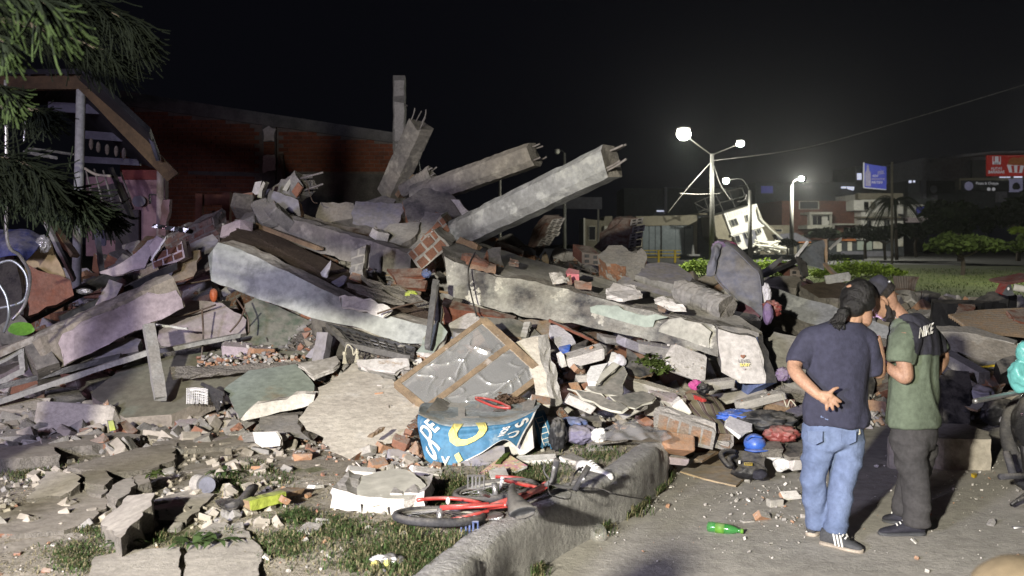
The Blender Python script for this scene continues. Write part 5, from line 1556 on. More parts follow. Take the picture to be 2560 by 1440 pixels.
plate('buried slab rim behind the rounded kerb piece', [(60, 1112), (130, 1094), (300, 1080), (360, 1086), (300, 1106), (150, 1120)], .44, .12)
plate('light flat paving plate at the bottom edge left of centre', [(236, 1392), (300, 1378), (450, 1366), (448, 1450), (210, 1460)], .335, .05, 'pave_lt', jag=.008)
plate('flat paving plate right of the grass joint at the bottom', [(470, 1345), (545, 1300), (620, 1330), (660, 1380), (640, 1460), (456, 1460)], .33, .05, 'pave_lt', jag=.012)
plate('small paving plate by the black tray', [(380, 1250), (470, 1225), (540, 1235), (470, 1300), (400, 1300)], .335, .05, 'pave_lt', jag=.014)
for i, (x, y, w_, kd, mt, tm, rt, ar, lb) in enumerate((
 (190, 1062, 165, 'chunk', 'pave_lt', 'pave_lt', (65, 4, 8), (1, .7, .75), 'big pale boulder of concrete with a smooth whitish face at the left'),
 (276, 1044, 62, 'chunk', 'conc', 'cream', (60, 20, 30), (1, .8, 1.2), 'upright grey stone with a yellow-green stripe beside the big pale boulder'),
 (40, 1022, 120, 'chunk', 'pavement', 'pavement', (30, 10, 20), (1, .7, .7), 'big dull block at the left edge above the rounded kerb piece'),
 (104, 1008, 44, 'chunk', 'pave_lt', 'pave_lt', (70, 0, 10), (1, .7, 1.1), 'upright sandy stone right of the dull block at the left edge'),
 (170, 1022, 62, 'chunk', 'pavement', 'pavement', (10, 5, 0), (1, .6, .5), 'flat sandy stone above the big pale boulder'),
 (160, 990, 80, 'chunk', 'conc_dark', 'conc_dark', (20, 10, 40), (1, .7, .6), 'dark angular block behind the flat sandy stone'),
 (100, 1048, 48, 'chunk', 'conc', 'conc', (20, 10, 40), None, 'small grey lump left of the big pale boulder'),
 (28, 1052, 50, 'flat', 'conc_lt', 'conc_lt', (40, 20, 20), None, 'small pale slab chip at the far left below the dull block'),
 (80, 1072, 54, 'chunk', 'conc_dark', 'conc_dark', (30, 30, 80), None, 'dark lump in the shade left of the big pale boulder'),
 (30, 1095, 90, 'chunk', 'conc', 'conc', (10, 0, 10), (1, .7, .5), 'bluish grey crumbled block at the left edge'),
 (330, 1108, 50, 'chunk', 'conc_dark', 'conc_dark', (10, 0, 40), None, 'rounded dark stone on the pavement behind the cracked slab'),
 (470, 1062, 54, 'chunk', 'brick', 'plaster_pink', (20, 0, 40), (1, .8, .8), 'reddish lump among the grey stones left of centre'),
 (430, 1040, 60, 'chunk', 'lilac', 'conc', (20, 0, 40), (1, .8, .8), 'lilac grey lump behind the reddish one left of centre'),
 (395, 1240, 46, 'chunk', 'brick_dark', 'conc', (40, 0, 60), None, 'small brownish stone between the tipped block and the grass'),
 (430, 1222, 70, 'flat', 'conc', 'conc', (0, 4, 20), None, 'thin grey flake of paving right of the brownish stone'))):
 zc = CH - (y - H) / F * (interp(y, [980, 1100, 1240], [9.6, 8.0, 6.5]))
 D = interp(y, [980, 1040, 1100, 1240, 1300], [9.4, 8.7, 7.9, 6.4, 6.0])
 rock_px(x, y, D, w_ * 1.15, lb, kd, i, mt, tm, rot=rt, ar=ar)
 excl([(x - w_ / 2, y - w_ / 3), (x + w_ / 2, y - w_ / 3), (x + w_ / 2, y + w_ / 3), (x - w_ / 2, y + w_ / 3)], D - .3)
S('yellow-green paint smear on the upright grey stone', [(272, 1052, 8.05), (284, 1050, 8.05), (290, 1070, 8.0), (280, 1076, 8.0)], (0, .02, 0), 'yellow_green', name='paint_flake', cat='paint', ex=False)

# mint slab and friends
S('mint faced slab with a white lower edge left of the big white slab', [(560, 972, 8.6), (622, 926, 9.0), (740, 910, 9.1), (786, 962, 8.7), (784, 990, 8.5), (640, 1018, 8.2), (598, 1046, 8.1)], (.02, .10, -.10), 'slab_mint', 'plaster', jag=.01)
S('long white plaster edge strip along the foot of the mint slab', [(598, 1046, 8.08), (640, 1012, 8.15), (760, 985, 8.4), (786, 988, 8.4), (784, 1012, 8.35), (700, 1030, 8.2), (608, 1048, 8.05)], (0, .14, 0), 'plaster_white', 'plaster', name='plaster_edge', cat='plaster', ex=False)
S('lilac grey slab lying under the mint slab', [(650, 1044, 8.0), (740, 1038, 8.1), (760, 1090, 7.7), (780, 1100, 7.6), (650, 1072, 7.9)], (0, .25, -.02), 'conc', 'broken')
rock_px(665, 1092, 7.6, 118, 'grey rounded block with a bright white plaster patch below the lilac slab', 'chunk', 2, 'conc', 'plaster', rot=(10, 0, 8), ar=(1, .5, .35))
S('bright white plaster patch on the grey rounded block', [(636, 1088, 7.42), (690, 1084, 7.42), (704, 1098, 7.42), (700, 1112, 7.4), (655, 1114, 7.4), (636, 1106, 7.4)], (0, .05, 0), 'plaster_white', 'plaster_white', name='plaster_flake', cat='plaster', ex=False)
# big white slab
S('big rough off-white concrete slab leaning in the middle foreground with torn brick edge', [(748, 1046, 8.1), (790, 1000, 8.3), (800, 968, 8.5), (850, 935, 8.7), (880, 909, 8.9), (925, 925, 8.85), (975, 950, 8.7), (1010, 975, 8.5), (1062, 1000, 8.2), (1040, 1050, 7.8), (1030, 1085, 7.55), (985, 1105, 7.35), (930, 1118, 7.25), (880, 1148, 7.1), (835, 1128, 7.2), (800, 1095, 7.5), (770, 1075, 7.8)], (.10, .26, -.10), 'whiteslab', 'broken_brick', jag=.025)
for i, (x, y, w_, mt) in enumerate(((1000, 1106, 40, 'brick'), (958, 1120, 40, 'brick_orange'), (1020, 1082, 34, 'brick'), (920, 1128, 38, 'conc_lt'), (885, 1140, 34, 'plaster'), (1036, 1060, 30, 'broken_brick'))):
 rock_px(x, y, 7.28 + .1 * (i % 3), w_ * 1.05, ('red brick', 'orange brick', 'dark red brick', 'grey mortar', 'pale mortar', 'brown brick')[i] + ' lump breaking out of the lower right edge of the big white slab', 'chunk', i, mt, rot=(20, 20, i * 50))
B('thin brown splinter lying on the big white slab', (925, 1092, 7.2), (958, 1070, 7.35), .03, .02, 'wood', endamp=.03)
# lilac post and the iron grille
B('lilac grey wooden post standing under the right end of the mint faced slab', (792, 950, 9.1), (812, 838, 9.25), .11, .11, 'lilac')
B('short diagonal brace at the foot of the lilac grey post', (772, 892, 9.3), (800, 860, 9.3), .05, .05, 'lilac')
c = E('iron_grille', 'dark iron window grille lying on edge under the mint faced slab', 'grille', P(930, 890, 9.2))
gt = [P(820, 812, 9.4), P(1035, 872, 9.2)]; gb = [P(868, 862, 9.1), P(1030, 896, 9.0)]
beam('frame_bar', gt[0], gt[1], .035, .035, 'board_black', parent=c); beam('frame_bar', gb[0], gb[1], .05, .05, 'conc_dark', parent=c)
beam('frame_bar', gt[0], gb[0], .05, .04, 'conc_dark', parent=c); beam('frame_bar', gt[1], gb[1], .03, .03, 'board_black', parent=c)
for i in range(1, 9):
 a = gt[0].lerp(gt[1], i / 9); b_ = gb[0].lerp(gb[1], i / 9)
 tube('bar', [a, b_], .012, 'sheet_dark', c, 5)
for i in range(1, 4):
 tube('bar', [gt[0].lerp(gb[0], i / 4), gt[1].lerp(gb[1], i / 4)], .012, 'sheet_dark', c, 5)
S('plain black panel behind the iron grille', [(805, 815, 9.7), (1035, 875, 9.5), (1025, 940, 9.3), (870, 960, 9.2), (845, 900, 9.3)], .1, 'black', 'black', name='panel', cat='panel')  # plain black sheet filling the space behind the bars
c = E('tassel', 'cream rope tassel hanging from the foot of the iron grille', 'tassel', P(862, 905, 9.0))
cable('cord', [(862, 885, 8.98), (868, 862, 8.98), (880, 870, 8.98), (884, 888, 8.97), (892, 872, 8.97), (890, 900, 8.97)], .006, 'rope', c)
for x, y in ((861, 885), (892, 882)):
 vs, fs, ms = merge([tube_geo([P(x, y - 6, 8.97), P(x, y + 2, 8.97)], .016, 6, .02)] + [tube_geo([P(x + R(-2, 2), y, 8.97), P(x + R(-6, 6), y + 24, 8.97)], .006, 4) for _ in range(9)])
 mk('fringe', vs, fs, 'rope', c)
S('lilac white plaster board behind the lilac post', [(745, 912, 9.0), (792, 900, 9.1), (842, 890, 9.1), (846, 912, 9.0), (790, 938, 8.8)], .04, 'plaster', 'plaster', name='wall_sheet', cat='sheet')
S('bright lilac white board strip below the iron grille', [(890, 900, 8.95), (1015, 897, 8.95), (1024, 915, 8.85), (985, 932, 8.75), (900, 915, 8.85)], .04, 'plaster_white', 'plaster', name='wall_sheet', cat='sheet')
S('olive shaded board right of the big white slab top', [(895, 915, 8.9), (990, 935, 8.75), (985, 960, 8.6), (930, 935, 8.8)], .03, 'board_grey', 'board_grey', name='board', cat='board')
# metal upright between the two slabs
B('dark shiny metal door stile standing upright between the two great slabs', (1068, 868, 9.0), (1090, 700, 9.5), .05, .06, 'steel', name='metal_stile', cat='stile')
S('dark narrow board leaning behind the metal stile', [(1082, 712, 9.6), (1096, 700, 9.6), (1108, 820, 9.4), (1088, 815, 9.4)], .04, 'board_black', 'wood', name='board', cat='board')
S('mint white plaster piece low behind the metal stile', [(1072, 830, 9.3), (1092, 800, 9.4), (1120, 830, 9.3), (1085, 880, 9.1), (1040, 880, 9.1)], .1, 'slab_mint', 'plaster', name='wall_piece', cat='plaster')
S('dark brown board under the left end of the grimy slab', [(1110, 745, 10), (1290, 790, 9.8), (1280, 800, 9.7), (1105, 765, 9.8)], .2, 'wood_red', 'wood_red', name='board', cat='board')

# ---- wooden frame with plastic film
fr = E('film_covered_frame', 'wooden frame covered with crinkled clear plastic film propped in the middle', 'frame', P(1180, 990, 8.0))
c4 = [P(992, 962, 8.15), P(1208, 802, 8.75), P(1356, 938, 8.45), P(1150, 1095, 7.85)]
def fq(u, v): return c4[0].lerp(c4[1], u).lerp(c4[3].lerp(c4[2], u), v)
for a, b_, w_ in ((fq(0, 0), fq(1, 0), .045), (fq(1, 0), fq(1, 1), .075), (fq(1, 1), fq(0, 1), .05), (fq(0, 1), fq(0, 0), .05), (fq(0, .47) , fq(1, .47), .05)):
 nrm = (c4[1] - c4[0]).cross(c4[3] - c4[0]).normalized()
 beam('batten', a, b_, w_, .045, 'wood_frame', parent=fr, up=nrm, n=12, amp=.002)
def film():
 nrm = (c4[1] - c4[0]).cross(c4[3] - c4[0]).normalized()
 if nrm.y > 0: nrm = -nrm
 n = 120
 vs, fs = [], []
 for j in range(n + 1):
  for i in range(n + 1):
   u, v = i / n, j / n
   e = min(u, 1 - u, 1 * abs(v - .47) * 2 + .02, v * 2, (1 - v) * 2) * 4
   e = min(1, e)
   p = Vector((u * 3.1, v * 3.1, 1.3))
   q = p + Vector((noise.noise(p * .9), noise.noise(p * .9 + Vector((7, 7, 7))), 0)) * .6
   h = max(0, 1 - 2.2 * abs(noise.noise(q * .8))) ** 9 * .6 + max(0, 1 - 2.2 * abs(noise.noise(q * 1.7 + Vector((3, 3, 3))))) ** 9 * .4 + noise.noise(p * .6) * .35
   vs.append(fq(u, v) + nrm * (.012 + h * .055 * e))
 W = n + 1
 for j in range(n):
  for i in range(n): fs.append([j * W + i, j * W + i + 1, (j + 1) * W + i + 1, (j + 1) * W + i])
 mk('plastic_sheet', vs, fs, 'film', fr, smooth=True)
film()
excl([(985, 960), (1208, 800), (1360, 938), (1290, 1000), (1050, 1000)], 8.0)

# ---- block draped with the blue painted banner
core = [(1062, 1150, 7.22), (1058, 1040, 7.28), (1130, 1075, 7.22), (1220, 1068, 7.22), (1330, 1040, 7.3), (1335, 1120, 7.3), (1250, 1170, 7.25), (1120, 1170, 7.2)]
S('pale squarish concrete block under the blue painted banner', core, (.05, .75, .02), 'plaster', 'conc_lt', name='concrete_block', cat='block', jag=.008)
rows = [[(1075, 1002, 8.3), (1130, 990, 8.4), (1200, 986, 8.45), (1270, 988, 8.45), (1345, 1000, 8.3)],
  [(1052, 1012, 7.8), (1120, 1020, 7.8), (1200, 1022, 7.8), (1285, 1016, 7.8), (1352, 1012, 7.8)],
  [(1046, 1030, 7.30), (1118, 1058, 7.17), (1200, 1058, 7.15), (1278, 1050, 7.2), (1342, 1024, 7.35)],
  [(1044, 1062, 7.2), (1112, 1092, 7.1), (1195, 1084, 7.1), (1272, 1070, 7.13), (1330, 1050, 7.25)],
  [(1052, 1108, 7.18), (1110, 1132, 7.06), (1192, 1108, 7.08), (1262, 1086, 7.12), (1312, 1080, 7.22)],
  [(1064, 1150, 7.12), (1112, 1172, 7.02), (1195, 1138, 7.05), (1258, 1100, 7.12), (1292, 1122, 7.2)]]
RW = [[P(*p) for p in r] for r in rows]
ban = cloth('painted_banner', rows, ['banner_top', 'banner'], 70, 50, .010, 5, split=.44, thick=.006, label='worn blue painted banner with white and yellow letters draped over the concrete block', cat='banner')
surf_text('H', RW, .36, .24, 46, 78, pi / 2, 'letter_grey', ban, .014)
surf_text('DE', RW, .115, .58, 52, 32, -1.1, 'letter_white', ban, .016)
surf_text('S', RW, .145, .80, 34, 42, .45, 'letter_white', ban, .018, bold=.02)
surf_text('Y', RW, .255, .93, 22, 34, .1, 'letter_white', ban, .018)
surf_text('C', RW, .42, .58, 76, 84, -pi / 2, 'letter_yellow', ban, .020, bold=.04)
surf_text('NOS', RW, .72, .68, 58, 20, -1.5, 'letter_white', ban, .018)
surf_text('S', RW, .87, .58, 34, 36, 1.0, 'letter_white', ban, .018)
surf_text('C', RW, .85, .82, 34, 26, 2.7, 'letter_white', ban, .018)
surf_text('I', RW, .36, .90, 10, 24, -.3, 'letter_yellow', ban, .018)
for i in range(1, 2):
 b_ = []
 for k in range(40):
  u = .18 + (1 - .18) * k / 39
  p = surf(RW, u, .975); q = surf(RW, u, 1.0)
  o_ = (Vector((0, 0, CH)) - p).normalized() * .012
  b_ += [p + o_, q + o_]
 mk('white_border', b_, [[2 * k, 2 * k + 1, 2 * k + 3, 2 * k + 2] for k in range(39)], 'letter_white', ban)
 b_ = []
 for k in range(30):
  v = .40 + .6 * k / 29
  p = surf(RW, .965, v); q = surf(RW, 1.0, v)
  o_ = (Vector((0, 0, CH)) - p).normalized() * .012
  b_ += [p + o_, q + o_]
 mk('white_border', b_, [[2 * k, 2 * k + 1, 2 * k + 3, 2 * k + 2] for k in range(29)], 'letter_white', ban)
r2 = [[(1330, 1004, 7.9), (1350, 1008, 7.9)], [(1325, 1040, 7.6), (1362, 1030, 7.7)], [(1338, 1070, 7.55), (1372, 1060, 7.6)], [(1345, 1105, 7.5), (1384, 1092, 7.55)], [(1352, 1118, 7.45), (1388, 1112, 7.5)]]
RW2 = [[P(*p) for p in r] for r in r2]
b2 = cloth('banner_flap', r2, ['banner_top', 'banner'], 12, 30, .008, 6, split=.2, thick=.005, jag=.03, label='frayed blue banner strip with white lines hanging right of the painted banner', cat='banner')
for u0, u1, v0, v1 in ((.30, .34, .3, .92), (.72, .76, .3, .92)) + tuple((.3, .75, .32 + .1 * k, .335 + .1 * k) for k in range(6)):
 q = []
 for k in range(9):
  t = k / 8
  for s_ in (0, 1):
   if v1 - v0 > .1: uu, vv = u0 + (u1 - u0) * s_, v0 + (v1 - v0) * t
   else: uu, vv = u0 + (u1 - u0) * t, v0 + (v1 - v0) * s_
   p = surf(RW2, uu, vv); q.append(p + (Vector((0, 0, CH)) - p).normalized() * .012)
 mk('white_line', q, [[2 * k, 2 * k + 1, 2 * k + 3, 2 * k + 2] for k in range(8)], 'letter_white', b2)
excl([(1045, 1010), (1110, 985), (1345, 990), (1385, 1110), (1300, 1130), (1110, 1175), (1060, 1150)], 6.9)
c = E('leaf_pile', 'clump of dry brown leaves lying on the draped banner', 'leaves', P(1270, 1000, 8.0))
vs, fs = leaf_geo(170, ell_samp([(P(1262, 1004, 7.95), (.13, .14, .045)), (P(1290, 1002, 8.0), (.10, .10, .03)), (P(1258, 996, 8.0), (.07, .08, .06))]), .035, seed=5)
mk('leaf_clump', vs, fs, 'brown_leaf', c)
crumple('glass_dome', P(1250, 1030, 7.62), (.058, .05, .026), 'black_gloss', 1, .5, .0, label='black glossy lens-shaped cap on the draped banner', cat='cap', sub=3)
c = E('red_plastic_frame', 'thin red plastic triangle frame lying on the draped banner', 'frame', P(1230, 1005, 7.9))
tube('loop', spline([P(1188, 994, 7.9), P(1215, 996, 7.92), P(1250, 1006, 7.82), P(1275, 1018, 7.68)], 10), .011, 'red', c)
tube('loop', spline([P(1190, 997, 7.85), P(1220, 1010, 7.75), P(1245, 1018, 7.68), P(1277, 1020, 7.65)], 10), .011, 'red', c)
S('pale slanting slab piece under the front of the draped banner', [(1135, 1165, 6.98), (1190, 1130, 7.1), (1255, 1112, 7.15), (1256, 1150, 7.02), (1180, 1168, 6.95)], .2, 'lilac', 'conc', name='concrete_piece', cat='rubble')
# floral booklet and white strips in front of banner
S('pink floral printed booklet lying in the grass below the banner', [(1195, 1185, 6.8), (1265, 1132, 7.1), (1318, 1164, 6.9), (1288, 1178, 6.8), (1230, 1190, 6.75)], (0, .01, -.02), 'floral', 'white', name='booklet', cat='booklet', jag=.002)
B('dark green spine strip of the floral booklet', (1245, 1158, 6.9), (1268, 1134, 7.05), .035, .012, 'leaf_mid', name='booklet_spine', cat='booklet')
S('small pale lilac box lid standing in the grass behind the bicycle', [(1222, 1176, 6.7), (1262, 1166, 6.75), (1272, 1190, 6.6), (1228, 1196, 6.6)], .10, 'plaster', 'plaster', name='box', cat='box', jag=.003)
S('long white foam plank lying right of the floral booklet', [(1292, 1140, 7.15), (1388, 1134, 7.25), (1392, 1148, 7.15), (1300, 1154, 7.05)], .12, 'plaster_white', 'plaster_white', name='foam_plank', cat='plank', jag=.006)
rock_px(1432, 1150, 7.2, 70, 'crumbled white plaster strip in the grass right of the foam plank', 'flat', 1, 'plaster', rot=(10, 4, 60))
rock_px(1500, 1120, 7.6, 76, 'flat white plaster piece in the grass near the far end of the kerb', 'flat', 2, 'plaster', rot=(14, 0, 10))

# ---- white faced block in the foreground
wb = E('masonry_block', 'large white plastered masonry block lying in the foreground left of the bicycle', 'block', G(950, 1285, .3))
top = [G(828, 1224, .415), G(880, 1206, .42), G(905, 1190, .43), G(985, 1170, .45), G(1028, 1178, .45), G(1064, 1212, .43), G(1060, 1230, .415), G(1010, 1248, .405), G(905, 1241, .405)]
g = slab_geo([p for p in top], Vector((0, 0, -.05)), .012, .05)
mk('top_render', g[0], g[1], ['cream', 'plaster'], wb, fm=g[2])
for i, (x0, x1, mt) in enumerate(((828, 905, 'plaster'), (907, 972, 'cream'), (974, 1008, 'plaster'), (1010, 1064, 'plaster'))):
 yt0, yt1 = interp(x0, [828, 905, 1064], [1224, 1242, 1228]), interp(x1, [828, 905, 1064], [1224, 1242, 1228])
 yb0, yb1 = interp(x0, [828, 905, 1010, 1064], [1268, 1282, 1294, 1272]), interp(x1, [828, 905, 1010, 1064], [1268, 1282, 1294, 1272])
 f = [P(x0, yt0, 5.82), P(x1, yt1, 5.82), P(x1, yb1, 5.80), P(x0, yb0, 5.80)]
 g = slab_geo(f, Vector((.02, .42, .0)), .012, .04)
 mk('hollow_brick', g[0], g[1], [mt, 'plaster'], wb, fm=g[2])
excl([(820, 1170), (1070, 1165), (1070, 1300), (820, 1300)], 5.6)
rock_px(905, 1180, 6.7, 80, 'white plaster lump with orange brick behind the foreground masonry block', 'chunk', 3, 'plaster_white', rot=(10, 10, 20), ar=(1, .7, .4))
rock_px(945, 1164, 7.0, 60, 'orange brick rubble lump behind the foreground masonry block', 'brick', 1, 'brick_orange', rot=(20, 0, 30))
rock_px(1072, 1178, 6.75, 84, 'smooth grey-white flake leaning right of the foreground masonry block', 'flat', 3, 'plaster', rot=(20, 12, 10), ar=(1, .6, .4))
rock_px(1092, 1206, 6.6, 44, 'pinkish stone under the leaning flake', 'chunk', 4, 'plaster_pink', rot=(20, 12, 10))
# lumber etc on the grass at left
B('short grey weathered board lying flat in the grass', (622, 1256, 5.9), (742, 1224, 6.25), .11, .03, 'wood', endamp=.02)
B('short board with a yellow-green painted edge in the grass', (614, 1264, 5.78), (706, 1240, 6.0), .07, .06, 'yellow_green', 'wood')
rock_px(712, 1250, 5.9, 36, 'orange brick bit resting on the painted board', 'brick', 2, 'brick_orange', rot=(10, 30, 40))
tube('curved_strip', spline([P(572, 1272, 5.72), P(604, 1256, 5.82), P(622, 1236, 6.0), P(632, 1222, 6.15)], 8), .035, 'rubber', n=5, label='dark curved rubber strip lying left of the painted board', cat='strip')
c = E('tin_can', 'dented open tin can lying on its side in the grass at left', 'can', G(508, 1220, .3))
tube('can_wall', [P(494, 1207, 6.32), P(515, 1212, 6.2)], .055, 'conc_lt', c, 20, smooth=False)
tube('can_rim', [P(514, 1212, 6.2), P(517, 1212.5, 6.18)], .058, 'steel', c, 20, smooth=False)
tube('can_opening', [P(517, 1212.5, 6.185), P(518, 1213, 6.17)], .050, 'mattress', c, 20, smooth=False)
cloth('black_tray', [[(535, 1250, 5.92), (570, 1244, 5.97), (606, 1250, 5.92)], [(545, 1262, 5.75), (572, 1270, 5.7), (598, 1262, 5.75)], [(552, 1270, 5.68), (572, 1276, 5.65), (594, 1268, 5.68)]], 'black_gloss', 30, 20, .004, 30, ridge=True, thick=.006, label='black ribbed plastic tray lying on the pavement at left', cat='tray')
for i, (x, y, w_, kd, mt, lb) in enumerate(((778, 1322, 70, 'flat', 'plaster', 'flat white plaster flake lying in the grass near the bottom'), (812, 1306, 40, 'flat', 'plaster_white', 'smaller white flake just behind the flat one in the grass'), (832, 1328, 26, 'chunk', 'plaster', 'small white lump right of the flat flakes'),
 (770, 1238, 18, 'brick', 'brick_orange', 'tiny upright brick bit right of the painted board'), (640, 1172, 34, 'brick', 'brick_orange', 'orange brick sliver in the grass left of the gravel'), (756, 1140, 44, 'chunk', 'brick_orange', 'orange brick wedge among the pale stones'), (880, 1128, 46, 'chunk', 'conc_lt', 'pale grey wedge at the foot of the white slab'),
 (560, 1104, 60, 'flat', 'plaster_pink', 'pinkish flat stone under the mint slab'), (600, 1092, 50, 'chunk', 'conc_lt', 'pale lump under the mint slab'), (790, 1216, 40, 'flat', 'plaster_white', 'small white chip between the boards and the block'))):
 rock_px(x, y, G(x, y + w_ * .15, .3).y, w_ * 1.1, lb, kd, i, mt, rot=(R(-10, 10), R(-10, 10), R(0, 90)))
c = E('snack_wrapper', 'crumpled silver and yellow snack wrapper in the grass at the bottom', 'wrapper', G(965, 1410, .3))
crumple('foil', G(978, 1404, .34), (.055, .035, .032), 'steel', 3, 3.5, .45, c)
crumple('printed_part', G(950, 1404, .34), (.045, .03, .026), 'paper', 4, 3.5, .45, c)
crumple('yellow_part', G(938, 1418, .33), (.02, .02, .03), 'letter_yellow', 5, 3.5, .35, c)
crumple('yellow_part', G(968, 1412, .335), (.016, .02, .026), 'letter_yellow', 6, 3.5, .35, c)

# ---- centre clutter right of the film frame
S('wide olive brown board under the grimy slab behind the film frame', [(1200, 790, 9.4), (1300, 800, 9.4), (1370, 850, 9.2), (1300, 845, 9.1), (1228, 825, 9.2)], .03, 'board_grey', 'wood', name='board', cat='board')
S('second brownish board continuing right of the olive one', [(1285, 800, 9.5), (1372, 800, 9.5), (1378, 845, 9.3), (1330, 852, 9.2), (1300, 840, 9.3)], .03, 'wood', 'wood', name='board', cat='board')
B('short upright twin batten standing behind the film frame', (1310, 845, 9.1), (1320, 808, 9.2), .06, .05, 'wood_grey')
S('tall pale leaning wall slab with a bright white torn side right of the film frame', [(1288, 856, 8.7), (1310, 846, 8.8), (1342, 842, 8.8), (1350, 870, 8.7), (1355, 905, 8.5), (1372, 975, 8.2), (1380, 1012, 8.1), (1345, 1020, 8.1), (1338, 960, 8.3)], (.10, .16, 0), 'whiteslab', 'plaster_white')
S('bright white torn plaster face beside the leaning wall slab', [(1335, 860, 8.75), (1350, 868, 8.8), (1372, 892, 8.7), (1374, 905, 8.65), (1354, 912, 8.6)], .1, 'plaster_white', 'plaster_white', name='plaster_flake', cat='plaster', ex=False)
rock_px(1350, 1010, 8.0, 56, 'sandy yellow broken stone at the foot of the leaning wall slab', 'chunk', 3, 'letter_grey', 'brick_orange', rot=(30, 10, 10))
S('printed pale banner piece with a blurry blue picture under the grimy slab', [(1375, 815, 9.3), (1400, 812, 9.4), (1430, 838, 9.3), (1440, 858, 9.1), (1400, 875, 9.0), (1378, 845, 9.2)], .02, 'paper', 'paper', name='printed_sheet', cat='sheet')
S('small blue strip of the printed pale banner piece', [(1398, 868, 8.95), (1422, 862, 8.98), (1424, 876, 8.9), (1402, 882, 8.9)], .02, 'blue', 'blue', name='printed_sheet', cat='sheet', ex=False)
S('flat black board leaning up right toward the grimy slab', [(1396, 882, 8.9), (1465, 848, 9.2), (1470, 868, 9.0), (1428, 898, 8.8), (1395, 902, 8.8)], .02, 'board_black', 'board_black', name='board', cat='board')
B('long thin red-brown batten under the grimy slab', (1372, 800, 9.4), (1480, 850, 9.15), .03, .025, 'wood_red')
for i, (x, y, D, w_, kd, mt, tm, ar, rt, lb) in enumerate((
 (1458, 892, 8.7, 96, 'chunk', 'plaster', 'plaster', (1, .6, .5), (10, -15, 10), 'big pale rounded chunk with a brown end left of the black boards'),
 (1440, 922, 8.5, 30, 'brick', 'brick_orange', 'plaster', None, (40, 20, 60), 'little orange brick with white rim near the pale chunk'),
 (1404, 900, 8.6, 34, 'chunk', 'plaster_white', 'plaster_white', None, (40, 60, 60), 'bright white shard left of the little orange brick'),
 (1470, 945, 8.4, 60, 'chunk', 'conc_lt', 'conc_lt', (1, .7, .5), (0, 0, 0), 'pale crumbled piece in front of the big pale chunk'),
 (1452, 1010, 8.1, 78, 'chunk', 'plaster', 'plaster_white', (1, .6, .55), (10, 25, 10), 'smooth white plastered block under the long grey board'),
 (1580, 1016, 8.2, 70, 'chunk', 'plaster', 'brick_orange', (1, .6, .8), (40, -20, 10), 'upright block half white half orange brick in the middle of the clutter'),
 (1655, 1010, 8.5, 78, 'chunk', 'plaster', 'plaster_pink', (1, .7, 1), (30, 10, 10), 'angular white and lilac block right of the half orange block'),
 (1702, 1020, 8.4, 44, 'chunk', 'plaster_white', 'plaster_white', None, (10, 50, 10), 'small white plaster lump left of the striped blanket'),
 (1410, 1040, 8.0, 40, 'chunk', 'broken_brick', 'plaster_pink', None, (10, 50, 10), 'pinkish round stone at the left foot of the clutter'),
 (1630, 975, 8.8, 150, 'chunk', 'conc_lt', 'whiteslab', (1, .35, .3), (8, 17, 0), 'long cream plastered wall fragment with brick spots sloping down right'),
 (1720, 910, 9.0, 100, 'flat', 'plaster', 'plaster', (1, .8, .5), (60, 20, 10), 'smooth leaning grey-white slab piece below the grimy slab end'),
 (1640, 872, 9.3, 90, 'chunk', 'conc', 'lilac', (1, .7, .6), (10, 10, 0), 'lilac grey block tucked under the grimy slab'),
 (1580, 862, 9.3, 80, 'chunk', 'lilac', 'conc', (1, .7, .5), (10, 20, 30), 'bluish grey block tucked under the grimy slab left of the lilac one'),
 (1660, 905, 9.1, 90, 'chunk', 'plaster', 'plaster', (1, .6, .5), (20, -10, 30), 'pale cracked lump behind the mossy patch'),
 (1530, 850, 9.35, 70, 'chunk', 'conc', 'plaster_pink', (1, .7, .5), (10, 10, 30), 'grey pink flat block high under the grimy slab'),
 (1795, 960, 8.9, 80, 'chunk', 'conc_lt', 'plaster', (1, .5, .4), (5, -5, 10), 'cream coloured brick fragment with orange end in front of the heart block'),
 (1900, 1000, 8.8, 120, 'chunk', 'conc_lt', 'conc_lt', (1, .4, .25), (5, -12, 10), 'long pale concrete lath lying before the heart block'),
 (1830, 992, 9.2, 130, 'flat', 'conc_lt', 'pave_lt', (1.3, .5, .5), (15, -12, 0), 'broad pale concrete slab piece behind the striped blanket'),
 (1688, 1110, 7.75, 78, 'chunk', 'brick_orange', 'brick_orange', (1, .7, .95), (60, 10, 20), 'large roundish orange brick lump with a grey mortar band by the kerb end'),
 (1690, 1150, 7.8, 60, 'chunk', 'plaster_pink', 'plaster', (1, .6, .5), (10, 10, 20), 'pinkish white stone under the large orange brick lump'),
 (1905, 1292, 6.75, 48, 'brick', 'brick_orange', 'plaster', (1, .6, .9), (50, 20, 40), 'orange brick half with a white side lying on the street'),
 (1868, 1304, 6.7, 34, 'flat', 'conc_lt', 'plaster', None, (0, 0, 20), 'flat grey chip touching the orange brick half'),
 (1938, 1258, 7.1, 40, 'chunk', 'conc_lt', 'conc_lt', None, (0, 0, 20), 'rounded grey stone behind the orange brick half'),
 (1975, 1240, 7.3, 56, 'flat', 'brick_orange', 'plaster_white', (1, .6, .9), (40, 0, 20), 'white and orange brick shard left of the jeans'),
 (1540, 1128 + 60, 7.2, 1, 'flat', 'conc_lt', 'plaster', None, (0, 0, 20), None))):
 if lb:
  rock_px(x, y, D, w_ * 1.12, lb, kd, i, mt, tm, rot=rt, ar=ar)
  excl([(x - w_ * .4, y - w_ * .25), (x + w_ * .4, y - w_ * .25), (x + w_ * .4, y + w_ * .25), (x - w_ * .4, y + w_ * .25)], D - .2)
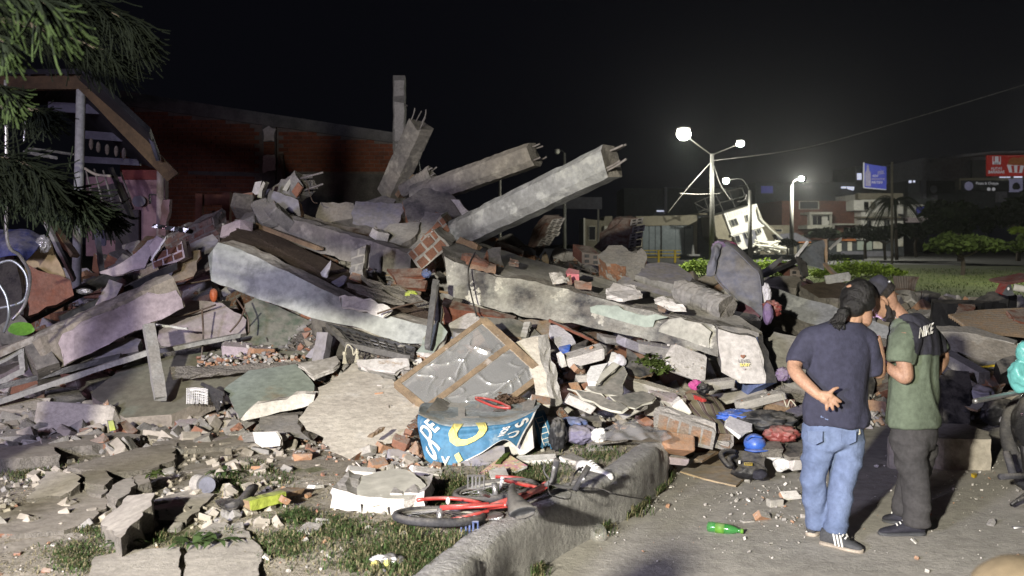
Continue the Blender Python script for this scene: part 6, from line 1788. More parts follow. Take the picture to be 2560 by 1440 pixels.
crumple('foam_lump', P(1540, 905, 8.9), (.085, .05, .09), 'paper', 3, 1, .25, label='pale blue folded cloth scrap left of the black triangular board', cat='cloth')
S('tall black triangular board standing behind the pale clutter', [(1560, 935, 8.9), (1566, 868, 9.1), (1640, 928, 8.9), (1598, 945, 8.7)], .02, 'board_black', 'wood', name='board', cat='board')
S('big bent olive grey board with a cream torn edge in the clutter', [(1462, 965, 8.3), (1512, 950, 8.45), (1536, 908, 8.6), (1565, 918, 8.55), (1556, 990, 8.2), (1500, 988, 8.15)], .02, 'board_grey', 'cream', name='board', cat='board')
S('white crumpled cloth lying over the bent board', [(1468, 950, 8.3), (1476, 915, 8.45), (1520, 908, 8.5), (1500, 935, 8.35), (1490, 955, 8.25)], .05, 'white', 'white', name='cloth_scrap', cat='cloth')
S('cream torn backing along the bent board', [(1488, 958, 8.22), (1500, 935, 8.34), (1535, 905, 8.5), (1548, 912, 8.5), (1520, 935, 8.35), (1500, 962, 8.2)], .02, 'cream', 'cream', name='board', cat='board', ex=False)
S('long grey board sloping down right below the bent one', [(1418, 968, 8.2), (1500, 985, 8.1), (1565, 1018, 7.95), (1555, 1030, 7.9), (1480, 1005, 8.0)], .02, 'board_grey', 'cream', name='board', cat='board')
S('third grey board with a raised right corner', [(1525, 992, 8.15), (1610, 975, 8.3), (1640, 992, 8.2), (1590, 1020, 8.0), (1565, 1016, 8.0)], .02, 'board_grey', 'cream', name='board', cat='board')
vs, fs = leaf_geo(260, ell_samp([(P(1625, 905, 8.95), (.22, .15, .10)), (P(1650, 925, 8.8), (.15, .12, .06))]), .03, seed=8)
tag(mk('moss_patch', vs, fs, 'leaf_mid', kind='stuff'), 'dark green weedy patch beside the black triangular board', 'plants')
for lb, c_, s_, m_ in (('crumpled blue cloth bundle in the grass behind the kerb', P(1430, 1062, 7.7), (.11, .08, .05), 'cloth_blue'), ('lilac grey crumpled cloth bundle left of the clear bag', P(1450, 1085, 7.6), (.12, .09, .06), 'cloth_lilac'),
 ('dark wet cloth hanging down left of the blue bundle', P(1395, 1090, 7.5), (.06, .06, .12), 'board_black'), ('little white plaster or cloth lump in front of the clear bag', P(1497, 1088, 7.45), (.05, .04, .05), 'white'),
 ('bright pink cloth flower on top of the clutter', P(1738, 962, 8.7), (.05, .03, .04), 'pink'), ('black cloth scrap right of the pink flower', P(1758, 972, 8.65), (.05, .04, .05), 'black'),
 ('purple printed bag lying against the mint wall piece', P(1958, 936, 9.0), (.06, .04, .055), 'floral_purple')):
 crumple('cloth_bundle' if 'cloth' in lb else 'bag', c_, s_, m_, len(lb), 2.6, .38, label=lb, cat='cloth' if 'cloth' in lb else 'bag')
cloth('clear_plastic_bag', [[(1500, 1070, 7.6), (1560, 1040, 7.8), (1620, 1060, 7.75), (1660, 1078, 7.7)], [(1502, 1090, 7.45), (1560, 1065, 7.45), (1620, 1072, 7.5), (1670, 1082, 7.5)], [(1500, 1105, 7.3), (1560, 1105, 7.25), (1620, 1100, 7.3), (1680, 1090, 7.4)]], 'clear_bag', 60, 30, .05, 5, label='clear crumpled plastic bag over the clutter behind the kerb', cat='bag')
S('flat cardboard piece at the end of the kerb', [(1560, 1105, 7.6), (1600, 1082, 7.8), (1672, 1080, 7.9), (1680, 1104, 7.7)], (0, .0, -.015), 'cardboard', name='cardboard_sheet', cat='cardboard', jag=.006)
S('smaller cardboard piece left of the kerb end cardboard', [(1475, 1105, 7.5), (1540, 1085, 7.65), (1570, 1098, 7.5), (1500, 1108, 7.4)], (0, .0, -.015), 'cardboard', name='cardboard_sheet', cat='cardboard', jag=.006)
S('grey folded dark object like a felt pad below the white plastered block', [(1425, 1046, 7.9), (1500, 1036, 7.95), (1498, 1050, 7.85), (1430, 1056, 7.8)], .06, 'board_black', name='pad', cat='pad')
masonry('torn strip of orange brickwork with grey mortar sloping down right', (1710, 1066, 8.05), P(1790, 1090, 8.0) - P(1650, 1046, 8.1), Vector((.02, .11, .04)), P(1700, 1035, 8.2) - P(1690, 1082, 8.0), 5, 1)
masonry('short orange brick piece continuing the torn brickwork', (1795, 1095, 8.1), P(1830, 1100, 8.1) - P(1765, 1085, 8.1), Vector((.02, .11, .04)), P(1800, 1078, 8.2) - P(1795, 1108, 8.0), 2, 1)
cloth('striped_blanket', [[(1702, 990, 8.6), (1745, 985, 8.8), (1790, 1000, 8.9)], [(1725, 1020, 8.4), (1770, 1012, 8.6), (1815, 1030, 8.7)], [(1750, 1060, 8.2), (1795, 1050, 8.35), (1838, 1058, 8.5)], [(1770, 1085, 8.0), (1812, 1085, 8.15), (1855, 1098, 8.2)]], 'striped', 50, 50, .03, 3, thick=.01, label='brown and beige striped blanket spread over the rubble', cat='blanket')
excl([(1700, 985), (1795, 990), (1860, 1100), (1765, 1095)], 7.8)
B('short bright red plastic strip above the striped blanket', (1738, 992, 8.5), (1765, 1002, 8.4), .035, .03, 'red', name='plastic_strip', cat='strip')
S('white and pinkish folded paper sheet right of the blanket', [(1815, 1065, 8.0), (1825, 1038, 8.2), (1884, 1062, 8.1), (1880, 1075, 8.0), (1850, 1090, 7.9)], .02, 'paper', 'white', name='paper_sheet', cat='paper')
crumple('garment', P(1860, 1040, 8.4), (.20, .12, .05), 'blue', 5, 3, .35, label='blue printed shirt crumpled behind the white paper', cat='cloth')
crumple('garment', P(1915, 1050, 8.3), (.22, .16, .07), 'board_black', 7, 3, .35, label='big black plastic sheet bundle left of the jeans', cat='sheet')
crumple('garment', P(1955, 1085, 8.0), (.13, .10, .06), 'red_dusty', 8, 3, .3, label='dusty red and blue garment by the black boards', cat='cloth')
S('dark grey rounded mat leaning behind the black bundle', [(1935, 1048, 8.3), (1975, 1020, 8.6), (2015, 1010, 8.7), (2012, 1035, 8.5), (1970, 1055, 8.2)], .02, 'cloth_lilac', 'board_black', name='mat', cat='mat')
S('brown wooden drawer side behind the black bundle', [(1905, 990, 8.9), (1990, 1000, 8.8), (1990, 1018, 8.7), (1912, 1010, 8.8)], .1, 'wood_red', 'wood', name='drawer', cat='drawer')
cable('cord', [(1955, 985, 8.6), (1962, 1005, 8.5), (1968, 1018, 8.5), (1976, 1000, 8.5), (1990, 1015, 8.5)], .006, 'rope', label='white cord loops over the brown drawer side', cat='cord')
S('black floor board leaning at the left of the jeans', [(1955, 1130, 7.9), (1975, 1085, 8.2), (2010, 1040, 8.5), (2030, 1050, 8.5), (2000, 1140, 7.8), (1975, 1142, 7.8)], .02, 'board_black', name='board', cat='board')
S('small cardboard square right of the dusty garment', [(1952, 1062, 8.25), (1972, 1048, 8.35), (1990, 1070, 8.2), (1968, 1088, 8.1)], .01, 'cardboard', name='cardboard_sheet', cat='cardboard', ex=False)
S('black tray edge lying behind the black bag', [(1900, 1105, 7.9), (1955, 1105, 7.9), (1960, 1122, 7.8), (1905, 1122, 7.8)], .08, 'black', name='tray', cat='tray')
# hard hat, bag, cardboard, white shoes
plate('large sheet of brown cardboard lying on the street before the heap', [(1700, 1178), (1762, 1136), (1820, 1108), (1890, 1128), (1876, 1180), (1840, 1214), (1760, 1196)], .03, .012, 'cardboard', 'cardboard', name='cardboard_sheet', cat='cardboard', jag=.004)
B('broken lath lying across the large cardboard sheet', (1745, 1152, 8.0), (1838, 1100, 8.6), .07, .02, 'wood', endamp=.03)
hh = E('hard_hat', 'blue hard hat lying behind the black shoulder bag', 'hard hat', P(1885, 1128, 7.85))
crumple('shell', P(1887, 1108, 7.9), (.085, .10, .075), 'blue', 1, .3, .02, hh, 4)
crumple('brim', P(1892, 1124, 7.84), (.098, .07, .014), 'blue', 1, .3, .02, hh, 3)
tube('ridge', spline([P(1868, 1100, 7.86), P(1880, 1090, 7.8), P(1905, 1094, 7.8)], 8), .010, 'blue', hh)
sb = E('shoulder_bag', 'black shoulder bag with a yellow lettered badge lying on the cardboard', 'bag', P(1870, 1196, 7.75))
g = slab_geo([P(1838, 1126, 7.95), P(1912, 1132, 7.9), P(1912, 1168, 7.72), P(1832, 1162, 7.78)], (Vector((.0, .13, -.03))), .006, .05)
mk('flap', g[0], g[1], ['black_gloss', 'black'], sb, fm=g[2])
crumple('body', P(1872, 1176, 7.78), (.135, .09, .065), 'black', 4, 1.6, .18, sb, 4)
crumple('pocket', P(1898, 1186, 7.7), (.06, .05, .04), 'vest', 6, 1.6, .2, sb, 3)
lb_ = slab_geo([P(1860, 1156, 7.70), P(1881, 1157, 7.69), P(1881, 1163, 7.67), P(1860, 1162, 7.68)], .004, 0, 9)
bd = mk('badge', lb_[0], lb_[1], ['yellow', 'yellow'], sb, fm=lb_[2])
sign_text('KODE', 1870.5, 1159.5, 17, 4, 7.66, 'black', bd)
g = slab_geo([P(1846, 1151, 7.72), P(1851, 1151, 7.72), P(1851, 1159, 7.7), P(1846, 1159, 7.7)], .004, 0, 9)
mk('tag', g[0], g[1], ['white', 'white'], sb, fm=g[2])
cable('strap', [(1838, 1130, 7.85), (1815, 1128, 7.8), (1802, 1138, 7.7), (1818, 1162, 7.62), (1828, 1164, 7.62), (1822, 1148, 7.7), (1836, 1140, 7.8)], .022, 'black', sb)
excl([(1795, 1120), (1915, 1120), (1920, 1200), (1800, 1170)], 7.4)
for i, (x, y) in enumerate(((1932, 1138), (1955, 1160))):
 crumple('white_cup', P(x, y, 7.9), (.07, .045, .035 + .02 * i), 'white', i + 2, 1.3, .3, label=('upper white crushed container left of the jeans', 'lower white crushed container with a brown side')[i], cat='container')
rock_px(1995, 1150, 7.9, 60, 'pale grey stone lying against the left shin of the jeans', 'chunk', 6, 'plaster', rot=(10, 0, 20))

# sneaker on the kerb
sn = E('sneaker', 'white and black sneaker lying on the kerb', 'shoe', G(1490, 1205, .34))
A_ = P(1448, 1190, 6.95); Z_ = P(1530, 1200, 6.6)
def shoe(root, heel, toe, up, h, w_, m_up, m_sole, m_trim=None, ankle=True, tilt=0):
 d = (toe - heel); L = d.length; d = d / L
 s = d.cross(up).normalized(); u = s.cross(d).normalized()
 def ring(t, wd, z0, z1, n=14):
  return [heel + d * t * L + s * cos(a) * wd + u * ((z0 + z1) / 2 + sin(a) * (z1 - z0) / 2) for a in [2 * pi * i / n for i in range(n)]]
 def loft(rs):
  n = len(rs[0]); vs = [p for r in rs for p in r]; fs = []
  for i in range(len(rs) - 1):
   for q in range(n): fs.append([i * n + q, i * n + (q + 1) % n, (i + 1) * n + (q + 1) % n, (i + 1) * n + q])
  fs.append(list(range(n))[::-1]); fs.append([(len(rs) - 1) * n + q for q in range(n)])
  return vs, fs
 ws = w_ / 2
 so = [ring(t, ws * k, 0, h * .26) for t, k in ((0, .4), (.03, .7), (.15, .86), (.4, .82), (.65, 1.0), (.85, .92), (.96, .6), (1, .3))]
 uq = [ring(t, ws * k, h * .15, h * z) for t, k, z in ((.01, .4, .6), (.04, .66, .95), (.15, .78, 1.0), (.33, .76, .96), (.48, .8, .78), (.65, .92, .58), (.82, .86, .48), (.93, .6, .40), (.985, .3, .32))]
 v, f = loft(so); mk('sole', v, f, m_sole, root, smooth=True)
 v, f = loft(uq); up_o = mk('upper', v, f, m_up, root, smooth=True)
 if m_trim:
  for t in (.42, .50, .58):
   q = []
   for sg in (-1, 1):
    q = [heel + d * (t + .02) * L + s * sg * ws * .90 + u * h * .26, heel + d * (t + .055) * L + s * sg * ws * .92 + u * h * .26, heel + d * (t - .03) * L + s * sg * ws * .60 + u * h * .80, heel + d * (t - .065) * L + s * sg * ws * .60 + u * h * .82]
    q2 = [p + s * sg * .008 for p in q]
    mk('stripe', q + q2, [[4, 5, 6, 7], [0, 1, 5, 4], [1, 2, 6, 5], [2, 3, 7, 6], [3, 0, 4, 7]], m_trim, up_o)
 for k in range(4):
  t = .40 + k * .07
  p = heel + d * t * L + u * h * (.93 - k * .10)
  tube('lace', [p - s * ws * .35, p + u * .008, p + s * ws * .35], .005, m_trim or 'white', up_o, 5)
 return s, u, d
sv, uv_, dv = shoe(sn, A_, Z_, Vector((.15, -.25, 1)), .115, .105, 'white', 'white', None)
g = slab_geo([P(1472, 1176, 6.72), P(1492, 1182, 6.66), P(1484, 1196, 6.62), P(1464, 1188, 6.68)], .03, .002)
mk('side_panel', g[0], g[1], ['board_black', 'board_black'], sn, fm=g[2])
crumple('insole_opening', P(1462, 1172, 6.88), (.05, .035, .02), 'board_black', 2, .5, .05, sn, 3)
# bottle on the street
bt = E('plastic_bottle', 'crushed green plastic bottle lying on the street', 'bottle', G(1812, 1330, 0))
a = G(1768, 1316, .035); b_ = G(1856, 1328, .03)
pts = [a.lerp(b_, t) for t in (0, .03, .15, .35, .55, .68, .8, .88, .92, .97, 1)]
vs, fs = tube_geo(pts, [.02, .033, .036, .031, .034, .030, .022, .013, .013, .016, .016], 12)
mk('bottle_body', vs, fs, 'green_glass', bt, smooth=True)
tube('cap', [a.lerp(b_, .955), a.lerp(b_, 1.03)], .0165, 'lime', bt, 12)
tube('label', [a.lerp(b_, .25), a.lerp(b_, .5)], .0345, 'lime', bt, 12)
vs, fs = tube_geo([G(1497, 1350, .002), G(1497, 1346, .01), G(1497, 1340, .03), G(1497, 1330, .06), G(1497, 1322, .085)], [.02, .045, .055, .052, .04], 20)
tag(mk('glass_bowl', vs, fs[:-2], 'clear_glass', smooth=True), 'small clear round glass globe on the street below the kerb', 'glass')

# ---- right half of the heap
S('big lilac grey boulder of plastered concrete on the crest', [(1592, 688, 11.6), (1610, 662, 12), (1650, 655, 12.1), (1700, 665, 12), (1730, 690, 11.8), (1742, 715, 11.5), (1700, 712, 11.4), (1630, 700, 11.5)], .5, 'lilac', 'conc', name='boulder', cat='rubble', jag=.02)
S('upright tapering grey slab with a reddish side on the crest', [(1562, 688, 11.8), (1572, 650, 12), (1605, 620, 12.2), (1620, 640, 12.1), (1605, 680, 11.8), (1585, 700, 11.6)], .2, 'conc', 'broken_brick', jag=.015)
S('rounded dull boulder left of the upright tapering slab', [(1495, 640, 12.6), (1520, 615, 12.8), (1560, 612, 12.8), (1585, 635, 12.6), (1572, 665, 12.3), (1520, 658, 12.4)], .4, 'conc', 'broken_brick', name='boulder', cat='rubble', jag=.03)
S('long dark grey slab shadowing the middle of the crest', [(1540, 705, 11.2), (1560, 690, 11.3), (1690, 740, 10.8), (1682, 758, 10.6), (1600, 735, 10.9)], .25, 'lilac', 'conc_dark')
A3, B3 = P(1700, 728, 10.4), P(1818, 772, 9.9)
g = beam_geo(A3, B3, [(.13 * cos(a), .13 * sin(a)) for a in [i * pi / 7 for i in range(14)]], 18, .012, .02)
o = mk('column_fragment', g[0], g[1], ['conc', 'broken'], None, 'rounded ribbed concrete column fragment lying above the grimy slab', 'column', fm=g[2])
for v in o.data.polygons: v.use_smooth = False
excl([(1690, 715), (1825, 760), (1820, 790), (1690, 745)], 9.8)
S('long black sheet or plank running down right behind the column fragment', [(1718, 705, 11.2), (1730, 695, 11.2), (1870, 765, 10.6), (1900, 800, 10.3), (1860, 800, 10.2)], .15, 'black_gloss', 'black', name='sheet', cat='sheet')
c = E('mattress', 'grey-blue mattress standing slumped on the crest left of the two men', 'mattress', P(1850, 800, 10.6))
fp = [(1782, 612, 11.2), (1798, 606, 11.2), (1830, 618, 11.1), (1882, 668, 10.9), (1900, 690, 10.8), (1906, 770, 10.5), (1904, 800, 10.4), (1888, 800, 10.4), (1830, 742, 10.7), (1792, 700, 10.9), (1778, 660, 11.05)]
def mattress(pts, off, mat, parent):
 c0 = [P(*p) for p in pts]
 n = len(c0)
 cc = sum(c0, Vector()) / n
 sm = [cr(c0[(i - 1) % n], c0[i], c0[(i + 1) % n], c0[(i + 2) % n], t / 3) for i in range(n) for t in range(3)]
 vs, fs = [], []
 off = Vector(off)
 prof = ((.0, 0.45, 0), (.02, .80, 0), (.06, .95, 0), (.25, 1.0, 0), (.75, 1.0, 0), (.94, .95, 0), (1, .8, 0), (1.02, .45, 0))
 k = len(sm)
 for t, s, _ in prof:
  for p in sm: vs.append(cc + (p - cc) * s + off * t)
 for r in range(len(prof) - 1):
  for i in range(k):
   j = (i + 1) % k
   fs.append([r * k + j, r * k + i, (r + 1) * k + i, (r + 1) * k + j])
 vs.append(cc + off * -.02); vs.append(cc + off * 1.04)
 for i in range(k):
  j = (i + 1) % k
  fs.append([len(vs) - 2, i, j]); fs.append([len(vs) - 1, (len(prof) - 1) * k + j, (len(prof) - 1) * k + i])
 return mk('padding', vs, fs, mat, parent, smooth=True), sm
o, sm = mattress(fp, (.10, .24, .05), 'mattress', c)
cc = sum(sm, Vector()) / len(sm)
tube('piping', [cc + (p - cc) * .985 + Vector((-.002, -.006, 0)) for p in sm], .006, 'mattress', c, 5, closed=True)
excl([(1770, 605), (1830, 610), (1910, 690), (1910, 810), (1850, 780), (1780, 700)], 10.2)
crumple('blanket', P(1797, 620, 11.2), (.07, .06, .07), 'purple', 3, 2.6, .4, label='purple cloth draped over the left shoulder of the mattress', cat='cloth')
cloth('cloth_drape', [[(1778, 615, 11.1), (1792, 605, 11.1), (1805, 612, 11.1)], [(1772, 650, 11.0), (1785, 640, 10.95), (1796, 640, 11)], [(1765, 690, 10.9), (1782, 690, 10.9), (1788, 680, 10.9)]], 'mattress', 14, 18, .03, 6, thick=.01, label='lilac cloth hanging down the left side of the mattress', cat='cloth')
crumple('blanket', P(1818, 614, 11.3), (.09, .07, .05), 'maroon', 5, 2.6, .4, label='crumpled mauve pink cloth behind the top of the mattress', cat='cloth')
S('maroon cloth wedge under the lower edge of the mattress', [(1840, 775, 10.5), (1853, 752, 10.6), (1875, 765, 10.55), (1900, 790, 10.4), (1892, 798, 10.3), (1850, 795, 10.3)], .1, 'maroon', 'maroon', name='cloth_scrap', cat='cloth', jag=.004)
crumple('bag', P(1920, 785, 10.3), (.05, .05, .11), 'purple', 8, 1.5, .15, label='smooth violet bag hanging at the right foot of the mattress', cat='bag')
crumple('garment', P(1930, 772, 10.5), (.09, .07, .08), 'red_dusty', 9, 3, .4, label='reddish patterned garment right of the mattress foot', cat='cloth')
crumple('garment', P(1915, 745, 10.7), (.05, .06, .14), 'paper', 10, 3, .35, label='pale patterned cloth squeezed along the right edge of the mattress', cat='cloth')

# leaning hollow brick wall pieces on the skyline
def hollow(label, pts, off, edge, n):
 root = E('hollow_brick_wall', label, 'wall', P(*pts[0]))
 g = slab_geo([P(*p) for p in pts], Vector(off), .04, .15)
 mk('wall_face', g[0], g[1], ['brick_dark', 'brick_dark'], root, fm=g[2])
 a, b_ = P(*edge[0]), P(*edge[1])
 for i in range(n):
  p = a.lerp(b_, (i + .5) / n) + Vector((R(-.05, .05), 0, 0))
  e = (b_ - a) / n * .86
  w_ = Vector((.24, .06, .04))
  f = [p - e / 2 - w_ / 2, p - e / 2 + w_ / 2, p + e / 2 + w_ / 2, p + e / 2 - w_ / 2]
  gg = slab_geo(f, Vector((0, .3, 0)), .004, 9)
  br = mk('hollow_brick', gg[0], gg[1], ['mortar_lt', 'brick'], root, fm=gg[2])
  for q in (-.25, .25):
   for r in (-.25, .25):
    c_ = p + e * q + w_ * r * .9
    hx, hy = w_ * .13, e * .13
    vv = [c_ - hx - hy, c_ + hx - hy, c_ + hx + hy, c_ - hx + hy]
    vv = [x + Vector((0, -.012, 0)) for x in vv] + [x + Vector((0, .05, 0)) for x in vv]
    mk('hole', vv, [[0, 1, 2, 3], [4, 7, 6, 5], [0, 4, 5, 1], [1, 5, 6, 2], [2, 6, 7, 3], [3, 7, 4, 0]], 'black', br)
 return root
hollow('leaning dark hollow-brick wall piece under the tip of the nearer long column', [(1335, 625, 17), (1352, 575, 17.2), (1372, 545, 17.5), (1402, 542, 17.5), (1398, 570, 17.2), (1362, 605, 17), (1350, 640, 16.6)], (-.1, .4, .05), ((1402, 546, 17.3), (1360, 618, 16.9)), 6)
hollow('bigger leaning hollow-brick wall piece in front of the cream annexe', [(1502, 625, 18), (1520, 590, 18.3), (1560, 545, 18.6), (1595, 543, 18.6), (1592, 580, 18.3), (1578, 640, 17.8), (1540, 650, 17.6)], (-.1, .4, .05), ((1594, 545, 18.4), (1580, 638, 17.7)), 5)
excl([(1335, 540), (1410, 540), (1360, 640), (1335, 640)], 16)
excl([(1500, 540), (1600, 540), (1600, 640), (1500, 650)], 16)
for i, (x, y, D, rt) in enumerate(((1478, 648, 12.8, 20), (1935 + 60, 688, 14, 0))):
 c = E('hollow_brick', ('broken hollow brick showing its holes on the crest right of the pink brick', 'small hollow brick end below the metal sheet')[i], 'brick', P(x, y, D))
 s_ = .075 if i == 0 else .07
 g = slab_geo([P(x, y, D) + Vector((a * s_ * 1.6, 0, b_ * s_)) for a, b_ in ((-1, -.8), (1, -1.2), (1, .8), (-1, 1.2))], Vector((-.1, .3, .1)), .006, .1)
 mk('shell', g[0], g[1], ['mortar', 'brick_dark'], c, fm=g[2])
 for q in (-.5, .5):
  for r in (-.45, .45):
   cc_ = P(x, y, D) + Vector((q * s_ * 1.5, -.004, r * s_ - .2 * q * s_))
   mk('hole', [cc_ + Vector((a * s_ * .4, 0, b_ * s_ * .28)) for a, b_ in ((-1, -1), (1, -1), (1, 1), (-1, 1))] + [cc_ + Vector((a * s_ * .4, .02, b_ * s_ * .28)) for a, b_ in ((-1, -1), (1, -1), (1, 1), (-1, 1))], [[0, 1, 2, 3], [4, 7, 6, 5], [0, 4, 5, 1], [1, 5, 6, 2], [2, 6, 7, 3], [3, 7, 4, 0]], 'black', c)

# metal sheets behind the men
cloth('metal_sheet', [[(1990, 640, 14), (2030, 610, 14.2), (2074, 594, 14.3)], [(2000, 655, 14), (2035, 640, 14.1), (2062, 625, 14.2)], [(2008, 662, 14), (2035, 668, 14), (2058, 678, 14)]], 'sheet', 20, 20, .06, 1.5, thick=.01, label='pale bent metal sheet flapping up behind the left man', cat='metal sheet')
S('darker fold of metal hanging left of the pale sheet', [(1992, 640, 13.9), (2015, 655, 13.9), (2022, 690, 13.8), (2008, 690, 13.8), (1998, 665, 13.8)], .03, 'sheet_dark', 'sheet_dark', name='metal_sheet', cat='metal sheet', jag=.01)
S('bright edge-on metal strip left of the pale bent sheet', [(1895, 682, 13.6), (1955, 640, 13.8), (1957, 648, 13.8), (1925, 680, 13.6)], .02, 'steel', 'steel', name='metal_sheet', cat='metal sheet', jag=.004)
B('thin white rod up left of the pale bent sheet', (1990, 642, 13.9), (2018, 606, 14.0), .03, .03, 'white', name='rod', cat='rod')
B('dark post propping the pale bent sheet', (2062, 600, 14.3), (2062, 665, 14.2), .07, .05, 'wood')
B('brown stick running down right from the pale bent sheet', (2058, 658, 14.1), (2105, 702, 13.6), .06, .04, 'wood')
B('thin stick rising right of the pale bent sheet', (2074, 622, 14.4), (2104, 596, 14.5), .03, .03, 'wood_grey')
B('dark beam crossing behind the metal strip', (1900, 692, 13.5), (2000, 648, 14), .08, .05, 'board_black')
S('brown mossy sheet heap left of the heads', [(1900, 705, 13.6), (1930, 690, 13.8), (1995, 690, 13.8), (2002, 700, 13.6), (1990, 720, 13.2), (1910, 715, 13.4)], .2, 'conc_warm', 'broken', name='wall_sheet', cat='sheet')
S('dark brown flat roof piece behind the left man', [(2000, 715, 13.4), (2080, 700, 13.8), (2140, 712, 13.6), (2150, 745, 13), (2050, 745, 12.9)], .15, 'dirt', 'broken', name='roof_piece', cat='roof piece')
cloth('corrugated_sheet', [[(2234, 690, 12.8), (2262, 690, 12.8), (2298, 692, 12.6)], [(2236, 708, 12.7), (2262, 706, 12.7), (2290, 708, 12.6)], [(2240, 726, 12.6), (2262, 724, 12.6), (2286, 728, 12.5)]], 'rust', 60, 6, .0, 1, thick=.01, label='small rusty corrugated sheet standing up right of the cap', cat='metal sheet')
o = bpy.data.objects['corrugated_sheet']
for i, v in enumerate(o.data.vertices): v.co.y += .035 * sin((i % 61) * 1.0)
B('pale board edge crossing right of the neck', (2125, 690, 13.6), (2066, 700, 13.6), .03, .12, 'wood_grey')
S('long black sheet metal rim along the far right crest', [(2330, 748, 13.4), (2440, 750, 13.5), (2540, 735, 13.6), (2540, 745, 13.4), (2440, 760, 13.3), (2335, 758, 13.2)], .5, 'sheet_dark', 'black', name='metal_sheet', cat='metal sheet')
S('raised dark hump of sheet metal at the far right crest', [(2440, 750, 13.4), (2472, 730, 13.5), (2492, 727, 13.5), (2520, 742, 13.4), (2500, 750, 13.3)], .4, 'sheet_dark', 'sheet_dark', name='metal_sheet', cat='metal sheet')
c = E('wrecked_vehicle', 'crushed red vehicle corner with a torn pale mudguard at the far right', 'vehicle', P(2540, 745, 13))
S_ = slab_geo([P(2518, 705, 12.9), P(2600, 690, 12.9), P(2600, 698, 12.8), P(2522, 712, 12.8)], Vector((0, .5, .02)), .01, .1)
mk('body_rail', S_[0], S_[1], ['red_dusty', 'red_dusty'], c, fm=S_[2])
S_ = slab_geo([P(2505, 735, 12.7), P(2520, 712, 12.8), P(2528, 712, 12.8), P(2536, 738, 12.6), P(2518, 740, 12.6)], Vector((0, .2, .02)), .01, .1)
mk('mudguard', S_[0], S_[1], ['sheet', 'red'], c, fm=S_[2])
tube('exhaust_pipe', [(2534, 718, 12.7), (2600, 730, 12.6)], .045, 'cream', c, 10)
mk('light_reflector', [P(2521 + 3 * cos(a), 722 + 4 * sin(a), 12.6) for a in [i * pi / 6 for i in range(12)]], [list(range(12))], 'white', c)

# right slope: corrugated roof, beam, planks
cloth('corrugated_roof', [[(2370, 790, 12.2), (2450, 778, 12.6), (2600, 770, 12.9)], [(2400, 810, 11.9), (2480, 805, 12.1), (2620, 815, 12.3)], [(2420, 832, 11.6), (2500, 835, 11.8), (2640, 850, 11.9)]], 'wood', 16, 90, .0, 1, thick=.01, label='brown corrugated roof sheet lying on the right slope of the heap', cat='roof sheet')
o = bpy.data.objects['corrugated_roof']
for i, v in enumerate(o.data.vertices): v.co.z += .022 * sin((i // 17) % 91 * .9)
S('reddish brown roof sheet folded above the corrugated roof', [(2385, 790, 12.5), (2400, 760, 12.9), (2440, 762, 12.9), (2430, 785, 12.6)], .05, 'wood_red', 'wood_red', name='roof_sheet', cat='roof sheet')
S('reddish brown sheet at the right edge above the corrugated roof', [(2515, 775, 12.4), (2600, 765, 12.6), (2620, 830, 12.1), (2540, 800, 12.2)], .05, 'wood_red', 'wood_red', name='roof_sheet', cat='roof sheet')
S('long thick dull grey beam lying across the right slope', [(2345, 835, 11.2), (2420, 832, 11.3), (2540, 862, 11.1), (2640, 880, 11), (2640, 920, 10.8), (2530, 905, 10.9), (2450, 905, 10.9), (2380, 885, 11)], .3, 'conc_warm', 'conc', name='concrete_beam', cat='beam')
S('thin pale ledge above the long thick beam', [(2340, 815, 11.4), (2430, 815, 11.5), (2540, 850, 11.3), (2535, 858, 11.2), (2420, 832, 11.3), (2345, 828, 11.3)], .15, 'conc', 'conc_lt', name='concrete_piece', cat='beam', ex=False)
B('broken concrete lath running down right in front of the thick beam', (2365, 890, 10.8), (2460, 945, 10.2), .14, .12, 'conc_lt', 'broken', name='concrete_beam', cat='beam')
S('perforated brick fragment right of the concrete lath', [(2462, 945, 10.2), (2475, 925, 10.4), (2515, 935, 10.4), (2512, 960, 10.2), (2480, 965, 10.1)], .15, 'brick', 'broken_brick', name='brick', cat='brick')
S('pale yellow broken board lower right of the perforated brick', [(2405, 1012, 9.8), (2440, 995, 10), (2470, 1005, 9.9), (2440, 1025, 9.7)], .03, 'cream', 'wood', name='board', cat='board')
B('thin yellow strip above the perforated brick', (2445, 918, 10.4), (2508, 912, 10.4), .03, .02, 'yellow', name='strip', cat='strip')
S('black plastic crate half buried behind the right man', [(2352, 945, 9.9), (2372, 925, 10.1), (2425, 930, 10.1), (2428, 965, 9.9), (2420, 1070, 9.6), (2360, 1060, 9.6)], .4, 'black', 'black', name='crate', cat='crate')
S('black cushion at the right edge behind the teal bag', [(2488, 905, 10.2), (2530, 888, 10.3), (2560, 900, 10.2), (2540, 925, 10.1), (2500, 935, 10.1)], .2, 'board_black', 'black', name='cushion', cat='cushion')
plate('low worn concrete step behind the right man', [(2225, 1078), (2290, 1058), (2420, 1060), (2475, 1082), (2476, 1098), (2222, 1094)], .26, .26, 'pave_lt', 'pavement', name='concrete_step', cat='step', jag=.015)
for i, (x, y, D, w_, m_, lb) in enumerate(((2400, 1040, 9.8, 60, 'board_black', 'dark rag behind the worn concrete step'), (2500, 1030, 9.8, 90, 'black', 'black sack at the right behind the motorcycle'), (2450, 985, 10, 60, 'lilac', 'small lilac broken case left of the teal bag'), (2525, 1050, 9.6, 40, 'paper', 'crumpled pale paper by the motorcycle wheel'))):
 crumple('sack', P(x, y, D), (w_ / 2 / F * D, .1, w_ / 3 / F * D), m_, i + 20, 2, .35, label=lb, cat='sack')
c = E('drink_can', 'blue and red drink can standing on the worn concrete step', 'can', P(2347, 1100, 9.15))
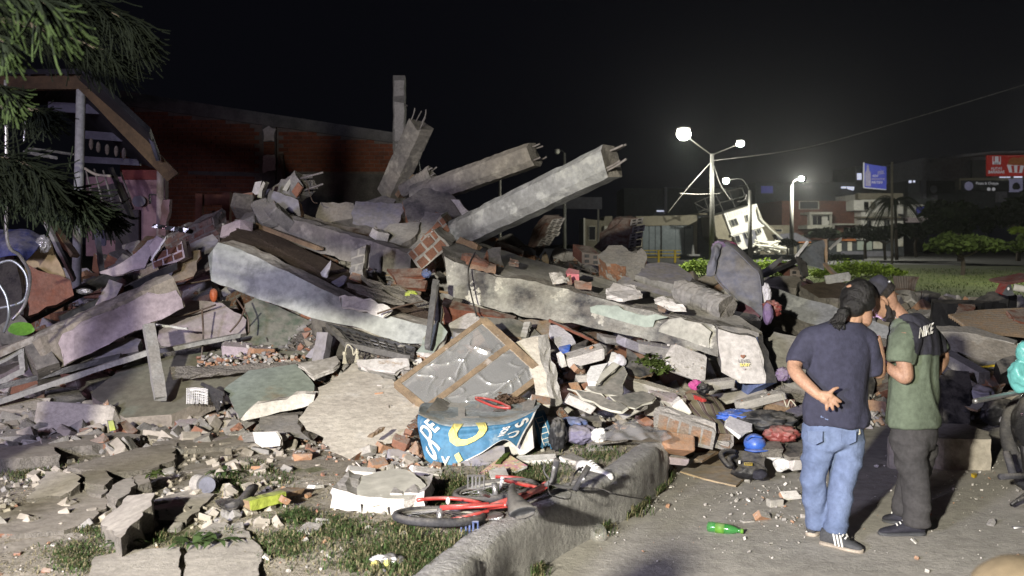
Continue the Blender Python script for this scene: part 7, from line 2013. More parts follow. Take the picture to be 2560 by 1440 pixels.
tube('can_body', [P(2347, 1101, 9.15), P(2347, 1066, 9.15)], .035, 'blue', c, 16)
tube('can_top', [P(2347, 1066, 9.15), P(2347, 1064, 9.15)], .031, 'steel', c, 16)
crumple('red_print', P(2346, 1090, 9.13), (.026, .024, .024), 'red', 1, .5, .02, c, 3)
crumple('red_print', P(2346, 1073, 9.125), (.022, .02, .01), 'red', 1, .5, .02, c, 3)
plate('yellow bottle cap on the street behind the right man', [(2428, 1184), (2436, 1181), (2442, 1184), (2436, 1188)], .03, .03, 'yellow', 'yellow', name='yellow_cap', cat='cap', jag=.001)

# ================================================================ loose rubble
def inside(p, poly_):
 x, y = p; r = False
 n = len(poly_)
 for i in range(n):
  x0, y0 = poly_[i]; x1, y1 = poly_[(i + 1) % n]
  if (y0 > y) != (y1 > y) and x < (x1 - x0) * (y - y0) / (y1 - y0) + x0: r = not r
 return r

EX2 = [(pl, D, min(p[0] for p in pl), max(p[0] for p in pl), min(p[1] for p in pl), max(p[1] for p in pl)) for pl, D in EXCL]
def blocked(px, py, D, s):
 m = s / D * F * .35
 for pl, d, x0, x1, y0, y1 in EX2:
  if x0 - m < px < x1 + m and y0 - m < py < y1 + m and D < d + .5:
   if inside((px, py), pl) or (m > 6 and (inside((px - m, py), pl) or inside((px + m, py), pl) or inside((px, py - m), pl) or inside((px, py + m), pl))):
    return True
 return False

MIX = {'L': ['conc', 'conc', 'plaster_pink', 'lilac', 'conc_dark', 'brick', 'broken_brick', 'conc_warm'],
 'M': ['conc', 'conc_lt', 'plaster', 'brick', 'brick_orange', 'broken', 'lilac', 'conc_lt', 'plaster_white', 'brick'],
 'R': ['conc_warm', 'conc', 'conc_dark', 'conc_warm', 'broken', 'dirt_slab', 'wood', 'brick_dark']}
ADJ = {'conc': 'grey concrete', 'conc_lt': 'pale grey concrete', 'conc_dark': 'dark grey concrete', 'conc_warm': 'brownish grey concrete', 'plaster': 'off-white plastered', 'plaster_white': 'bright white plaster',
 'plaster_pink': 'pinkish plastered', 'lilac': 'lilac grey plastered', 'brick': 'red brick', 'brick_orange': 'orange brick', 'broken': 'crumbly mixed', 'broken_brick': 'crumbly brick', 'wood': 'brown wooden', 'brick_dark': 'dark brick', 'dirt_slab': 'dirty brown'}
ZN = {'L': 'the left slope', 'M': 'the middle of the heap', 'R': 'the right slope behind the men'}
cand = []
random.seed(31)
for _ in range(9000):
 px = R(-60, 2620)
 t, c_ = interp(px, MX, TOE), interp(px, MX, CRD)
 D = t - .55 + (c_ + .8 - t + .55) * random.random() ** 1.1
 s = min(.46, .045 * random.paretovariate(1.3))
 if D < t: s = min(s, .16)
 x = (px - 1280) / F * D
 z = mound_z(x, D) if D > t - .05 else max(ground_z(x, D), 0)
 py = H + (CH - z) * F / D
 z0 = z + s * .12
 if blocked(px, H + (CH - z0 - s * .3) * F / D, D, s): continue
 cand.append((s / D, s, x, D, z0, px, py))
cand.sort(reverse=True)
big = cand[:286]
for i, (_, s, x, y, z, px, py) in enumerate(big):
 zn = 'L' if px < 760 else 'M' if px < 1920 else 'R'
 mt = random.choice(MIX[zn])
 kd = 'brick' if 'brick' in mt and R(0, 1) < .6 else random.choice(['chunk', 'chunk', 'flat'])
 tm = random.choice([mt, mt, 'plaster' if zn != 'R' else mt, 'broken'])
 fx = 'flat slab chip' if kd == 'flat' else 'chunk'
 rock('rubble_chunk', (x, y, z), s, (R(-.7, .7), R(-.7, .7), R(0, 6.3)), kd, random.randrange(9), mt, tm,
  'loose %s %s among many on %s' % (ADJ[mt], fx, ZN[zn]), 'rubble', 'loose %s pieces on %s' % (ADJ[mt], ZN[zn]))
# the rest joined
import itertools
def joined(items, name, label, mats, cat='rubble'):
 vs_all, fs_all, ms_all = [], [], []
 off = 0
 for (s, x, y, z, kd, mi) in items:
  vs, fs, top_ = ROCKS[kd][random.randrange(len(ROCKS[kd]))]
  M_ = Matrix.Rotation(R(0, 6.3), 3, 'Z') @ Matrix.Rotation(R(-.8, .8), 3, 'X') @ Matrix.Rotation(R(-.8, .8), 3, 'Y')
  a = np.array([tuple(v) for v in vs]) * s
  a = a @ np.array(M_).T + np.array((x, y, z))
  vs_all.append(a); fs_all += [[q + off for q in f] for f in fs]; ms_all += [mi] * len(fs)
  off += len(vs)
 return mk(name, np.concatenate(vs_all), fs_all, mats, None, label, cat, None, 'stuff', fm=ms_all)
sm = []
for (_, s, x, y, z, px, py) in cand[286:5200]:
 zn = 'L' if px < 760 else 'M' if px < 1920 else 'R'
 sm.append((s, x, y, z, random.choice(['chunk', 'flat', 'brick', 'chunk']), random.randrange(8)))
joined(sm, 'small_rubble', 'thousands of small stones, brick bits and chips strewn over the heap', ['conc', 'conc_lt', 'plaster', 'brick', 'brick_orange', 'conc_warm', 'lilac', 'conc_dark'])
tn = []
for _ in range(24000):
 px = R(-40, 2600)
 t, c_ = interp(px, MX, TOE), interp(px, MX, CRD)
 D = t - .3 + (c_ + .6 - t) * random.random() ** 1.3
 x = (px - 1280) / F * D
 s = min(.11, .018 * random.paretovariate(1.5))
 tn.append((s, x, D, max(mound_z(x, D), ground_z(x, D)) + s * .2, 'tiny', random.choice([0, 1, 0, 2, 3, 4, 5, 7, 0, 1])))
joined(tn, 'rubble_dust', 'fine dusty crumbs of concrete and brick filling the gaps of the heap', ['conc', 'conc_lt', 'plaster', 'brick', 'brick_orange', 'conc_warm', 'lilac', 'conc_dark'])
# gravel belt before the heap, stones on verge and street
gv = []
for _ in range(4200):
 px = random.choice([R(420, 1100), R(560, 1060), R(100, 700), R(1000, 1560)])
 D = interp(px, MX, TOE) - abs(random.gauss(0, .42)) + .15
 x = (px - 1280) / F * D
 s = .016 * random.paretovariate(1.4)
 if s > .11 or x > curb_x(D) - .3: continue
 if blocked(px, H + (CH - .3) * F / D, D, s): continue
 gv.append((s, x, D, ground_z(x, D) + s * .15, random.choice(['chunk', 'flat', 'brick']), random.randrange(6)))
for _ in range(900):
 px = R(-20, 720); D = R(7.4, 9.9)
 x = (px - 1280) / F * D
 s = min(.17, .035 * random.paretovariate(1.3))
 gv.append((s, x, D, ground_z(x, D) + s * .15, random.choice(['chunk', 'flat']), random.choice([4, 4, 0, 5, 4, 0])))
for _ in range(500):
 px, py = R(0, 720), R(1110, 1330)
 p = G(px, py, .3); s = min(.09, .02 * random.paretovariate(1.4))
 gv.append((s, p.x, p.y, ground_z(p.x, p.y) + s * .15, 'chunk', random.choice([4, 4, 0, 4])))
for _ in range(260):
 px, py = R(500, 760), 888 + R(-8, 10)
 gv.append((R(.02, .06), P(px, py, 9.35).x, 9.35 + R(-.1, .1), P(px, py + R(0, 26), 9.35).z, 'chunk', random.randrange(6)))
for _ in range(500):
 px, py = R(0, 1300), R(1180, 1440)
 p = G(px, py, .3)
 s = .008 * random.paretovariate(1.5)
 if s > .05 or p.x > curb_x(p.y) - .3: continue
 gv.append((s, p.x, p.y, ground_z(p.x, p.y) + s * .1, 'chunk', random.randrange(6)))
joined(gv, 'gravel', 'scattered pale and orange gravel on the verge in front of the heap', ['conc', 'conc_lt', 'plaster', 'brick_orange', 'pavement', 'brick'], 'gravel')
st = []
for _ in range(900):
 px = R(1500, 2560)
 py = interp(random.random() ** .6, [0, 1], [1440, 1120])
 cl = [(1960, 1290, 60), (1640, 1190, 60), (1600, 1260, 40), (1930, 1240, 60), (2430, 1190, 90), (1800, 1240, 160), (1500, 1330, 40)]
 if R(0, 1) < .6:
  c_ = random.choice(cl); px, py = random.gauss(c_[0], c_[2]), random.gauss(c_[1], c_[2] * .45)
 if py < 1100: continue
 p = G(px, py, 0)
 s = .006 * random.paretovariate(1.5)
 if s > .06 or p.x < curb_x(p.y) + .03: continue
 st.append((s, p.x, p.y, .012 + s * .15, random.choice(['chunk', 'flat']), random.choice([0, 1, 2, 4, 3, 0, 1])))
joined(st, 'street_grit', 'small stones and grit scattered on the concrete street', ['conc_lt', 'plaster', 'plaster_white', 'brick_orange', 'conc', 'brick'], 'gravel')

# splinters, rods, boards and rags on the heap
def on_mound(px, D):
 x = (px - 1280) / F * D
 return Vector((x, D, mound_z(x, D)))
KIN = [('timber', 'wood', 'brown broken lath'), ('timber', 'wood_grey', 'grey weathered lath'), ('rod', 'rust', 'thin rusty rod'), ('rod', 'rebar', 'bare grey reinforcement rod')]
random.seed(12)
n = 0
while n < 84:
 px = R(40, 2540); t, c_ = interp(px, MX, TOE), interp(px, MX, CRD)
 D = R(t + .2, c_ + .3)
 p = on_mound(px, D) + Vector((0, 0, R(.06, .16)))
 py = H + (CH - p.z) * F / D
 L = R(.3, 1.1)
 if blocked(px, py, D, L * .8): continue
 nm, mt, ad = random.choice(KIN)
 zn = 'L' if px < 760 else 'M' if px < 1920 else 'R'
 a = R(0, pi)
 d = Vector((cos(a), sin(a) * .6, R(-.25, .35))).normalized()
 lb = '%s sticking out of the rubble on %s' % (ad, ZN[zn])
 if nm == 'timber': beam(nm, p - d * L / 2, p + d * L / 2, R(.03, .08), R(.015, .03), mt, label=lb, cat='timber', group=lb.replace('sticking', 'pieces sticking'), n=4, endamp=.03)
 else: tube(nm, spline([p - d * L / 2, p + Vector((R(-.06, .06), 0, R(-.02, .1))), p + d * L / 2], 8), .007, mt, label=lb, cat='rod', group=lb.replace('sticking', 'pieces sticking'), n=5)
 n += 1
RAG = [('board_grey', 'grey thin board'), ('board_black', 'black thin board'), ('paper', 'pale sheet scrap'), ('cardboard', 'brown cardboard scrap'), ('sheet', 'bent sheet metal scrap'), ('plaster_white', 'white board scrap')]
n = 0
while n < 60:
 px = R(40, 2540); t, c_ = interp(px, MX, TOE), interp(px, MX, CRD)
 D = R(t, c_)
 p = on_mound(px, D) + Vector((0, 0, R(.05, .14)))
 s = R(.10, .30)
 if blocked(px, H + (CH - p.z) * F / D, D, s * 1.4): continue
 mt, ad = random.choice(RAG)
 zn = 'L' if px < 760 else 'M' if px < 1920 else 'R'
 ax = Vector((R(-1, 1), R(-.4, .4), R(-.4, .4))).normalized(); ay = Vector((R(-.4, .4), R(.2, 1), R(-.2, .9))).normalized()
 k_ = random.choice([4, 5, 6])
 f = [p + ax * cos(q * 2 * pi / k_ + .3) * s * R(.7, 1.1) + ay * sin(q * 2 * pi / k_ + .3) * s * R(.4, .9) for q in range(k_)]
 g = slab_geo(f, .012, .012, .06)
 lb = '%s lying tilted in the rubble on %s' % (ad, ZN[zn])
 mk('board', g[0], g[1], [mt, mt], None, lb, 'board', lb.replace('lying', 'pieces lying'), fm=g[2])
 n += 1
COLR = [('cloth_blue', 'dusty blue rag'), ('maroon', 'maroon rag'), ('cloth_lilac', 'dusty lilac rag'), ('paper', 'crumpled pale paper'), ('clear_bag', 'crumpled clear plastic'), ('blue', 'small bright blue plastic piece'), ('pink', 'small pink plastic piece'), ('vest', 'black rag')]
n = 0
while n < 46:
 px = R(300, 2500); t, c_ = interp(px, MX, TOE), interp(px, MX, CRD)
 D = t + (c_ - t) * random.random() ** 1.6 * .7
 p = on_mound(px, D) + Vector((0, 0, R(.03, .08)))
 s = R(.03, .10)
 if blocked(px, H + (CH - p.z) * F / D, D, s * 2): continue
 mt, ad = random.choice(COLR)
 if 'bright' in ad or 'pink' in ad: s *= .4
 zn = 'L' if px < 760 else 'M' if px < 1920 else 'R'
 lb = '%s caught in the rubble on %s' % (ad, ZN[zn])
 crumple('rag', p, (s, s * .8, s * .5), mt, n, 2.8, .42, None, 3, label=lb, cat='rag', group=lb.replace('caught', 'pieces caught'))
 n += 1

# grit and crumbs lying on everything broken
dg_ = bpy.context.evaluated_depsgraph_get()
OK_ = ('rubble', 'concrete', 'rough_top', 'board', 'mortar', 'brick', 'wall_', 'slab', 'beam', 'edge_face', 'shaft', 'boulder', 'column_f', 'plaster', 'mound', 'small_r', 'steel_ch', 'timber', 'bare_top', 'face', 'roof', 'kerb', 'top_render')
gr = []
random.seed(77)
for _ in range(28000):
 y = R(7.2, 15.5); x = (R(-40, 2600) - 1280) / F * y
 h = bpy.context.scene.ray_cast(dg_, Vector((x, y, 5.5)), Vector((0, 0, -1)))
 if not h[0] or h[2].z < .45 or h[1].z > 2.9 or not h[4].name.startswith(OK_): continue
 if h[4].name.startswith('shaft') and h[1].z > 2: continue
 if h[4].name.startswith('beam') is False and noise.noise(Vector((x * 1.7, y * 1.7, 5))) < -.12: continue
 s = min(.075, .011 * random.paretovariate(1.5))
 gr.append((s, x, y, h[1].z + s * .15, 'tiny', random.choice([0, 1, 0, 2, 3, 4, 5, 1, 0, 1])))
joined(gr, 'grit', 'pale grit and crumbs lying on the broken slabs and boards', ['conc', 'conc_lt', 'plaster', 'brick', 'brick_orange', 'conc_warm', 'lilac', 'conc_dark'])

# ================================================================ grass and weeds
def blades(samp, n, h, mats, seed, lean=1.0, wdt=.0028):
 rs = random.Random(seed)
 vs, fs, ms = [], [], []
 for _ in range(n):
  p, sc = samp(rs)
  if p is None: continue
  a = rs.uniform(0, 2 * pi); hh = h * sc * rs.uniform(.4, 1.2)
  d = Vector((cos(a), sin(a), 0)); s = Vector((-sin(a), cos(a), 0)) * wdt * rs.uniform(.7, 1.4)
  l = lean * rs.uniform(.3, 1.3)
  q = p + d * hh * l * .45 + Vector((0, 0, hh * .7)); r = p + d * hh * l * 1.2 + Vector((0, 0, hh * (1.0 - .3 * l)))
  k = len(vs)
  vs += [p - s, p + s, q + s * .7, q - s * .7, r]
  fs += [[k, k + 1, k + 2, k + 3], [k + 3, k + 2, k + 4]]
  m = 0 if rs.random() < .62 else 1
  ms += [m, m]
 return vs, fs, ms
SPOTS = [(1100, 1400, 170, 60, 1.3), (960, 1410, 120, 40, 1.1), (850, 1330, 90, 40, .8), (720, 1370, 90, 40, .8), (740, 1300, 50, 20, 1.1), (1120, 1230, 60, 40, 1.1), (1320, 1180, 110, 40, 1.1), (1500, 1135, 70, 22, 1.0), (1250, 1230, 140, 40, .9),
  (560, 1215, 50, 25, 1.1), (640, 1175, 50, 20, .9), (480, 1360, 70, 16, 1.1), (560, 1345, 40, 10, 1.3), (300, 1350, 60, 14, 1.0), (380, 1345, 50, 12, 1.0), (220, 1330, 40, 12, .9), (200, 1400, 90, 40, .6), (80, 1180, 90, 26, .8), (700, 1200, 40, 16, .8), (1010, 1330, 70, 30, .6)]
def gs(rs):
 s = rs.choices(SPOTS, [a[2] * a[3] for a in SPOTS])[0]
 px, py = rs.gauss(s[0], s[2] * .5), rs.gauss(s[1], s[3] * .5)
 if py < 1090: return None, 0
 p = G(px, py, .3)
 if p.x > curb_x(p.y) - .21: return None, 0
 if 825 < px < 1065 and 1180 < py < 1290: return None, 0
 p.z = ground_z(p.x, p.y) - .005
 return p, s[4]
vs, fs, ms = blades(gs, 19000, .048, None, 3)
tag(mk('grass', vs, fs, ['grass', 'grass_dry'], fm=ms, kind='stuff'), 'sparse green and dry grass on the verge', 'grass')
def gs2(rs):
 px, py = rs.uniform(-50, 1350), rs.uniform(1180, 1440)
 p = G(px, py, .3)
 if p.x > curb_x(p.y) - .21: return None, 0
 p.z = ground_z(p.x, p.y) - .005
 return p, .55
vs, fs, ms = blades(gs2, 5000, .035, None, 4, 1.8)
tag(mk('dry_grass', vs, fs, ['grass_dry', 'grass_dry'], fm=ms, kind='stuff'), 'short dry straw scattered over the bare verge', 'grass')
def gs3(rs):
 s = rs.choice([(1500, 1335, 16), (1560, 1290, 30), (1615, 1235, 14), (1330, 1440, 20), (1590, 1270, 18), (1640, 1200, 12)])
 p = G(rs.gauss(s[0], s[2]), s[1] + rs.gauss(0, 5), 0)
 if p.x < curb_x(p.y) + .012: p.x = curb_x(p.y) + .02
 return p, 1
vs, fs, ms = blades(gs3, 900, .085, None, 5, .9)
tag(mk('weeds', vs, fs, ['grass', 'grass_dry'], fm=ms, kind='stuff'), 'weeds growing in the joint between kerb and street', 'weeds')
def gs4(rs):
 p = Vector((rs.uniform(5, 60), 24 + 28 * rs.random() ** 1.5, 0)); p.z = .02 + .35 * (p.y - 24) / 36 + .12 * fbm(p.x, p.y, .12, 2)
 return p, 1
vs, fs, ms = blades(gs4, 26000, .09, None, 6, .6, .012)
tag(mk('lawn_grass', vs, fs, ['leaf_mid', 'grass_dry'], fm=[0 if i % 9 else 1 for i in range(len(fs))], kind='stuff'), 'mown grass of the lawn behind the heap', 'grass')
# a few leafy weeds
def weed(label, px, py, z, r, n, mat='grass', seed=1):
 p = G(px, py, z)
 rs = random.Random(seed)
 root = E('weed', label, 'weed', p)
 for k in range(n):
  a = rs.uniform(0, 2 * pi); L = r * rs.uniform(.6, 1.1)
  d = Vector((cos(a), sin(a), 0)); s = Vector((-sin(a), cos(a), 0)) * L * .10
  pts = [p + d * L * t + Vector((0, 0, L * (.8 * t - .75 * t * t))) for t in (0, .3, .65, 1)]
  vs = [pts[0], pts[1] - s, pts[1] + s, pts[2] - s * .9, pts[2] + s * .9, pts[3]]
  mk('leaf', vs, [[0, 2, 1], [1, 2, 4, 3], [3, 4, 5]], mat, root)
weed('leafy weed in the crack left of the bottom centre', 480, 1362, .33, .16, 14, seed=1)
weed('leafy weed just right of the first one by the paving plate', 545, 1355, .33, .15, 13, seed=2)
weed('leafy weed by the tipped paving block', 310, 1362, .33, .13, 12, seed=3)
weed('little dark weed in the gap behind the wedge paving piece', 384, 1190, .38, .12, 12, 'leaf_mid', seed=4)
weed('tall weed beside the tin can', 560, 1185, .32, .16, 12, seed=5)
weed('leafy weed left of the white plaster flakes', 735, 1300, .32, .15, 14, seed=6)
weed('tiny weed between kerb and street near the bottom', 1340, 1420, .01, .10, 10, seed=7)
# ================================================================ people
def ring_loft(rings, ax, ay, n=20, sub=4, sq=.0):
 """rings: (centre, half width, half depth)"""
 cs = spline([r[0] for r in rings], sub * (len(rings) - 1))
 ws = spline([Vector((r[1], r[2], 0)) for r in rings], sub * (len(rings) - 1))
 vs, fs = [], []
 for c, w_ in zip(cs, ws):
  for i in range(n):
   a = 2 * pi * i / n
   vs.append(c + ax * cos(a) * w_.x + ay * sin(a) * w_.y)
 m = len(cs)
 for i in range(m - 1):
  for q in range(n): fs.append([i * n + q, i * n + (q + 1) % n, (i + 1) * n + (q + 1) % n, (i + 1) * n + q])
 fs.append(list(range(n))[::-1]); fs.append([(m - 1) * n + q for q in range(n)])
 return vs, fs

def limb(pts, rads, n=12, sub=5):
 k = sub * (len(pts) - 1)
 c = spline(pts, k); r = [v.x for v in spline([Vector((a, 0, 0)) for a in rads], k)]
 return tube_geo(c, r, n)

def ball(c, r):
 bm = bmesh.new(); bmesh.ops.create_icosphere(bm, subdivisions=3, radius=1)
 vs = [Vector((v.co.x * r[0], v.co.y * r[1], v.co.z * r[2])) + c for v in bm.verts]
 bm.verts.index_update(); fs = [[v.index for v in f.verts] for f in bm.faces]; bm.free()
 return vs, fs

def fused(name, geos, voxel, mat, parent, smooth=3, fold=0, fs_=(6, 6, 3), **k):
 vs, fs, _ = merge(geos)
 me = bpy.data.meshes.new('t'); me.from_pydata([tuple(v) for v in vs], [], fs)
 o = bpy.data.objects.new('t', me); COL.objects.link(o)
 m = o.modifiers.new('r', 'REMESH'); m.mode = 'VOXEL'; m.voxel_size = voxel
 s = o.modifiers.new('s', 'SMOOTH'); s.iterations = smooth; s.factor = .5
 me2 = bpy.data.meshes.new_from_object(o.evaluated_get(bpy.context.evaluated_depsgraph_get()))
 vv = [v.co.copy() for v in me2.vertices]
 if fold:
  for i, v in enumerate(me2.vertices):
   p = v.co
   q = Vector((p.x * fs_[0], p.y * fs_[1], p.z * fs_[2])) + Vector((noise.noise(p * 2), noise.noise(p * 2 + Vector((4, 4, 4))), noise.noise(p * 2 + Vector((8, 2, 4))))) * 1.6
   a = (1 - 2 * abs(noise.noise(q))) * .7 + noise.noise(q * 2.2) * .4
   vv[i] = p + v.normal * fold * a
 ff = [list(p.vertices) for p in me2.polygons]
 bpy.data.objects.remove(o); bpy.data.meshes.remove(me); bpy.data.meshes.remove(me2)
 return mk(name, vv, ff, mat, parent, smooth=True, **k)

def hand(wrist, palm, fingers, thumb, r=.0095):
 """fingers: list of (base, mid, tip)"""
 g = [limb([wrist, wrist.lerp(palm, .5), palm], [.026, .030, .028], 10)]
 for b_, m_, t_ in fingers:
  g.append(limb([palm.lerp(b_, .2), b_, m_, t_], [.015, r * 1.15, r * 1.05, r * .8], 8))
 b_, m_, t_ = thumb
 g.append(limb([wrist.lerp(palm, .4), b_, m_, t_], [.017, .014, .0115, .008], 8))
 return g

Z3 = Vector((0, 0, 1))
def head_geo(c, up, fwd, s=1.0):
 """cranium, jaw, nose, ears, brow about centre c (eye height)"""
 side = fwd.cross(up).normalized()
 def at(a, b_, d): return c + side * a * s + fwd * b_ * s + up * d * s
 g = [ring_loft([(at(0, .035, -.125), .030, .030), (at(0, .03, -.10), .052, .062), (at(0, .018, -.05), .066, .088), (at(0, 0, .0), .075, .098), (at(0, -.008, .05), .077, .100), (at(0, -.012, .09), .060, .080), (at(0, -.012, .112), .025, .035)], side * s, fwd * s, 20)]
 g.append(limb([at(0, .088, .01), at(0, .118, -.028), at(0, .095, -.042)], [.010 * s, .015 * s, .012 * s], 8))
 g.append(limb([at(-.03, .083, -.068), at(0, .094, -.068), at(.03, .083, -.068)], [.008 * s, .011 * s, .008 * s], 8))
 g.append(limb([at(-.045, .078, .022), at(0, .092, .024), at(.045, .078, .022)], [.008 * s, .009 * s, .008 * s], 8))
 for k in (-1, 1):
  g.append(limb([at(k * .074, -.005, .025), at(k * .092, -.018, .02), at(k * .088, -.012, -.012), at(k * .076, .0, -.032)], [.009 * s, .012 * s, .011 * s, .007 * s], 8))
 return g, at

def man_left():
 D0 = 6.25
 def J(x, y, d=0): return P(x, y, D0 + d)
 root = E('person', 'man in a navy T-shirt and jeans, black curly ponytail, one hand behind his back', 'person', Vector((P(2090, 1350, 6.2).x, 6.2, 0)))
 ax = Vector((1, .10, -.03)).normalized(); ay = Vector((-.10, 1, 0)).normalized()
 # body
 hd, at = head_geo(J(2146, 760, .03), Vector((-.12, .30, .95)).normalized(), Vector((.55, .72, -.42)).normalized(), 1.02)
 body = hd + [limb([J(2122, 835), J(2128, 808), J(2138, 778, .02)], [.075, .060, .060], 14),
    ring_loft([(J(2090, 1100), .14, .09), (J(2092, 980), .14, .09), (J(2100, 870), .16, .08), (J(2112, 822), .10, .06)], ax, ay),
    limb([J(2030, 840), J(1998, 885, -.02), J(1986, 918, -.06), J(1998, 942, -.13), J(2032, 975, -.21), J(2052, 992, -.235)], [.055, .052, .046, .043, .036, .029]),
    limb([J(2180, 845), J(2192, 890, .02), J(2196, 930, .05), J(2202, 915, .2), J(2206, 900, .35)], [.055, .05, .044, .036, .028])]
 W, PM = J(2052, 992, -.235), J(2068, 1000, -.245)
 body += hand(W, PM, [(J(2081, 992, -.25), J(2093, 999, -.25), J(2103, 1005, -.24)), (J(2080, 999, -.25), J(2089, 1008, -.255), J(2097, 1017, -.245)),
      (J(2075, 1005, -.25), J(2080, 1016, -.255), J(2083, 1025, -.245)), (J(2068, 1007, -.245), J(2067, 1017, -.25), J(2067, 1026, -.24))],
    (J(2072, 985, -.25), J(2085, 973, -.25), J(2097, 969, -.245)), .0118)
 body += [limb([J(2052, 985, -.24), J(2072, 988, -.245), J(2080, 994, -.25)], [.022, .024, .018], 10), limb([J(2055, 998, -.24), J(2068, 1004, -.245), J(2074, 1008, -.25)], [.022, .022, .016], 10)]
 W2 = J(2206, 900, .35)
 body += hand(W2, J(2206, 888, .40), [(J(2203 + i * 3, 880, .42), J(2203 + i * 3, 872, .42), J(2204 + i * 3, 868, .40)) for i in range(4)], (J(2200, 886, .38), J(2197, 876, .38), J(2198, 870, .38)))
 b_ = fused('body', body, .0052, 'skin', root, 2)
 # hair: skull cap of hair and ponytail
 c = J(2146, 760, .03)
 hair = [ball(J(2141, 746, .02), (.098, .112, .100)), ball(J(2148, 728, .03), (.090, .11, .080)), ball(J(2158, 738, .07), (.085, .09, .08)), ball(J(2133, 764, -.03), (.078, .075, .072)), ball(J(2153, 752, .03), (.086, .10, .080))]
 fused('hair', hair, .008, 'hair', root, 3, .006, (14, 14, 14))
 pt = []
 rs = random.Random(4)
 for i in range(46):
  a = J(2114 + rs.uniform(-6, 6), 776 + rs.uniform(-6, 5), -.11)
  x1, y1 = 2098 + rs.uniform(-12, 14), 795 + rs.uniform(-6, 8)
  pt.append(limb([a, J((2114 + x1) / 2 + rs.uniform(-5, 5), 786, -.14), J(x1, y1, -.13 + rs.uniform(-.02, .02)), J(x1 - 9 + rs.uniform(-8, 8), y1 + rs.uniform(4, 12), -.12), J(x1 - 8 + rs.uniform(-10, 10), y1 + rs.uniform(10, 26), -.115)], [.011, .011, .009, .007, .003], 5, 5))
 vs, fs, _ = merge(pt + [ball(J(2108, 782, -.12), (.040, .032, .036)), ball(J(2098, 794, -.12), (.036, .03, .033))])
 mk('ponytail', vs, fs, 'hair', root, smooth=True)
 tube('hair_tie', [J(2118 + 5 * cos(a), 775 + 8 * sin(a), -.10) for a in [i * pi / 6 for i in range(12)]], .008, 'black', root, 6, closed=True)
 # shirt
 sh = [ring_loft([(J(2092, 1060), .205, .14), (J(2092, 1045), .205, .14), (J(2090, 1000), .197, .135), (J(2094, 930), .196, .13), (J(2099, 870), .202, .125), (J(2101, 838), .205, .105), (J(2106, 818), .165, .085), (J(2118, 806), .085, .07)], ax, ay, 28),
  limb([J(2048, 845), J(2026, 852), J(2006, 883, -.02), J(1995, 910, -.05)], [.075, .076, .072, .068], 16),
  limb([J(2152, 845), J(2168, 856), J(2178, 900, .02), J(2182, 932, .04)], [.072, .074, .072, .070], 16)]
 fused('t_shirt', sh, .010, 'shirt_navy', root, 2, .020, (5, 5, 1.7))
 tube('collar', [J(2121, 806) + ax * cos(a) * .082 + ay * sin(a) * .066 + Z3 * (.012 * sin(a)) for a in [i * pi / 10 for i in range(20)]], .007, 'shirt_navy', root, 6, closed=True)
 # jeans
 jn = [ring_loft([(J(2048, 1120), .098, .105), (J(2080, 1110), .175, .125), (J(2082, 1085), .186, .135), (J(2083, 1050), .180, .125), (J(2085, 1030), .172, .118)], ax, ay, 24),
  ring_loft([(J(2041, 1322, .04), .060, .070), (J(2041, 1300, .04), .060, .072), (J(2036, 1250, .02), .064, .078), (J(2034, 1195), .071, .085), (J(2042, 1140), .088, .104), (J(2050, 1095), .10, .12)], ax, ay, 18),
  ring_loft([(J(2088, 1330, -.06), .068, .080), (J(2090, 1310, -.06), .066, .078), (J(2098, 1255, -.04), .066, .080), (J(2106, 1200, -.02), .074, .088), (J(2114, 1145), .092, .106), (J(2114, 1095), .105, .12)], ax, ay, 18)]
 pj = fused('jeans', jn, .010, 'denim', root, 1, .017, (4, 4, 10))
 for x in (2038, 2122):
  g = slab_geo([P(x - 19, 1078, 6.098), P(x + 19, 1078, 6.098), P(x + 18, 1104, 6.085), P(x, 1112, 6.082), P(x - 18, 1104, 6.085)], .008, 0, 9)
  mk('back_pocket', g[0], g[1], ['denim', 'denim'], root, fm=g[2])
 tube('key_cord', [J(2148, 1072, -.09), J(2150, 1084, -.10), J(2146, 1086, -.10)], .005, 'rope', root, 5)
 for n_, (hl, to) in enumerate((((2052, 1352, 6.22), (2158, 1362, 6.02)), ((2026, 1338, 6.36), (2060, 1320, 6.62)))):
  h_, t_ = P(*hl), P(*to); h_.z = 0; t_.z = 0
  s_ = E('shoe', None, None, (0, 0, 0)); s_.parent = root; s_.location = h_ - root.location
  shoe(s_, h_, t_, Z3, .115, .105, 'shoe_grey', 'sole', 'white' if n_ == 0 else None)
 return root

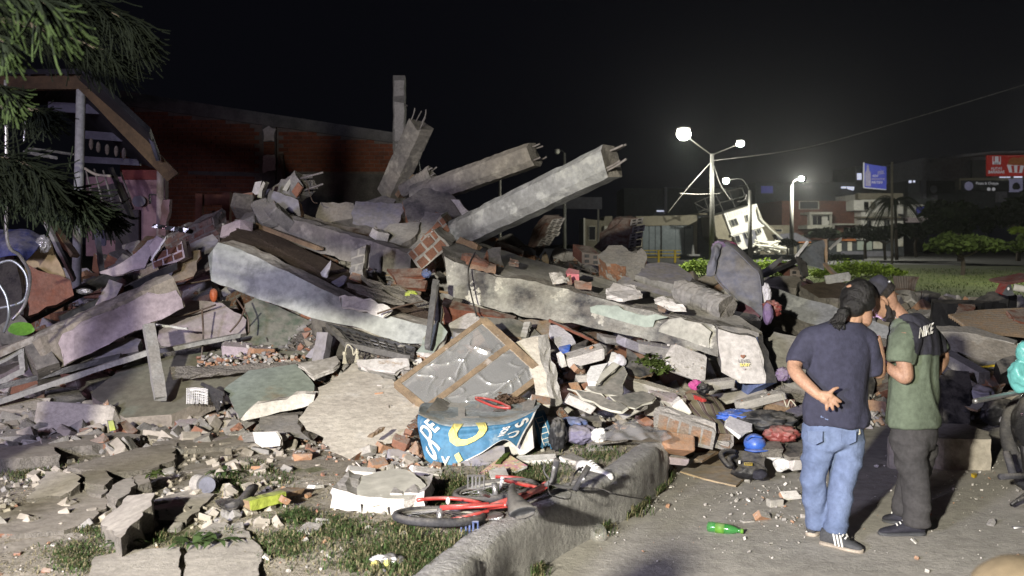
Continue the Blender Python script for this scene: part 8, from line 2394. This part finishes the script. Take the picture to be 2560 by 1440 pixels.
def man_right():
 D0 = 6.45
 def J(x, y, d=0): return P(x, y, D0 + d)
 root = E('person', 'bearded man in a dark cap, olive T-shirt and black chest vest, head bowed', 'person', Vector((P(2280, 1330, 6.4).x, 6.4, 0)))
 ax = Vector((.80, .60, 0)).normalized(); ay = Vector((-.60, .80, 0)).normalized()
 fw = Vector((-.62, .30, -.73)).normalized(); up = Vector((-.70, .10, .60)); up = (up - fw * up.dot(fw)).normalized()
 hc = J(2207, 748, .0)
 hd, at = head_geo(hc, up, fw, 1.02)
 body = hd + [limb([J(2268, 815), J(2246, 788), J(2222, 760)], [.070, .058, .058], 14),
    ring_loft([(J(2285, 1090), .13, .09), (J(2284, 980), .13, .09), (J(2284, 870), .14, .09), (J(2274, 815), .10, .07)], ax, ay),
    limb([J(2258, 835, -.16), J(2256, 880, -.19), J(2264, 928, -.20), J(2262, 944, -.20), J(2240, 932, -.17), J(2213, 912, -.10)], [.052, .050, .047, .044, .038, .029]),
    limb([J(2320, 830, .16), J(2346, 862, .20), J(2357, 896, .20), J(2352, 915, .12), J(2340, 935, .08)], [.052, .048, .042, .034, .026])]
 W = J(2213, 912, -.10)
 body += hand(W, J(2202, 904, -.04), [(J(2197, 898 + i * 4, .0), J(2191, 893 + i * 4, .02), J(2190, 888 + i * 4, .0)) for i in range(4)], (J(2205, 894, -.05), J(2198, 887, -.04), J(2192, 885, -.02)))
 W2 = J(2340, 935, .08)
 body += hand(W2, J(2334, 948, .06), [(J(2330 + i * 3, 956, .05), J(2330 + i * 3, 965, .05), J(2331 + i * 3, 971, .05)) for i in range(4)], (J(2328, 950, .05), J(2324, 958, .05), J(2323, 964, .05)))
 fused('body', body, .0055, 'skin_b', root, 2)
 fused('hair', [ring_loft([(at(0, -.02, .0), .080, .096), (at(0, -.02, .05), .081, .100), (at(0, -.02, .085), .072, .088)], fw.cross(up), fw, 20)], .007, 'beard', root, 2)
 fused('beard', [ring_loft([(at(0, .045, -.150), .018, .020), (at(0, .040, -.125), .045, .048), (at(0, .036, -.095), .058, .066), (at(0, .022, -.06), .060, .070)], fw.cross(up), fw, 16), limb([at(-.07, .0, -.02), at(-.066, .02, -.06), at(-.05, .05, -.10)], [.010, .016, .02], 8), limb([at(.07, .0, -.02), at(.066, .02, -.06), at(.05, .05, -.10)], [.010, .016, .02], 8)], .006, 'beard', root, 2, .004, (30, 30, 30))
 for k in (-1, 1):
  ball_ = ball(at(k * .032, .082, .004), (.011, .011, .011)); mk('eye', ball_[0], ball_[1], 'white', root, smooth=True)
 cp = [ring_loft([(at(0, -.004, .048), .090, .112), (at(0, -.006, .085), .090, .112), (at(0, -.010, .118), .078, .098), (at(0, -.010, .138), .045, .06)], fw.cross(up), fw, 24)]
 cap = fused('cap', cp, .006, 'vest', root, 2, .002)
 g = ring_loft([(at(0, .10, .052), .070, .055), (at(0, .12, .058), .068, .075), (at(0, .12, .062), .068, .075)], fw.cross(up), fw, 20)
 mk('visor', g[0], g[1], 'vest', cap, smooth=True)
 g = ball(at(-.055, -.115, .060), (.010, .010, .010)); mk('snap', g[0], g[1], 'steel', cap, smooth=True)
 sh = [ring_loft([(J(2283, 1062), .192, .15), (J(2283, 1045), .190, .148), (J(2284, 990), .178, .135), (J(2284, 940), .172, .13), (J(2285, 880), .182, .13), (J(2284, 840), .188, .12), (J(2280, 812), .158, .10), (J(2264, 790), .085, .075)], ax, ay, 28),
  limb([J(2270, 838, -.10), J(2262, 850, -.14), J(2254, 885, -.18), J(2252, 905, -.19)], [.085, .088, .082, .078], 16),
  limb([J(2305, 838, .10), J(2322, 850, .15), J(2338, 868, .18), J(2344, 880, .18)], [.08, .08, .072, .068], 16)]
 fused('t_shirt', sh, .010, 'shirt_green', root, 2, .016, (6, 6, 2.4))
 tube('neck_chain', [J(2254, 790) + ax * cos(a) * .078 + Vector((-.5, .3, .6)).normalized() * sin(a) * .06 for a in [i * pi / 12 for i in range(24)]], .003, 'steel', root, 5, closed=True)
 # vest: a second layer over the shirt across the back and under the arms
 so = bpy.data.objects[[c_.name for c_ in root.children if c_.name.startswith('t_shirt')][0]]
 off = wloc(so)
 kp = [(2240, 780), (2254, 768), (2300, 772), (2350, 790), (2368, 890), (2284, 884), (2280, 840), (2272, 812), (2248, 797)]
 idx, vv, ff = {}, [], []
 for p in so.data.polygons:
  c_ = p.center + off
  u_, v_ = 1280 + c_.x / c_.y * F, H + (CH - c_.z) / c_.y * F
  if (p.normal.dot(c_ - Vector((0, 0, CH))) < 0 and inside((u_, v_), kp)) or (p.normal.dot(c_ - Vector((0, 0, CH))) >= 0 and 800 < v_ < 884):
   f = []
   for i in p.vertices:
    if i not in idx:
     idx[i] = len(vv); w_ = so.data.vertices[i]; vv.append(w_.co + off + w_.normal * .009)
    f.append(idx[i])
   ff.append(f)
 vs_ = mk('chest_vest', vv, ff, 'vest', root, smooth=True)
 from mathutils.bvhtree import BVHTree
 bt_ = BVHTree.FromPolygons([v.co + off for v in so.data.vertices], [list(p.vertices) for p in so.data.polygons])
 tv, tf = text_geo('NIKE', .04)
 bm = bmesh.new(); bv = [bm.verts.new(p) for p in tv]
 for f in tf: bm.faces.new([bv[i] for i in f])
 bmesh.ops.triangulate(bm, faces=bm.faces[:])
 bmesh.ops.subdivide_edges(bm, edges=bm.edges[:], cuts=3, use_grid_fill=True)
 bmesh.ops.triangulate(bm, faces=bm.faces[:]); bm.verts.index_update()
 o_, out, ld = Vector((0, 0, CH)), [], 6.35
 for v in bm.verts:
  x, y = v.co.x * 34, -v.co.y * 27
  y += x * -.38; x += -y * .10
  d_ = (P(2316 + x, 826 + y, 6) - o_).normalized()
  h_ = bt_.ray_cast(o_, d_)[0]
  if h_: ld = h_.y
  out.append((h_ or P(2316 + x, 826 + y, ld)) - d_ * .06)
 tf = [[q.index for q in f.verts] for f in bm.faces]; bm.free()
 mk('lettering', out, tf, 'letter_white', vs_)
 tr = [ring_loft([(J(2285, 1120), .150, .115), (J(2285, 1085), .168, .128), (J(2284, 1050), .165, .122), (J(2284, 1030), .16, .118)], ax, ay, 24),
  ring_loft([(J(2292, 1312, -.08), .072, .085), (J(2292, 1290, -.08), .070, .085), (J(2288, 1220, -.08), .070, .088), (J(2278, 1160, -.06), .084, .10), (J(2272, 1095, -.04), .105, .125)], ax, ay, 18),
  ring_loft([(J(2262, 1285, .16), .064, .078), (J(2266, 1240, .14), .068, .08), (J(2288, 1180, .10), .080, .095), (J(2300, 1110, .08), .10, .12)], ax, ay, 18)]
 fused('trousers', tr, .010, 'trousers_black', root, 1, .015, (4, 4, 9))
 for hl, to in (((2312, 1338, 6.40), (2196, 1338, 6.40)), ((2270, 1312, 6.62), (2206, 1300, 6.72))):
  h_, t_ = P(*hl), P(*to); h_.z = 0; t_.z = 0
  s_ = E('shoe', None, None, (0, 0, 0)); s_.parent = root; s_.location = h_ - root.location
  shoe(s_, h_, t_, Z3, .11, .105, 'vest', 'shoe_grey', None)
 return root
mr = man_right()
ml = man_left()
ph = E('phone', 'small lit phone held between the two bowed men', 'phone', P(2197, 880, 6.62))
g = slab_geo([P(2186, 888, 6.60), P(2200, 892, 6.56), P(2200, 872, 6.66), P(2186, 868, 6.70)], .008, 0, 9)
mk('case', g[0], g[1], ['black', 'black'], ph, fm=g[2])
point('phone_screen_light', P(2188, 806, 6.50), .55, (.75, .55, 1.0), .03)

def copy_tree(o, parent=None):
 c = o.copy(); COL.objects.link(c)
 if parent: c.parent = parent
 for ch in [x for x in bpy.data.objects if x.parent == o]: copy_tree(ch, c)
 return c
by = copy_tree(ml)
by.location = (-1.21, 1.24, 0)
by['label'] = 'man standing just outside the left of the view, his head shadow on the street'

# ================================================================ bicycle
def bicycle():
 root = E('bicycle', 'small red bicycle lying on its side on the grass beside the kerb', 'bicycle', G(1230, 1300, .3))
 def wheel(c, n, r, axis_hint=Z3):
  n = n.normalized()
  a = n.cross(Vector((1, .2, 0))).normalized(); b_ = n.cross(a)
  w_ = E('wheel', None, None, (0, 0, 0)); w_.parent = root; w_.location = c - root.location
  cir = lambda rr, k=40: [c + a * cos(t) * rr + b_ * sin(t) * rr for t in [2 * pi * i / k for i in range(k)]]
  vs, fs = tube_geo(cir(r, 56), .024, 8, closed=True); mk('tyre', vs, fs, 'rubber', w_, smooth=True)
  vs, fs = tube_geo(cir(r - .028), .011, 6, closed=True); mk('rim', vs, fs, 'pole', w_, smooth=True)
  g = [tube_geo([c + n * .03 * (1 if i % 2 else -1), c + (a * cos(t) + b_ * sin(t)) * (r - .03)], .0018, 3) for i, t in enumerate([2 * pi * i / 24 for i in range(24)])]
  vs, fs, _ = merge(g); mk('spokes', vs, fs, 'steel', w_)
  vs, fs = tube_geo([c - n * .045, c + n * .045], .02, 8); mk('hub', vs, fs, 'steel', w_, smooth=True)
 rc = G(1100, 1290, .355); fc = G(1238, 1226, .36)
 nr = Vector((.02, .13, 1)); nf = Vector((-.12, .04, 1))
 wheel(rc, nr, .245); wheel(fc, nf, .245)
 bb = G(1222, 1268, .40); st = G(1268, 1262, .44); hdt = G(1362, 1214, .46); hb = G(1352, 1222, .42)
 T = lambda nm, pts, r, m='red', p=None, n=8: tube(nm, pts, r, m, p or root, n)
 f = tube_geo([st, hdt], .018, 8); f2 = tube_geo([bb, hb], .019, 8); f3 = tube_geo([bb, st], .016, 8); f4 = tube_geo([rc + Z3 * .04, st], .010, 6)
 f5 = tube_geo([rc + Z3 * .05, bb + Z3 * .02], .011, 6); f6 = tube_geo([rc - Z3 * .035, bb - Z3 * .02], .011, 6); f7 = tube_geo([hdt + (hdt - hb) * .2, hb - (hdt - hb) * .4], .021, 8)
 vs, fs, _ = merge([f, f2, f3, f4, f5, f6, f7]); mk('frame', vs, fs, 'red', root, smooth=True)
 T('fork', spline([hb, G(1330, 1216, .42), fc + Vector((.06, .05, .05))], 6), .013)
 T('fork', spline([hb, G(1320, 1232, .36), fc + Vector((.05, -.02, -.03))], 6), .013)
 # mudguard arcs
 T('mudguard', [rc + Vector((cos(t) * .27, sin(t) * .27, .03)) for t in [.4 + i * .16 for i in range(12)]], .012)
 T('mudguard', [fc + Vector((cos(t) * .27, sin(t) * .27, .02)) for t in [-.4 + i * .18 for i in range(12)]], .012)
 tp = G(1282, 1240, .52)
 T('seat_post', [st, tp], .012, 'steel')
 fused('saddle', [ring_loft([(G(1282, 1215, .50), .020, .018), (G(1280, 1235, .51), .028, .022), (G(1292, 1258, .50), .05, .028), (G(1306, 1280, .48), .075, .030), (G(1312, 1288, .46), .05, .02)], Vector((1, .1, .2)).normalized(), Vector((-.2, 0, 1)).normalized(), 16)], .006, 'board_black', root, 2)
 stem = G(1375, 1206, .50)
 T('stem', [hdt, stem], .014, 'steel')
 T('handlebar', spline([G(1386, 1166, .62), G(1380, 1200, .52), stem, G(1410, 1218, .45), G(1440, 1215, .44), G(1462, 1195, .50)], 14), .011, 'steel')
 T('grip', [G(1382, 1206, .50), G(1392, 1150, .66)], .019, 'rubber'); T('grip', [G(1436, 1226, .42), G(1472, 1165, .56)], .019, 'rubber')
 T('brake_lever', spline([G(1376, 1200, .52), G(1360, 1180, .56), G(1362, 1160, .60)], 5), .006, 'board_black')
 T('brake_lever', spline([G(1425, 1212, .45), G(1440, 1180, .50), G(1458, 1168, .52)], 5), .006, 'board_black')
 tube('brake_cable', spline([G(1372, 1205, .52), G(1375, 1235, .5), G(1420, 1248, .42), G(1428, 1230, .45), G(1416, 1222, .46)], 16), .004, 'black', root, 5)
 tube('brake_cable', spline([G(1440, 1220, .42), G(1500, 1222, .40), G(1540, 1236, .37), G(1620, 1250, .2)], 16), .004, 'black', root, 5)
 # drive
 n = nr.normalized()
 vs = []
 k = 28
 for z in (-.004, .004):
  for i in range(k * 2):
   rr = .085 if i % 2 else .075
   t = pi * i / k
   vs.append(bb + n * (z - .045) + Vector((cos(t) * rr, sin(t) * rr, 0)))
 q = 2 * k
 mk('chainring', vs, [list(range(q))[::-1], list(range(q, 2 * q))] + [[i, (i + 1) % q, q + (i + 1) % q, q + i] for i in range(q)], 'steel', root)
 ch = [bb + Vector((.0, -.085, -.045)), rc + Vector((0, -.04, -.04))]
 tube('chain', [bb + Vector((.08, 0, -.045)), ch[0], ch[1], rc + Vector((-.04, 0, -.04)), rc + Vector((0, .04, -.04)), bb + Vector((0, .085, -.045))], .006, 'rust', root, 4, closed=True)
 c1, c2 = G(1196, 1230, .52), G(1178, 1306, .34)
 T('crank', [bb + n * .06, c1], .010, 'steel'); T('crank', [bb - n * .05, c2], .010, 'steel')
 for c_, m_ in ((G(1190, 1206, .56), 'steel'), (G(1174, 1322, .34), 'cloth_blue')):
  g = [tube_geo([c_ + Vector((x, y, z)) for x, y, z in ((-.045, 0, -.035), (.045, 0, -.035), (.045, .01, .035), (-.045, .01, .035))], .007, 5, closed=True)] + [tube_geo([c_ + Vector((x, 0, -.035)), c_ + Vector((x, .01, .035))], .005, 4) for x in (-.02, 0, .02)]
  vs, fs, _ = merge(g); mk('pedal', vs, fs, m_, root)
 crumple('reflector', G(1120, 1252, .44), (.012, .008, .022), 'white', 1, .4, .02, root, 2)
 T('reflector', [G(1252, 1224, .40), G(1256, 1196, .50)], .012, 'white')
 return root
bicycle()

# ================================================================ motorcycle and bag at the right edge
mc = E('motorcycle', 'black motorcycle mostly cut off by the right edge of the view', 'motorcycle', P(2590, 1200, 7.6))
w1 = E('wheel', None, None, (0, 0, 0)); w1.parent = mc
wc = P(2600, 1105, 7.7); w1.location = wc - mc.location
vs, fs = tube_geo([wc + Vector((cos(t) * .245, sin(t) * .14, sin(t) * .30)) for t in [2 * pi * i / 36 for i in range(36)]], .055, 10, closed=True); mk('tyre', vs, fs, 'rubber', w1, smooth=True)
vs, fs = tube_geo([wc + Vector((cos(t) * .19, sin(t) * .11, sin(t) * .235)) for t in [2 * pi * i / 36 for i in range(36)]], .02, 8, closed=True); mk('rim', vs, fs, 'steel', w1, smooth=True)
tube('fork', [P(2555, 1010, 7.6), P(2562, 1120, 7.5), P(2572, 1190, 7.4)], .035, 'black', mc, 10)
crumple('fairing', P(2590, 1060, 7.5), (.17, .12, .25), 'black_gloss', 2, .8, .15, mc)
crumple('engine', P(2620, 1180, 7.5), (.22, .15, .20), 'board_black', 4, 2, .3, mc)
cable('handlebar', [(2640, 955, 7.5), (2560, 978, 7.3), (2500, 990, 7.1), (2436, 1003, 6.9)], .018, 'steel', mc, n=10)
tube('footrest', [P(2500, 1192, 7.0), P(2590, 1188, 7.2)], .022, 'rubber', mc, 8)
tube('footrest', [P(2516, 1130, 7.2), P(2532, 1185, 7.1)], .028, 'rubber', mc, 8)
tube('side_stand', [P(2528, 1262, 6.9), P(2590, 1216, 7.0)], .014, 'black', mc, 8)
tube('side_stand', [P(2545, 1252, 6.7), P(2600, 1225, 6.9)], .010, 'sheet_dark', mc, 8)
tube('pedal_lever', [P(2532, 1320, 6.55), P(2600, 1325, 6.6)], .016, 'steel', mc, 8)
bg_ = E('plastic_bag', 'knotted teal plastic bag hanging from the motorcycle at the right edge', 'bag', P(2560, 970, 7.2))
crumple('bag_body', P(2558, 942, 7.2), (.10, .08, .11), 'teal_bag', 3, 1.4, .22, bg_)
crumple('knot', P(2555, 905, 7.2), (.04, .04, .03), 'teal_bag', 5, 2, .3, bg_, 3)
crumple('bag_top', P(2562, 880, 7.2), (.055, .05, .075), 'teal_bag', 8, 2, .3, bg_, 3)
excl([(2500, 850), (2560, 850), (2560, 1300), (2500, 1300)], 6.5)
crumple('folded_cloth', P(2560, 1462, 2.2), (.11, .08, .06), 'tan_cloth', 2, .7, .08, label='blurred tan cloth or bag top in the bottom right corner', cat='cloth')

# ================================================================ pine at the left
def strands(n, centre_fn, r, seed, segs=7):
 rs = random.Random(seed)
 vs, fs, ms = [], [], []
 for _ in range(n):
  p, d, L = centre_fn(rs)
  side = Vector((rs.gauss(0, 1), rs.gauss(0, 1), rs.gauss(0, 1))).normalized()
  pts = []
  curl = rs.uniform(.5, 1.3)
  v = d.normalized(); q = p.copy()
  for i in range(segs + 1):
   pts.append(q.copy())
   t = i / segs
   g_ = -1.1 * (1 - t) + 2.6 * curl * max(0, t - .55) * 2
   v = (v + Vector((0, 0, g_)) * .22 + side * .05).normalized()
   q += v * L / segs
  k = len(vs)
  a, b_ = tube_geo(pts, r * rs.uniform(.7, 1.2), 3, r * .8)
  vs += a; fs += [[i + k for i in f] for f in b_]
  ns_ = len(b_)
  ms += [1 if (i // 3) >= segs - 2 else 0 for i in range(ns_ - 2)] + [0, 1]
 return vs, fs, ms
pt = E('pine_tree', 'drooping long-needled pine whose branches hang in from the left edge', 'tree', (-3.6, 4.0, .3))
tube('trunk', spline([Vector((-3.6, 4.0, .2)), Vector((-3.5, 4.05, 2.2)), Vector((-3.45, 4.0, 5))], 8), .16, 'bark', pt, 10, .11)
def branch(pts, n, L, r, seed, tipm=('pine', 'pine_tip'), spread=.5, down=.2):
 pp = [P(*q) for q in pts]
 sp = spline(pp, 20)
 br = tube('branch', [Vector((-3.5, 4.0, sp[0].z + .3))] + sp, .022, 'bark', pt, 6, .006)
 def fn(rs):
  t = rs.random() ** .8
  k = min(19, int(t * 20))
  p = sp[k].lerp(sp[k + 1], t * 20 - k)
  d = (sp[min(k + 1, 20)] - sp[max(k - 1, 0)]).normalized() * .9 + Vector((rs.gauss(0, spread), rs.gauss(0, spread), rs.gauss(0, spread) - down))
  return p, d, L * rs.uniform(.6, 1.2)
 vs, fs, ms = strands(n, fn, r, seed)
 mk('needles', vs, fs, list(tipm), br, fm=ms)
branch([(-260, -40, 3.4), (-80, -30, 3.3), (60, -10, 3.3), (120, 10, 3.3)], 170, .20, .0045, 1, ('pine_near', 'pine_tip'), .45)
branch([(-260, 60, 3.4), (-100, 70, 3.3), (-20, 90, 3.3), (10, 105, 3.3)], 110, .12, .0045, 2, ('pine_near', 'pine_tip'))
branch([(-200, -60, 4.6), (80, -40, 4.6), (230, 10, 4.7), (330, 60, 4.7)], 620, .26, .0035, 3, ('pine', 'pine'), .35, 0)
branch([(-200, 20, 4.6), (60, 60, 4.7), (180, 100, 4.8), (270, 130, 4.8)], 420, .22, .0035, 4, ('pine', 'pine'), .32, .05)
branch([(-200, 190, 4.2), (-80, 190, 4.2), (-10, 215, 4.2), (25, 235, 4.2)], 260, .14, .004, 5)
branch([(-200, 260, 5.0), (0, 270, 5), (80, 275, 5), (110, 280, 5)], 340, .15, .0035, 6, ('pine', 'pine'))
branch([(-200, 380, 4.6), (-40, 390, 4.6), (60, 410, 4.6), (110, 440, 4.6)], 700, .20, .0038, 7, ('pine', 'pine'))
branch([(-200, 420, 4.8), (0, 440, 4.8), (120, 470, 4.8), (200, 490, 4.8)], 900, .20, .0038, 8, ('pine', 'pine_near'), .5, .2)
branch([(-100, 480, 5.2), (80, 500, 5.2), (200, 510, 5.2), (265, 525, 5.2)], 620, .17, .0036, 9, ('pine', 'pine'), .42, .1)
